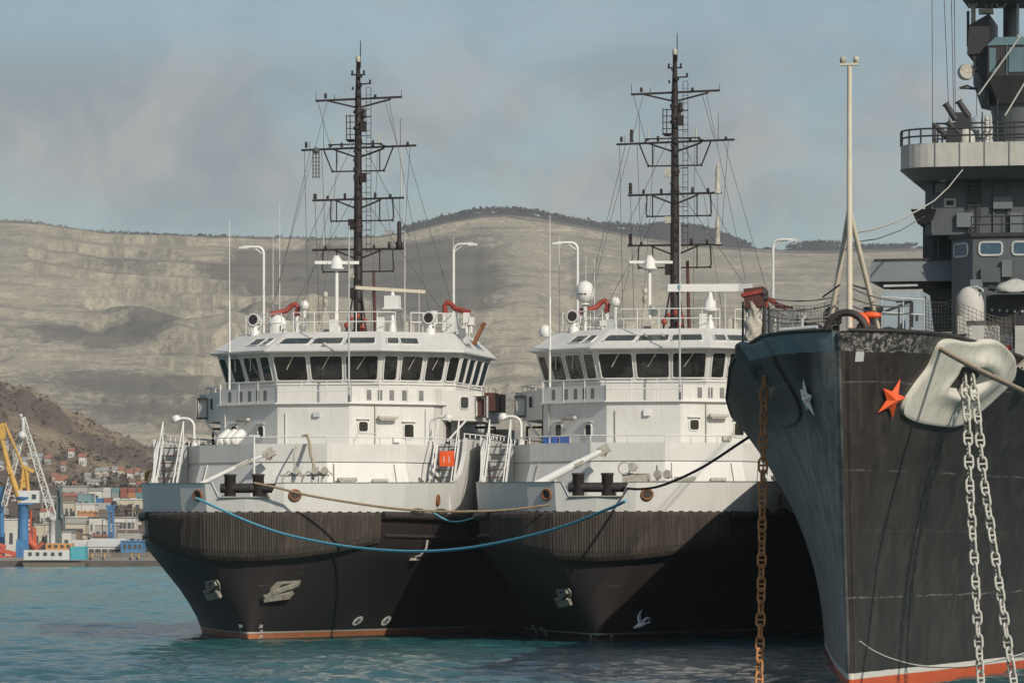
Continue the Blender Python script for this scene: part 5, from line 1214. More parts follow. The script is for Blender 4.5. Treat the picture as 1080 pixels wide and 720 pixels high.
    for x in (-1.2, 1.0, .2): MB().box(x, x + .32, 1.6, 2.0, 5.2, 6.1).build('deck_locker', 'weathered_metal', root)
    # -------- lower house: walls lean back, a vertical parapet round its roof
    hr = [(1.56, 7.7), (4.5, 9.7), (5.6, 12), (5.6, 25)]
    top = sym(hr); bot = offset_poly(top, .62); bot = [(x, min(y, 25)) for x, y in bot]
    lo = MB().loft2(at_z(bot, 5.19), at_z(top, 7.4)); lower = lo.build('lower_deckhouse', 'white_paint', root)
    par = offset_poly(top, .07); MB().loft2(at_z(par, 7.38), at_z(par, 8.14)).build('parapet', 'white_paint', root)
    def facet(bot_, top_, zb, zt, i, off=0):
        n = len(bot_); j = (i + 1) % n
        A, B, C, D = V(*bot_[i], zb), V(*bot_[j], zb), V(*top_[j], zt), V(*top_[i], zt)
        P = Patch(A, B, C, D); c = (A + B) / 2
        if P.n.dot(V(c.x, c.y - 15, 0)) < 0: P = Patch(B, A, D, C)
        return P
    # facet indexes: 0 right diagonal, 1 right side diagonal, n-2.. left; n-1 front
    nL = len(top)
    lowF = facet(bot, top, 5.19, 7.4, nL - 1); lowR = facet(bot, top, 5.19, 7.4, 0); lowL = facet(bot, top, 5.19, 7.4, nL - 2)
    rl = MB()
    rp = [V(x, y, 8.14) for x, y in (par[4], par[5], par[6], par[7], par[0], par[1], par[2], par[3])]
    rail(rl, rp, .3, (.29,), 1.4, .026); rl.build('railing', 'white_trim', root)
    def wall_lamp(P, u, vv, w=.85):
        m = MB(); c = P.p(u, vv, .22); d = (P.p(1, vv) - P.p(0, vv)).normalized()
        m.obox(c, d * w / 2, P.n * .1, V(0, 0, .06)); m.obox(c - V(0, 0, .09), d * w * .4, P.n * .07, V(0, 0, .03))
        for k in (-.3, .3): m.tube(c + d * w * k, P.p(u, vv, 0) + d * w * k, .025, n=5)
        m.build('floodlight', 'weathered_metal', root)
    wall_lamp(lowR, .22, .62); wall_lamp(lowR, .62, .6, .7)
    if v == 2: wall_lamp(lowL, .42, .6)
    # -------- upper house
    ur = [(1.6, 11.6), (4.8, 14), (5.0, 15), (5.0, 26)]
    up = sym(ur); upper = MB().loft2(at_z(up, 8.14), at_z(up, 9.95)).build('upper_deckhouse', 'white_paint', root)
    upd = offset_poly(up, .16); MB().loft2(at_z(upd, 9.953), at_z(upd, 10.02)).build('bridge_deck', 'white_trim', root)
    uF = facet(up, up, 8.14, 9.95, nL - 1); uR = facet(up, up, 8.14, 9.95, 0); uL = facet(up, up, 8.14, 9.95, nL - 2)
    wall_lamp(uR, .43, .68, .9); wall_lamp(uL, .45, .66, .9)
    def port(P, u, vv, w=.36, h=.52):
        lw = (P.p(1, .5) - P.p(0, .5)).length; lh = (P.p(.5, 1) - P.p(.5, 0)).length
        wd = window(root, P, u - w / 2 / lw, u + w / 2 / lw, vv - h / 2 / lh, vv + h / 2 / lh, .045, name='porthole_window')
        MB().obox(P.p(u, vv + (h / 2 + .12) / lh, .06), (P.p(1, .5) - P.p(0, .5)).normalized() * (w / 2 + .1), P.n * .06, V(0, 0, .015)).build('drip_ledge', 'white_trim', wd)
    port(uL, .25, .36); port(uL, .72, .34)
    port(uR, .16, .46, .42, .42); port(uR, .70, .36, .44, .6)
    # parapet of the walkway with open slots, on the diagonals
    for sgn in (1, -1):
        A, B = V(sgn * 1.65, 11.75, 10.02), V(sgn * 4.85, 14.15, 10.02); C = V(sgn * 5.05, 15, 10.02)
        pb = MB()
        t = (B - A); slots = [.18, .31, .45, .6, .8]
        for a, b_ in ((A, B), (B, C)):
            d = (b_ - a).normalized(); n = V(d.y, -d.x, 0)
            if n.y > 0: n = -n
            pb.loft2([a, b_, b_ - n * .06, a - n * .06], [p + V(0, 0, .66) for p in (a, b_, b_ - n * .06, a - n * .06)])
        pw = pb.build('walkway_parapet', 'white_paint', root)
        d = t.normalized(); n = V(d.y, -d.x, 0); n = n if n.y < 0 else -n
        for q in slots:
            MB().plate([A.lerp(B, q) + V(0, 0, .1), A.lerp(B, q + .055) + V(0, 0, .1), A.lerp(B, q + .055) + V(0, 0, .55), A.lerp(B, q) + V(0, 0, .55)], n, .006).build('parapet_slot', 'slot_grey', pw)
    rl = MB()
    rail(rl, [V(-1.65, 11.75, 10.02), V(1.65, 11.75, 10.02)], .95, (.94, .5), 1.1, .022)
    for sgn in (1, -1): rail(rl, [V(sgn * 1.65, 11.75, 10.02), V(sgn * 4.85, 14.15, 10.02), V(sgn * 5.05, 15, 10.02)], .95, (.94,), 1.2, .022)
    rl.build('railing', 'white_trim', root)
    # -------- bridge wings
    for sgn in (1, -1):
        pl = [(sgn * 5.0, 14.8), (sgn * 6.3, 17), (sgn * 6.3, 21), (sgn * 5.0, 22)]
        if sgn < 0: pl = pl[::-1]
        wg = MB().loft2(at_z(pl, 9.32), at_z(pl, 10.62)).build('bridge_wing', 'white_paint', root)
        rr_ = MB(); rail(rr_, [V(sgn * 5.0, 14.8, 10.62), V(sgn * 6.3, 17, 10.62), V(sgn * 6.3, 21, 10.62)], .25, (.24,), 1, .022); rr_.build('wing_rail', 'white_trim', wg)
        P = Patch(V(sgn * 5, 14.8, 9.32), V(sgn * 6.3, 17, 9.32), V(sgn * 6.3, 17, 10.62), V(sgn * 5, 14.8, 10.62))
        if sgn < 0: P = Patch(P.B, P.A, P.D, P.C)
        q = .55 if sgn > 0 else .45
        window(wg, P, q - .1, q + .1, .42, .8, .04, 'slot_dark', 'wing_window')
        c = P.p(.86 if sgn > 0 else .14, .5, .25)
        nb = MB().frame([c + V(-.28, 0, -.5), c + V(.28, 0, -.5), c + V(.28, 0, .45), c + V(-.28, 0, .45)], [c + V(-.2, 0, -.42), c + V(.2, 0, -.42), c + V(.2, 0, .37), c + V(-.2, 0, .37)], V(0, 1, 0), .4)
        nl = nb.build('navigation_light', 'white_trim', wg); MB().box(c.x - .19, c.x + .19, c.y + .2, c.y + .42, c.z - .4, c.z + .35).build('lamp_housing', 'maroon_paint' if sgn > 0 else 'pale_grey', nl)
        m = MB()
        for k in range(2 if sgn > 0 else 1): m.box(sgn * 6.32, sgn * 6.75, 17.6 + k * 1.5, 18.7 + k * 1.5, 9.8, 10.6)
        m.build('wing_locker', 'maroon_paint' if sgn > 0 else 'pale_grey', wg)
        MB().tube((sgn * 5.9, 15.6, 9.32), (sgn * 5.1, 15.4, 8.4), .05, n=6).build('wing_strut', 'white_trim', wg); MB().tube((sgn * 5.95, 20, 9.32), (sgn * 5.95, 20, 8.1), .08, n=8).build('wing_strut', 'white_trim', wg)
    # boat deck behind, seen through the gap under the wings
    MB().box(-5.55, 5.55, 15.5, 25, 8.141, 8.17).build('boat_deck', 'grey_deck', root)
    for sgn in (1, -1):
        MB().box(sgn * 5.02, sgn * 5.06, 15.6, 16.4, 8.3, 9.25).build('side_door', 'black_steel', root)
        MB().path([V(sgn * 6.5, 19, 8.3), V(sgn * 6.5, 19, 9.1), V(sgn * 5.6, 19, 9.1)], .07, 6).build('vent_pipe', 'black_steel', root); MB().box(sgn * 5.4, sgn * 6.4, 22, 24, 8.2, 9.1).build('boat_deck_locker', 'weathered_metal', root)
        rl = MB(); rail(rl, [V(sgn * 6.75, 11.2, 8.42), V(sgn * 6.95, 16, 8.42), V(sgn * 6.95, 22, 8.42)], .22, (.2,), 1.0, .03); rl.build('railing', 'white_trim', root)
    # -------- wheelhouse
    sill = sym([(2.3, 14.2), (5.2, 16.6), (5.2, 22.5), (3.2, 24.5)]); head = sym([(2.48, 13.8), (5.58, 16.3), (5.58, 22.6), (3.4, 24.9)])
    MB().loft2(at_z(sill, 10.02), at_z(sill, 10.92)).build('wheelhouse_base', 'white_paint', root)
    wh = MB().loft2(at_z(sill, 10.921), at_z(head, 12.28)).build('wheelhouse', 'white_paint', root)
    MB().loft2(at_z(offset_poly(sill, .05), 10.88), at_z(offset_poly(sill, .05), 10.935)).build('wheelhouse_ledge', 'white_trim', root)
    nW = len(sill)
    wf = facet(sill, head, 10.921, 12.28, nW - 1)
    for a, b_ in ((.02, .315), (.352, .648), (.685, .98)): window(wh, wf, a, b_, .12, .88, .05, wiper=True)
    wr = facet(sill, head, 10.921, 12.28, 0); wl = facet(sill, head, 10.921, 12.28, nW - 2)
    cuts = ((.05, .21), (.27, .52), (.58, .8), (.855, .975))
    for a, b_ in cuts: window(wh, wr, a, b_, .12, .88, .05, wiper=b_ - a > .2)
    for a, b_ in cuts: window(wh, wl, 1 - b_, 1 - a, .12, .88, .05, wiper=b_ - a > .2)
    for P in (facet(sill, head, 10.921, 12.28, 1), facet(sill, head, 10.921, 12.28, nW - 3)):
        for k in range(4): window(wh, P, .04 + k * .245, .04 + k * .245 + .19, .1, .88, .05)
    # roof: brow, sloping sides with skylights, flat top
    brow = sym([(2.62, 13.35), (5.75, 15.85), (5.75, 23), (3.5, 25.3)]); flat = sym([(2.1, 15.4), (4.85, 17.55), (4.85, 22.4), (3, 24.4)])
    rf = MB().loft2(at_z(brow, 12.281), at_z(brow, 12.38), True, False).loft2(at_z(brow, 12.38), at_z(flat, 13.25), False, True).build('wheelhouse_roof', 'white_paint', root)
    MB().loft2(at_z(offset_poly(brow, .04), 12.30), at_z(offset_poly(brow, .04), 12.345)).build('roof_gutter', 'pale_grey', rf)
    sk = facet(brow, flat, 12.38, 13.25, nW - 1)
    for a, b_ in ((.06, .33), (.365, .635), (.67, .94)): window(rf, sk, a, b_, .28, .62, .045, 'roof_glass', 'skylight')
    sr = facet(brow, flat, 12.38, 13.25, 0); sl = facet(brow, flat, 12.38, 13.25, nW - 2)
    for a, b_ in ((.08, .22), (.25, .47)): window(rf, sr, a, b_, .28, .62, .045, 'roof_glass', 'skylight'); window(rf, sl, 1 - b_, 1 - a, .28, .62, .045, 'roof_glass', 'skylight')
    for P in (facet(brow, flat, 12.38, 13.25, 1), facet(brow, flat, 12.38, 13.25, nW - 3)): window(rf, P, .12, .4, .28, .62, .045, 'roof_glass', 'skylight'); window(rf, P, .5, .8, .28, .62, .045, 'roof_glass', 'skylight')
    for u in (.5,) if v == 1 else (.42, .58):
        MB().sphere(sk.p(u, .16 if v == 1 else .5, .1), .1, 8).build('deck_light', 'weathered_metal', rf)
    # roof rail
    rl = MB(); zt = 13.25
    rail(rl, [V(-1.9, 15.6, zt), V(1.9, 15.6, zt), V(2.6, 16.1, zt)], .88, (.87, .45), .85, .024)
    rail(rl, [V(-4.5, 17.9, zt), V(-2.6, 16.2, zt)], .88, (.87, .45), .8, .024); rail(rl, [V(4.6, 17.6, zt), V(4.7, 22, zt), V(3, 24, zt)], .88, (.87, .45), 1, .024)
    rail(rl, [V(-4.7, 18, zt), V(-4.7, 22, zt), V(-3, 24, zt)], .88, (.87, .45), 1, .024); rail(rl, [V(3.2, 16.6, zt), V(4.6, 17.6, zt)], .88, (.87, .45), .6, .024)
    rl.build('railing', 'white_trim', root)
    # searchlights
    for sgn in (1, -1):
        c = V(sgn * 4.0, 16.9, 13.9)
        m = MB().lathe((c.x, c.y, 13.1), [(.22, 0), (.2, .3), (.1, .36), (.09, .55)], 12); m.lathe(c, [(.16, .22), (.25, .1), (.27, -.1), (.285, -.16)], 18, (SA, CA, 0))
        m.path([c + V(.3, 0, 0), c + V(.3, .02, -.25), c + V(0, .02, -.38), c + V(-.3, .02, -.25), c + V(-.3, 0, 0)], .03, 6)
        s_ = m.build('searchlight', 'white_trim', root)
        MB().lathe(c, [(.22, -.172), (.21, -.164)], 18, (SA, CA, 0)).build('lens', 'black_steel', s_)
    # fire monitors in red
    for k, (px, dirx) in enumerate(((313, -1), (470, 1))):
        p = T1.at(px, 340, y=19.0); c = V(p.x, 19.0, 13.25)
        if v == 2 and k == 0: c.x -= .3
        m = MB().tube(c, c + V(0, 0, .95), .09, n=10); pl_ = m.build('monitor_post', 'white_trim', root)
        m = MB(); z0 = c + V(0, 0, .95)
        m.path([z0, z0 + V(-.05 * dirx, 0, .32), z0 + V(.05 * dirx, 0, .5), z0 + V(.25 * dirx, 0, .42), z0 + V(.45 * dirx, -.1, .2), z0 + V(1.0 * dirx, -.3, .05)], .12, 8)
        m.tube(z0 + V(.8 * dirx, -.24, .08), z0 + V(1.15 * dirx, -.34, .0), .1, .15, 10); m.tube(z0 + V(-.05, 0, .1), z0 + V(.05, 0, .1), .2, n=10)
        m.build('fire_monitor', 'red_paint', root)
    # satellite domes
    if v == 1:
        p = at(293, 345, y=18.0); MB().lathe((p.x, p.y, 13.25), [(.42, 0), (.44, .3), (.42, .55), (.3, .78), (.12, .9), (0, .92)], 20).build('satellite_dome', 'white_trim', root)
    else:
        p = at(617, 345, y=18.5); m = MB().tube((p.x, p.y, 13.25), (p.x, p.y, 14.55), .09, n=8); m.lathe((p.x, p.y, 14.5), [(.22, 0), (.22, .05), (.12, .07), (.12, .14), (.3, .16), (.3, .2), (.37, .24), (.4, .5), (.39, .72), (.3, .92), (.14, 1.03), (0, 1.05)], 20)
        dm = m.build('satellite_dome', 'white_trim', root); q = V(p.x - .03, p.y - .41, 14.93)
        m = MB()
        for k, w_ in enumerate((.1, .09, .1)): m.box(q.x - .2 + k * .13, q.x - .2 + k * .13 + w_, q.y + .0, q.y + .03, q.z, q.z + .05)
        m.build('dome_lettering', 'slot_dark', dm)
        p = at(570.5, 351, y=16.9); MB().lathe(at(575, 350, y=16.9), [(.2, -.2), (.3, 0), (.2, .25), (0, .32)], 12).build('small_dome', 'white_trim', root)
    # second small dome on a thin post, right of the left monitor
    p = at(321 if v == 1 else 649, 330, y=18.8); m = MB().tube((p.x, p.y, 13.25), (p.x, p.y, 14.45), .075, n=8); m.lathe((p.x, p.y, 14.42), [(.1, 0), (.2, .05), (.21, .25), (.12, .4), (0, .43)], 14); m.build('antenna_dome', 'white_trim', root)
    # lamp davits
    for sgn in (1, -1):
        m = gooseneck((sgn * 4.4, 20, 13.2), 4.15, V(sgn * .92, -.1, 0), .065, .3); m.obox((sgn * 5.3, 19.9, 17.32), (.2, 0, 0), (0, .12, 0), (0, 0, .05)); m.tube((sgn * 4.42, 20, 17.0), (sgn * 4.85, 19.95, 17.33), .03, n=6)
        m.build('lamp_davit', 'white_trim', root)
    # goosenecks at the corners of the lower house roof
    for sgn in (1, -1):
        m = gooseneck((sgn * 5.25, 11.3, 8.1), 1.25, V(sgn * .62, -.05, 0), .06, .38); m.lathe((sgn * 5.92, 11.25, 9.12), [(.18, .12), (.2, .3), (.12, .38)], 12, (sgn * .5, 0, .8)); m.tube((sgn * 5.25, 11.3, 7.95), (sgn * 5.25, 11.3, 8.3), .13, n=10)
        m.build('gooseneck_lamp', 'white_trim', root)
    # whips and flagstaffs
    w1 = at(368, 425, y=12.3) if v == 1 else at(717, 430, y=12.3); zt = at(368, 238, y=12.3).z
    MB().tube((w1.x, 12.3, 10.0), (w1.x, 12.3, zt), .05, .03, 7).build('signal_staff', 'pale_grey', root)
    w2 = at(242, 412, y=15) if v == 1 else at(580, 412, y=15)
    m = MB().tube((w2.x, 15, 10.6), (w2.x, 15, 14.6), .055, .05, 7); m.tube((w2.x, 15, 14.6), (w2.x, 15, 18.2), .025, .015, 6); m.build('whip_antenna', 'white_trim', root)
    for px, y0, y1 in ((288, 338, 250), (295, 338, 215), (427, 338, 190), (478, 338, 250), (442, 335, 305)) if v == 1 else ((618, 300, 270), (627, 338, 272), (755, 335, 300), (590, 335, 250), (765, 335, 305)):
        p = at(px, y0, y=21.0); q = at(px, y1, y=21.0); MB().tube(V(p.x, 21, 13.25), V(p.x, 21, q.z), .022, .012, 5).build('whip_antenna', 'white_trim', root)
    # -------- radars
    def radar(px, ypole, yscan, s, x0, x1, thick, gear, lettering=False, tilt=0.0):
        p = at(px, 340, y=s); zs_ = at(px, yscan, y=s).z; zp = at(px, ypole, y=s).z
        m = MB().lathe((p.x, s, 13.25), [(.22, 0), (.16, .35), (.085, .5), (.085, zp - 13.25)], 12)
        if gear == 'box': m.box(p.x - .32, p.x + .32, s - .28, s + .28, zp, zp + .55); m.box(p.x - .4, p.x + .4, s - .35, s + .35, zp - .05, zp); m.tube((p.x, s, zp + .55), (p.x, s, zs_), .1, .06, 8)
        else: m.lathe((p.x, s, zp), [(.12, -.05), (.34, 0), (.34, .06), (.27, .1), (.25, .42), (.16, .5), (.12, .62), (.05, zs_ - zp)], 14)
        r_ = m.build('radar_mast', 'white_trim', root)
        a = at(x0, yscan, y=s); b_ = at(x1, yscan, y=s); dz = tilt
        m = MB(); m.obox(V((a.x + b_.x) / 2, s, zs_), V((b_.x - a.x) / 2, .25, dz), V(-.04, .09, 0), V(0, 0, thick / 2))
        sc = m.build('radar_scanner', 'white_trim' if gear != 'box' else 'cream_paint', r_)
        return sc, V((a.x + b_.x) / 2, s, zs_), b_.x - a.x
    if v == 1:
        radar(355, 284, 277, 18.3, 333, 377, .14, 'round'); radar(414, 325, 305.5, 17.5, 376, 447, .14, 'box', tilt=-.1)
    else:
        radar(685, 284, 276.5, 18.3, 664, 708, .12, 'round')
        sc, c, w = radar(749, 328, 303.5, 17.5, 704.5, 792, .33, 'round')
        d = V(w / 2, .25, 0).normalized()
        text_mesh('Radyoplus', .34, 'red_paint', sc, c + V(-.62, -.04, 0) - V(-.04, .09, 0).normalized() * .1, d, V(0, 0, 1), off=.005)
        m = MB(); q = c - d * 1.35 - V(-.04, .09, 0).normalized() * .102
        m.plate([q + d * .12 * math.cos(t) * (.6 + .4 * math.sin(t)) + V(0, 0, .13 * math.sin(t)) for t in [i * .5 for i in range(12)]], V(.04, -.09, 0), .008); m.build('emblem', 'crane_blue', sc)
        m = MB(); q = c + d * (w / 2 - .3); m.obox(q, d * .28, V(-.04, .09, 0) * 1.08, V(0, 0, .168)); m.build('scanner_end', 'pale_grey', sc)
    # small instrument posts on the roof
    for px, h in ((343, 1.75), (300, .5), (458, 1.0), (492, .9), (497, .7)):
        p = T1.at(px, 338, y=17.6); m = MB().tube((p.x, 17.6, 13.25), (p.x, 17.6, 13.25 + h), .06, .045, 8)
        if h > 1.5: m.lathe((p.x, 17.6, 14.5), [(.09, 0), (.12, .05), (.12, .25), (.09, .3)], 10); m.lathe((p.x, 17.6, 14.9), [(.1, 0), (.12, .05), (.12, .2), (.05, .25)], 10); m.loft2(at_z([(p.x - .3, 17.4), (p.x + .35, 17.4), (p.x + .35, 17.8), (p.x - .3, 17.8)], 13.25), at_z([(p.x - .1, 17.5), (p.x + .1, 17.5), (p.x + .1, 17.7), (p.x - .1, 17.7)], 14.2))
        else: m.box(p.x - .13, p.x + .13, 17.5, 17.7, 13.25 + h * .5, 13.25 + h)
        m.build('instrument_post', 'weathered_metal' if h > 1.5 else 'white_trim', root)
    m = MB(); p = V(4.6, 19, 13.2); m.box(4.2, 4.75, 18.6, 19.4, 13.25, 14.2); m.box(5.0, 5.35, 18.2, 18.6, 12.7, 13.6); m.build('equipment_locker', 'white_trim', root)
    m = MB(); p, q = at(498 if v == 1 else 838, 366, y=20), at(511 if v == 1 else 851, 340, y=20); m.beam(p, q, .2, .16); m.path([at(492, 362, y=19) if v == 1 else p + V(-.3, 0, 0), at(490, 352, y=19) if v == 1 else p + V(-.3, 0, .4), at(496, 340, y=19) if v == 1 else p + V(0, 0, .9)], .05, 6)
    m.build('davit_arm', 'rusty_steel', root)
    # -------- mast
    mz = lambda py: CZ + (HY - py) / F * 194.6
    mk = MB()
    mk.lathe((0, 20, 13.2), [(.3, 0), (.3, .3), (.21, .4), (.2, 5), (.165, mz(158) - 13.2), (.15, mz(105) - 13.2), (.10, mz(78) - 13.2), (.09, mz(66) - 13.2), (.1, mz(66) - 13.2), (.1, mz(60) - 13.2)], 12)
    mk.tube((.1, 20, mz(72)), (.11, 20, mz(43)), .028, .02, 6)
    mast = mk.build('mast', 'mast_paint', root)
    MB().lathe((0, 20, mz(66)), [(.09, 0), (.115, .02), (.115, .26), (.06, .3)], 10).build('masthead_lamp', 'weathered_metal', mast)
    # collars and cable clamps on the column
    cl = MB()
    for i in range(26):
        z = 14.4 + i * .42; a = rng.random() * 6; cl.box(.12 * math.cos(a) - .06, .12 * math.cos(a) + .1, 19.78, 19.9, z, z + .1 + .1 * rng.random())
    for z in (mz(120), mz(137), mz(188), mz(240)): cl.lathe((0, 20, z), [(.2, 0), (.22, .03), (.22, .12), (.2, .15)], 10)
    for dx in (-.16, .17): cl.path([V(dx, 19.9, 13.5), V(dx * 1.05, 19.9, 16), V(dx * .8, 19.9, mz(170))], .03, 5)
    cl.build('mast_fittings', 'mast_paint', mast)
    def yard(py, l, r, brace, loop=None, slant=0.0):
        z = mz(py); m = MB()
        m.beam((-l, 20, z - slant), (r, 20, z + slant), .09, .09)
        for sg, e in ((-1, l), (1, r)):
            m.beam((sg * e * brace, 20, z - .04), (sg * .1, 20, z - (.42 if loop else .38)), .075, .075)
        if loop:
            a, b_, dz = loop
            for sg, e in ((-1, a), (1, b_)):
                e2 = e - (.42 if dz > 1 else 0); zl = z - abs(dz)
                m.path([V(sg * e, 20, z), V(sg * (e2 + .04), 20, zl + .1), V(sg * (e2 - .08), 20, zl), V(sg * .1, 20, zl)], .035, 5)
                m.tube((sg * 1.0, 20, z - .1), (sg * 1.0, 20, zl), .03, n=5)
                m.sphere((sg * 1.0, 20, zl), .06, 6); m.sphere((sg * e2, 20, zl), .06, 6)
        yd = m.build('yard', 'mast_paint', mast)
        return yd, z
    y1, z1 = yard(104.5, 1.97, 2.02, .75, None, .05)
    y2, z2 = yard(156, 2.63, 2.68, .45, (1.62, 1.62, 1.05), .06)
    y3, z3 = yard(210, 2.12, 2.12, .5, (1.25, 1.6, .98), .03)
    y4, z4 = yard(263, 2.12, 2.12, .5, (1.62, 1.6, 1.0))
    # second wider grid bars on yard two
    m = MB(); m.beam((-1.3, 19.6, z2 + .12), (1.2, 19.6, z2 + .14), .06, .06); m.beam((-1.35, 20, z2 + .05), (-1.1, 19.6, z2 + .1), .05, .05); m.beam((1.3, 20, z2 + .05), (1.1, 19.6, z2 + .1), .05, .05); m.build('yard_spreader', 'mast_paint', y2)
    def lamp(x, z, h=.35, r=.07, n=1, par=mast):
        m = MB()
        for k in range(n): m.lathe((x, 20, z + k * h), [(r * .6, 0), (r, .02), (r, h * .3), (r * .8, h * .4), (r * .8, h * .7), (r, h * .8), (r * .5, h)], 10)
        m.build('signal_lamp', 'mast_paint', par)
    m = MB(); m.beam((-.32, 20, mz(79)), (.32, 20, mz(79)), .06, .06); m.beam((0, 20, mz(89)), (.58, 20, mz(88.5)), .06, .06); m.build('lamp_bracket', 'mast_paint', mast)
    for x, py in ((-.27, 79), (.27, 79), (.55, 89)): lamp(x, mz(py), .2, .055)
    lamp(-.25, mz(95), .15, .05); lamp(.25, mz(125), .45, .11); lamp(.2, mz(131), .35, .1)
    if v == 1: lamp(-2.0, z3 + .03, .25, .09, 1, y3)
    else:
        lamp(-1.95, z2 + .03, .28, .09, 2, y2)
        lamp(-2.0, z3 + .03, .25, .09, 2, y3); lamp(-2.0, z4 + .03, .25, .09, 2, y4)
    # whip aerials on the yards
    def stick(x, z, h, r=.03, m_='weathered_metal', par=mast): MB().tube((x, 20, z), (x, 20, z + h), r, r * .6, 6).build('aerial', m_, par)
    stick(-1.95, z1, .4, .015, 'mast_paint', y1); stick(2.0, z1, .35, .015, 'mast_paint', y1); stick(-1.1, z1, .22, .02, 'mast_paint', y1)
    stick(-1.6, z2, 1.3, .015, 'wire', y2); stick(1.95, z2, 1.3, .02, 'wire', y2); stick(-2.25, z2, .35, .015, 'mast_paint', y2); stick(-1.2, z2 + .1, .5, .04, 'weathered_metal', y2); stick(.95, z2 + .1, .55, .05, 'weathered_metal', y2)
    if v == 1:
        stick(1.98, z3, 2.2, .045, 'pale_grey', y3); stick(-1.6, z4 + .2, 1.3, .03, 'pale_grey', y4)
        m = MB().lathe((1.9, 20, z4), [(.12, 0), (.16, .05), (.16, .3), (.1, .35), (.1, 1.2), (.04, 1.25)], 8); m.build('aerial_drum', 'mast_paint', y4)
        m = MB()
        for dx in (-.14, 0, .14): m.tube((-1.95 + dx, 20, z2 - .1), (-1.95 + dx, 20, z2 - 1.35), .03, n=5)
        for k in range(7): m.beam((-2.12, 20, z2 - .25 - k * .17), (-1.78, 20, z2 - .25 - k * .17), .03, .03)
        m.sphere((-1.95, 20, z2 - .08), .16, 8); m.build('dipole_array', 'wire', y2)
    else:
        for yy, zz in ((y3, z3), (y4, z4)):
            MB().lathe((1.92, 20, zz), [(.18, 0), (.18, .08), (.1, .1), (.12, .4), (.09, .6), (.11, .9), (.06, 1.2), (.04, 1.35)], 8).build('aerial_drum', 'weathered_metal', yy)
        m = MB().lathe((1.95, 20, z2 - 2.0), [(.05, 0), (.12, .05), (.12, .8), (.06, .9)], 8)
    # ladder, basket, gaff
    m = MB()
    for dx in (.36, .58): m.tube((dx, 20.05, 17.0), (dx, 20.05, mz(93)), .014, n=4)
    for k in range(24): m.beam((.36, 20.05, 17.1 + k * .32), (.58, 20.05, 17.1 + k * .32), .02, .02)
    for k in range(9): m.beam((.1, 20.05, 17.2 + k * .85), (.58, 20.05, 17.2 + k * .85), .03, .03)
    m.build('mast_ladder', 'mast_paint', mast)
    m = MB(); zb = mz(148)
    m.lathe((-.33, 20, zb), [(.12, -.08), (.24, 0), (.24, .04)], 10)
    for dx in (-.52, -.35): m.tube((dx, 19.9, zb), (dx, 19.9, zb + 1.15), .025, n=5)
    for k in range(4): m.beam((-.54, 19.9, zb + .25 + k * .28), (-.1, 19.9, zb + .25 + k * .28), .035, .035)
    m.build('lookout_basket', 'mast_paint', mast)
    m = MB(); p, q = (at(396, 338, y=21), at(394, 285, y=21)) if v == 1 else (at(727, 338, y=21), at(725, 275, y=21))
    m.tube(V(p.x, 21, 13.2), q, .085, .07, 8); m.build('exhaust_pipe', 'maroon_paint', root)
    m = MB(); k0 = .25
    for x0, x1 in ((-.5, -.12), (.5, .12)): m.tube((x0, 19.6, 13.2), (x1, 19.95, 15.6), .045, n=6)
    m.build('mast_stay_leg', 'mast_paint', mast)
    m = MB()
    for dx, dz, r in ((-.4, .5, .14), (.3, .35, .16), (.42, .7, .12), (-.2, .8, .1), (.1, .9, .12)): m.sphere((dx, 19.5, 13.25 + dz), r, 8, (1, .7, 1.1))
    m.build('hose_bundle', 'red_paint', root)
    if v == 2: MB().sphere((-.75, 18.6, 14.15), .22, 10).build('buoy_float', 'pale_grey', root)
    # rigging wires
    m = MB()
    for a, b_ in (((-1.9, z1), (-1.35, z2)), ((-2.5, z2), (-2.4, 13.6)), ((-1.7, z2), (-1.6, z4)), ((2.4, z2), (2.0, z4)), ((1.2, z1), (1.75, z2)), ((.2, mz(150)), (2.3, mz(250))), ((-.2, mz(150)), (-2.5, mz(255))), ((-.15, mz(205)), (-3.6, 13.8)), ((.15, mz(205)), (4.2, 13.8)), ((-2.0, z3), (-1.9, 13.8)), ((1.9, z3), (1.9, z4))):
        m.tube((a[0], 20, a[1]), (b_[0], 20.4, b_[1]), .012, n=4)
    m.build('rigging_wire', 'wire', mast)
    # more gear on the mast: lamps, boxes and running stays
    for yy, zz, xs in ((y2, z2, (-2.4, -.75, .7, 2.3)), (y3, z3, (-1.4, -.6, .8, 1.5)), (y4, z4, (-1.5, .75, 1.45)), (y1, z1, (-1.5, .8))):
        for x in xs:
            h_ = rng.uniform(.12, .3); MB().lathe((x, 19.95, zz + .04), [(.05, 0), (.065, .03), (.065, h_ * .7), (.04, h_)], 8).build('signal_lamp', 'mast_paint', yy)
    for z_ in (15.2, 16.1, 18.3, 20.4, 22.7):
        sx = rng.choice((-1, 1)); MB().obox((sx * .28, 19.85, z_), (.13, 0, 0), (0, .1, 0), (0, 0, rng.uniform(.14, .28))).build('junction_box', rng.choice(('mast_paint', 'weathered_metal')), mast)
    m = MB()
    for x0, z_, x1, y1_ in ((-1.4, z1, -3.8, 18), (1.4, z1, 3.9, 18), (-2.2, z2, -4.5, 21), (2.2, z2, 4.5, 21), (-.9, z2, -1.0, 17), (.9, z2, 1.3, 17), (-1.2, z3, -2.3, 17.5), (1.3, z3, 2.6, 17.5)):
        m.tube((x0, 20, z_), (x1, y1_, 13.4), .011, n=4)
    m.build('stay_wire', 'wire', mast)
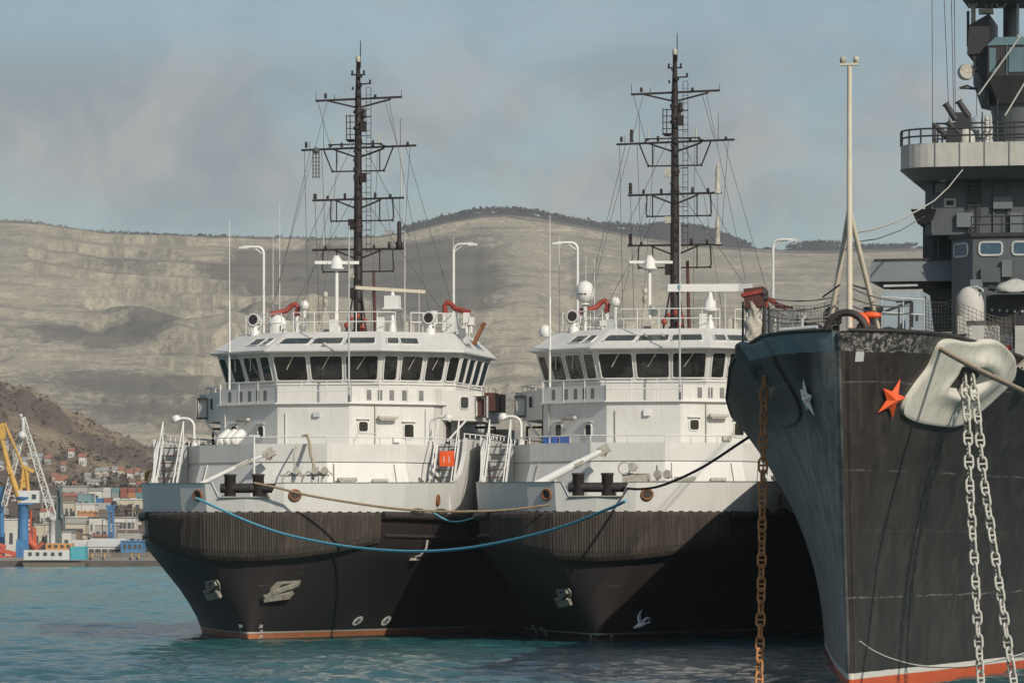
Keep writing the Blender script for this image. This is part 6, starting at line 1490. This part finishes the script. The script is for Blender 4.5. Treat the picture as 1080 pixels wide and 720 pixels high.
    for px, w_, h_ in ((306, .3, .5), (328, .45, .4), (352, .35, .6), (401, .3, .7), (432, .4, .5)):
        p = T1.at(px, 340, y=16.8); MB().box(p.x - w_ / 2, p.x + w_ / 2, 16.7, 17.0, 13.24, 13.25 + h_).build('roof_box', rng.choice(('white_trim', 'weathered_metal', 'pale_grey')), root)
    # pipes, cable runs and vents on the house fronts
    for P, u, v0, v1 in ((uR, .3, .0, 1), (uR, .9, .0, .9), (uL, .1, 0, 1), (uF, .12, 0, .8), (lowR, .08, 0, .95), (lowR, .85, 0, .95), (lowF, .9, 0, .9), (lowL, .15, 0, .95)):
        MB().tube(P.p(u, v0, .05), P.p(u, v1, .05), .028, n=6).build('wall_pipe', rng.choice(('white_trim', 'weathered_metal')), root)
    for P, u, v_ in ((uF, .55, .75), (uR, .55, .15), (lowR, .4, .25), (lowF, .35, .45), (lowL, .62, .3)):
        MB().obox(P.p(u, v_, .07), (P.p(1, .5) - P.p(0, .5)).normalized() * rng.uniform(.12, .22), P.n * .07, V(0, 0, rng.uniform(.08, .16))).build('wall_box', rng.choice(('white_trim', 'weathered_metal', 'pale_grey')), root)
    # -------- foredeck
    if v == 1:
        m = MB().tube((-.02, 1.6, 5.2), (-.02, 1.6, 8.35), .055, .045, 8); m.beam((-.22, 1.6, 8.33), (.22, 1.6, 8.33), .07, .07); m.build('jackstaff', 'white_trim', root)
        jib = (at(208, 512, y=6.0), at(262, 486, y=6.6), at(284, 478, y=6.8), .1)
    else: jib = (at(556, 516, y=5.5), at(612, 487, y=6.2), at(637, 474, y=6.5), .19)
    m = MB(); a, b_, c, r = jib
    m.tube(a - (b_ - a) * .2, b_, r, r * .9, 10); m.tube(b_ - (b_ - a) * .1, c, r * .75, r * .7, 10)
    j = m.build('deck_crane_jib', 'white_trim', root)
    m = MB(); m.obox(c, V(.2, 0, .12), V(0, .16, 0), V(-.08, 0, .16)); MB().obox(a.lerp(b_, .9) + V(0, -.12, -.05), V(.4, 0, .18), V(0, .06, 0), V(-.03, 0, .07)).build('jib_clamp', 'weathered_metal', j); m.build('jib_head', 'weathered_metal', j)
    MB().path([c, c + V(.12, 0, -.15), c + V(.02, 0, -.3)], .03, 5).build('jib_hook', 'rusty_steel', j)
    m = MB()   # windlass
    px = 325 if v == 1 else 672; p = at(px, 505, y=5.0)
    if v == 1:
        for k in range(5): m.path([V(p.x - 1.1 + k * .42, 5, 5.2), V(p.x - 1.1 + k * .42, 5, 6.6 + .25 * (k % 2)), V(p.x - .85 + k * .42, 5, 6.95), V(p.x - .6 + k * .42, 5, 6.75)], .04, 6)
        m.path([V(p.x - 1.2 + .1 * i, 5, 6.75 + .02 * (i % 3)) for i in range(22)], .05, 6)
        for dx in (-.45, .35, .75): m.lathe((p.x + dx, 4.8, 6.95), [(.15, -.1), (.17, 0), (.1, .12)], 10, (0, 1, 0))
        m.build('hose_rack', 'weathered_metal', root); m = MB()
        m.path([at(319, 460, y=7.9), at(324, 459, y=7.7), at(326, 465, y=7.3), at(328, 480, y=6.5), at(331, 490, y=5.5), at(330, 505, y=5.2)], .07, 6)
        m.build('hose', 'rope_fibre', root); m = MB(); m.path([at(313, 468, y=7.4), at(310, 480, y=6.5), at(312, 500, y=5.2)], .04, 6)
    else:
        m.box(p.x - .55, p.x + .45, 4.6, 5.4, 5.2, 6.75); m.box(p.x + .6, p.x + 1.9, 4.7, 5.3, 5.2, 6.5); m.lathe((p.x + 1.2, 5.0, 6.3), [(.36, -.4), (.36, -.36), (.2, -.34), (.2, .34), (.36, .36), (.36, .4)], 16, (1, 0, 0))
        m.path([V(p.x - .45 + .25 * math.cos(t), 4.55, 7.0 + .25 * math.sin(t)) for t in [i * .3927 for i in range(17)]], .03, 6, False); m.lathe((p.x - .1, 4.5, 7.05), [(.18, -.1), (.2, 0), (.1, .1)], 12, (0, 1, 0))
        for dx in (.9, 1.3): m.lathe((p.x + dx, 4.8, 6.75), [(.17, -.1), (.2, 0), (.1, .12)], 12, (.3, 1, 0))
        m.path([V(p.x - .6, 4.6, 6.78), V(p.x + .6, 4.6, 6.78), V(p.x + .6, 4.6, 5.3)], .04, 6)
        MB().box(p.x - 2.4, p.x - 1.9, 3.4, 4.1, 5.2, 6.2).build('deck_locker', 'pale_grey', root)
    wl_ = m.build('windlass' if v == 2 else 'hose', 'weathered_metal', root)
    if v == 2: MB().lathe((p.x - .05, 4.58, 6.12), [(.24, -.05), (.24, .02)], 16, (0, 1, 0)).build('drum_opening', 'black_steel', wl_)
    # stairs either side of the lower house
    for sgn in (1, -1):
        st = MB()
        for i in range(9): st.box(sgn * 6.1 - .42, sgn * 6.1 + .42, 9.3 + i * .2, 9.55 + i * .2, 5.4 + i * .33, 5.44 + i * .33)
        s_ = st.build('stairs', 'maroon_paint', root)
        hr_ = MB()
        for dx in (-.46, .46): hr_.beam((sgn * 6.1 + dx, 9.2, 5.3), (sgn * 6.1 + dx, 11.1, 8.35), .06, .16); hr_.tube((sgn * 6.1 + dx, 9.05, 6.1), (sgn * 6.1 + dx, 11.0, 9.2), .03, n=6); hr_.tube((sgn * 6.1 + dx, 9.1, 5.3), (sgn * 6.1 + dx, 9.05, 6.1), .03, n=6); hr_.tube((sgn * 6.1 + dx, 10.9, 8.2), (sgn * 6.1 + dx, 11.0, 9.2), .03, n=6)
        hr_.build('handrail', 'white_trim', s_)
        MB().box(sgn * 6.1 - .5, sgn * 6.1 + .5, 11.5, 11.6, 5.2, 8.2).build('stair_screen', 'pale_grey', root)
    if v == 1:
        p = at(471, 484, y=9.0); m = MB(); m.box(p.x - .3, p.x + .32, 8.95, 9.1, p.z - .3, p.z + .35); m.build('fire_box', 'orange_canvas', root)
        q = MB()
        for dx in (-.12, .1): q.box(p.x + dx, p.x + dx + .03, 8.93, 8.948, p.z - .15, p.z + .12)
        q.build('fire_box_mark', 'white_trim', root)
        m = MB(); c = at(165, 501, y=14)
        for k in range(5): m.tube(c + V(-.5 + k * .25, 0, -.25), c + V(-.4 + k * .22, .2, .28 - abs(k - 2) * .06), .05, n=5)
        m.path([c + V(-.5, 0, -.25), c + V(-.5, 0, .1), c + V(0, 0, .3), c + V(.55, 0, .2), c + V(.5, 0, -.25)], .06, 6); m.build('yellow_frame', 'yellow_paint', root)
    # life raft canisters and rails on the lower house roof
    for px, y0 in ((240, 466), (247, 466), (254, 466)) if v == 1 else ():
        p = at(px, y0, y=11.0); MB().lathe((p.x - .15, 11.0, 8.5), [(.0, -.4), (.2, -.38), (.24, -.2), (.24, .2), (.2, .38), (0, .4)], 12, (.45, .5, .55)).build('life_raft', 'white_trim', root)
    if v == 1: MB().path([at(374 + i * 3, 466 - 9 * (1 if 0 < i < 9 else 0), y=10.4) for i in range(10)], .03, 5).build('deck_frame', 'white_trim', root)
    else:
        m = MB()
        for px in (578, 585, 596): p = at(px, 470, y=11.4); m.box(p.x - .2, p.x + .16, 11.3, 11.6, 8.15, 8.5)
        m.build('tarpaulin_bundle', 'blue_tarp', root)
    # -------- marks on the hull
    def decal(name, px, py, side, shape, m_, t=.012, off=.015):
        s, z = tug_hit(T, px, py, side)
        c = tug_surf(side, s, z, off); e = .15
        a = (tug_surf(side, s + e, z) - tug_surf(side, max(s - e, 0), z)).normalized() * (1 if side > 0 else -1); u = (tug_surf(side, s, z + e) - tug_surf(side, s, z - e)).normalized()
        nrm = a.cross(u); nrm = nrm if nrm.x * side > 0 else -nrm
        return MB().plate([c + a * x + u * y for x, y in shape], nrm, t).build(name, m_, root), c, a, u, nrm
    ell = lambda r1, r2: [(r1 * math.cos(t), r2 * math.sin(t)) for t in [2 * math.pi * i / 20 for i in range(20)]]
    for px, py, sd in ((377, 654, 1), (407, 654, 1)) if v == 1 else ((564, 663, -1), (574, 665, -1), (738, 666, 1)):
        o, c, a, u, n = decal('thruster_mark', px, py, sd, ell(.30 if sd > 0 else .3, .24), 'white_trim' if px < 700 else 'slot_dark')
        m = MB()
        for k in range(4):
            t = math.pi / 2 * k + .5; d = a * math.cos(t) + u * math.sin(t); q = a * -math.sin(t) + u * math.cos(t)
            m.plate([c + d * .02 - q * .02, c + d * .15 - q * .055, c + d * .17 + q * .055, c + d * .02 + q * .02], n, .02)
        m.build('thruster_symbol', 'black_steel', o)
    for k, num in enumerate(('28', '26', '24')):
        for px, sd in ((275 if v == 1 else 644.5, 1), (254.5 if v == 1 else 623.5, -1)):
            s, z = tug_hit(T, px, (660, 665.5, 671)[k] + (0 if v == 1 else 10.5), sd); e = .1
            a = (tug_surf(sd, s + e, z) - tug_surf(sd, max(s - e, 0), z)).normalized() * sd; u = (tug_surf(sd, s, z + e) - tug_surf(sd, s, z - e)).normalized()
            text_mesh(num, .21, 'white_trim', root, tug_surf(sd, s, z, .01), a, u, 'draft_mark', .01)
    # anchors housed in pockets
    for px, py, sd, sc in ((297, 621, 1, 1.0), (227, 620, -1, 1.0)) if v == 1 else ((597, 628, -1, .9),):
        s, z = tug_hit(T, px, py, sd); c = tug_surf(sd, s, z, .03); e = .2
        a = (tug_surf(sd, s + e, z) - tug_surf(sd, s - e, z)).normalized() * sd; u = (tug_surf(sd, s, z + e) - tug_surf(sd, s, z - e)).normalized(); n = a.cross(u); n = n if n.x * sd > 0 else -n
        w, h = .72 * sc, .42 * sc
        pocket = MB().plate([c + a * x * w + u * y * h for x, y in ((-.8, .1), (-.55, .85), (.95, 1), (1, .6), (.7, -.1), (-.75, -.2))], n, .05).build('anchor_pocket', 'anchor_metal', root)
        MB().plate([c + a * x * w + u * y * h for x, y in ((-.3, .2), (-.2, .65), (.65, .75), (.6, .25))], n, .056).build('pocket_recess', 'black_steel', pocket)
        m = MB(); m.beam(c + a * w * .8 + u * h * .7 + n * .1, c - a * w * .6 - u * h * .2 + n * .14, .16, .12, n)
        m.beam(c - a * w * 1.05 - u * h * .85 + n * .12, c + a * w * .6 - u * h * .5 + n * .12, .26, .16, n)
        for k in (-.9, .4): m.beam(c + a * w * k - u * h * .75 + n * .14, c + a * w * (k + .22) - u * h * .05 + n * .2, .16, .1, n)
        m.build('anchor', 'anchor_metal', root)
    # overboard pipe and its stain
    if v == 1:
        s, z = tug_hit(T, 436, 589, 1); c = tug_surf(1, s, z, .02); m = MB(); m.path([c + V(.05, 0, .1), c + V(.3, -.1, .15), c + V(.55, -.1, .45), c + V(.6, -.1, .8)], .05, 6); m.obox(c, (.05, .25, 0), (.12, 0, 0), (0, 0, .05)); m.build('discharge_pipe', 'weathered_metal', root)
    return root
tug_left = make_tug(T1, 1, 'white and black tugboat, left of the two, with orange fire box and thin radar bars')
tug_right = make_tug(T2, 2, 'white and black tugboat beside the warship, with thick white jib on its foredeck')

# ------------------------------------------------------------------ chains
def link_mesh(mname):
    m = MB(); d, Lh, Wh = .036, .235, .15; pts = []
    r = Wh - d
    for i in range(9): t = math.pi * i / 8; pts.append(V(r * math.cos(t), 0, Lh - d - r + r * math.sin(t)))
    for i in range(9): t = math.pi + math.pi * i / 8; pts.append(V(r * math.cos(t), 0, -(Lh - d - r) + r * math.sin(t)))
    rings = [m.ring(p, (pts[(i + 1) % 18] - pts[i - 1]), d, 7) for i, p in enumerate(pts)]
    # consistent ring orientation in the plane of the link
    rings = []
    for i, p in enumerate(pts):
        t = (pts[(i + 1) % 18] - pts[i - 1]).normalized(); y = V(0, 1, 0); x = t.cross(y)
        rings.append([p + d * (math.cos(2 * math.pi * k / 7) * x + math.sin(2 * math.pi * k / 7) * y) for k in range(7)])
    m.loftr(rings, False, True, True); m.tube((-r, 0, 0), (r, 0, 0), d * .8, n=7)
    me = bpy.data.meshes.new('link'); me.from_pydata(m.v, [], m.f); me.polygons.foreach_set('use_smooth', m.sm); me.materials.append(M[mname]); return me
def chain(pts, me, label, group=None):
    P = [Vector(p) for p in pts]; root = thing('anchor_chain', label, 'chain', P[-1], 0, group)
    seg = [0]
    for a, b in zip(P, P[1:]): seg.append(seg[-1] + (b - a).length)
    pitch = .326; n = int(seg[-1] / pitch); k = 0
    for i in range(n + 1):
        t = min(i * pitch, seg[-1] - 1e-4)
        while seg[k + 1] < t: k += 1
        p = P[k].lerp(P[k + 1], (t - seg[k]) / (seg[k + 1] - seg[k])); d = (P[k + 1] - P[k]).normalized()
        o = bpy.data.objects.new('link', me); COL.objects.link(o); o.parent = root
        q = V(0, 0, -1).rotation_difference(d); tw = Quaternion((0, 0, 1), (.25 if i % 2 else math.pi / 2 + .25) + .35 * math.sin(i * .7) + i * .03)
        o.rotation_mode = 'QUATERNION'; o.rotation_quaternion = q @ tw; o.location = p - P[-1]
    return root
lg, lr = link_mesh('chain_grey'), link_mesh('chain_rust')
ww_ = lambda px, py, s: WS.world(wat(px, py, y=s))
hs = HOLE[0] + war_stem(HOLE[1])
def drop(pxs, s0, s1): return [ww_(px, py, lerp(s0, s1, i / (len(pxs) - 1))) for i, (px, py) in enumerate(pxs)]
chain(drop(((1017, 400), (1020, 440), (1023, 520), (1028, 600), (1031, 660), (1036, 745)), hs - .15, hs - 1.2), lg, 'grey anchor chain hanging straighter and nearer the stem under the white anchor bed', 'grey anchor chains')
chain(drop(((1026, 402), (1031, 440), (1038, 510), (1050, 590), (1060, 660), (1074, 750)), hs - .1, hs - .8), lg, 'grey anchor chain slanting away to the right under the white anchor bed', 'grey anchor chains')
chain(drop(((806, 404), (805, 460), (804, 540), (803, 620), (801, 700), (800, 745)), hs - .2, hs - 1.5), lr, 'rust-brown anchor chain hanging from the shaded side of the warship bow')

# ------------------------------------------------------------------ mooring ropes
def smooth_pts(P, n=8):
    out = []
    for i in range(len(P) - 1):
        p0, p1, p2, p3 = P[max(i - 1, 0)], P[i], P[i + 1], P[min(i + 2, len(P) - 1)]
        for k in range(n):
            t = k / n; out.append(.5 * ((2 * p1) + (p2 - p0) * t + (2 * p0 - 5 * p1 + 4 * p2 - p3) * t * t + (3 * p1 - p0 - 3 * p2 + p3) * t ** 3))
    out.append(P[-1]); return out
def rope(pxs, r, m_, label, name='mooring_rope', n=7):
    P = smooth_pts([wpt(*p) for p in pxs]); o = MB().path(P, r, n).build(name, m_, loc=P[0]); return tag(o, label, 'rope')
def dep(pts, Y0, Y1): return [(x, y, lerp(Y0, Y1, (x - pts[0][0]) / (pts[-1][0] - pts[0][0]))) for x, y in pts]
bl = dep(((207, 525), (235, 538), (270, 553), (310, 565.5), (370, 576.5), (430, 581), (480, 579), (530, 571), (590, 556), (640, 537), (660, 528), (720, 498), (785, 467), (830, 440)), 175.0, 132)
b1 = rope(bl[:11], .052, 'blue_rope', 'long blue mooring rope sagging from left tug bow towards the warship')
P = smooth_pts([wpt(*p) for p in bl[10:]]); o = MB().path(P, .055, 7).build('shaded_rope_end', 'dark_rope', loc=P[0] - wpt(*bl[0])); o.parent = b1; o['label'] = 'far end of the blue rope, coloured dark as if in shadow'  # dark colour paints the warship's shadow onto this stretch of blue rope
rope(dep(((655, 514), (675, 515.5), (700, 511), (740, 493), (788, 462), (830, 437)), 173.5, 133), .05, 'dark_rope', 'black mooring rope rising from the right tug bitts to the warship side')
rope(dep(((268, 509), (292, 514), (330, 523), (400, 534), (450, 538.5), (500, 539), (540, 537), (580, 532)), 174.3, 172.3), .05, 'brown_rope', 'taut brown rope tied between the bows of the two tugs')
rope(((452, 536, 181.0), (463, 544, 180.5), (475, 549.5, 180), (488, 549, 179.6), (500, 545.5, 179.3)), .035, 'blue_rope', 'short blue rope hanging in the gap between the two tug hulls')
rope(((956, 351.5, 116.4), (962, 352, 116.2), (985, 364, 115.2), (1015, 381, 114), (1045, 396.5, 112.7), (1080, 413, 111), (1150, 449, 108), (1300, 520, 100)), .073, 'rope_fibre', 'thick tan hawser running down to the right from the warship foredeck')
rope([(px, py, WS.world(war_surf(1, *war_hit(px, py, 1), .12)).y) for px, py in ((907, 676), (920, 685), (940, 694), (965, 700.5), (990, 702.5), (1020, 702), (1050, 696), (1085, 687), (1110, 678))], .022, 'canvas_grey', 'thin pale line drooping along the warship side just above the boot stripe')

# ------------------------------------------------------------------ gulls
mat('gull_white', (0.72, 0.71, 0.69), .8, .2, .05, 6); mat('gull_grey', (0.4, 0.41, 0.42), .8, .2, .1, 6); mat('beak', (0.5, 0.3, 0.08), .6, .3, .1, 5)
def wing(root_, tip, chord, bend, n=8):
    """tapered thin wing, swept back, as a closed sheet"""
    r0, t0 = Vector(root_), Vector(tip); rows = []
    for i in range(n + 1):
        u = i / n; c = r0.lerp(t0, u) + Vector(bend) * math.sin(math.pi * u) ; w = chord * (1 - u ** 2.2 * .9)
        rows.append((c, w, .02 * (1 - .8 * u)))
    return rows
def gull(loc, flying, label):
    root = thing('seagull', label, 'seagull', loc); m = MB()
    prof = [(0.0, -.27), (.03, -.24), (.055, -.14), (.085, -.02), (.09, .06), (.07, .14), (.045, .18), (.052, .21), (.05, .25), (.03, .285), (0.0, .30)]
    ax = V(-.82, -.45, -.28) if flying else V(1, .2, .25); ax.normalize(); m.lathe((0, 0, 0), prof, 14, ax)
    if flying:
        for tip, bend in ((V(.06, -.1, .58), V(-.10, 0, .02)), (V(.34, .42, .10), V(.1, .05, .22))):
            g = []
            fw = V(-.8, -.4, -.05).normalized()
            for c, w, th in wing(V(0, 0, .04), tip, .13, bend):
                nrm = fw.cross(tip.normalized()).normalized()
                g.append([c + fw * w * .55, c + fw * w * .2 + nrm * th, c - fw * w, c + fw * w * .2 - nrm * th])
            m.sheet(g, True, True)
        t = ax * -.25; g = [[t + V(0, 0, .01), t + V(.03, -.03, 0)], [t - ax * .14 + V(.0, .08, .02), t - ax * .14 + V(.05, -.09, 0)]]; m.sheet(g)
    else:
        for sd in (1, -1): m.lathe(V(-.06, .06 * sd, .02), [(0, -.2), (.03, -.1), (.05, .05), (.02, .16), (0, .18)], 8, ax)
    m.build('body', 'gull_white', root)
    MB().lathe(ax * .285, [(.014, 0), (.012, .05), (0, .075)], 8, ax).build('beak', 'beak', root)
    return root
gull(wpt(675.5, 659, 158), True, 'white gull flying with one wing raised before the right tug hull')
gull(wpt(531, 697, 143.2) , False, 'small gull resting on the water below the tug bows')
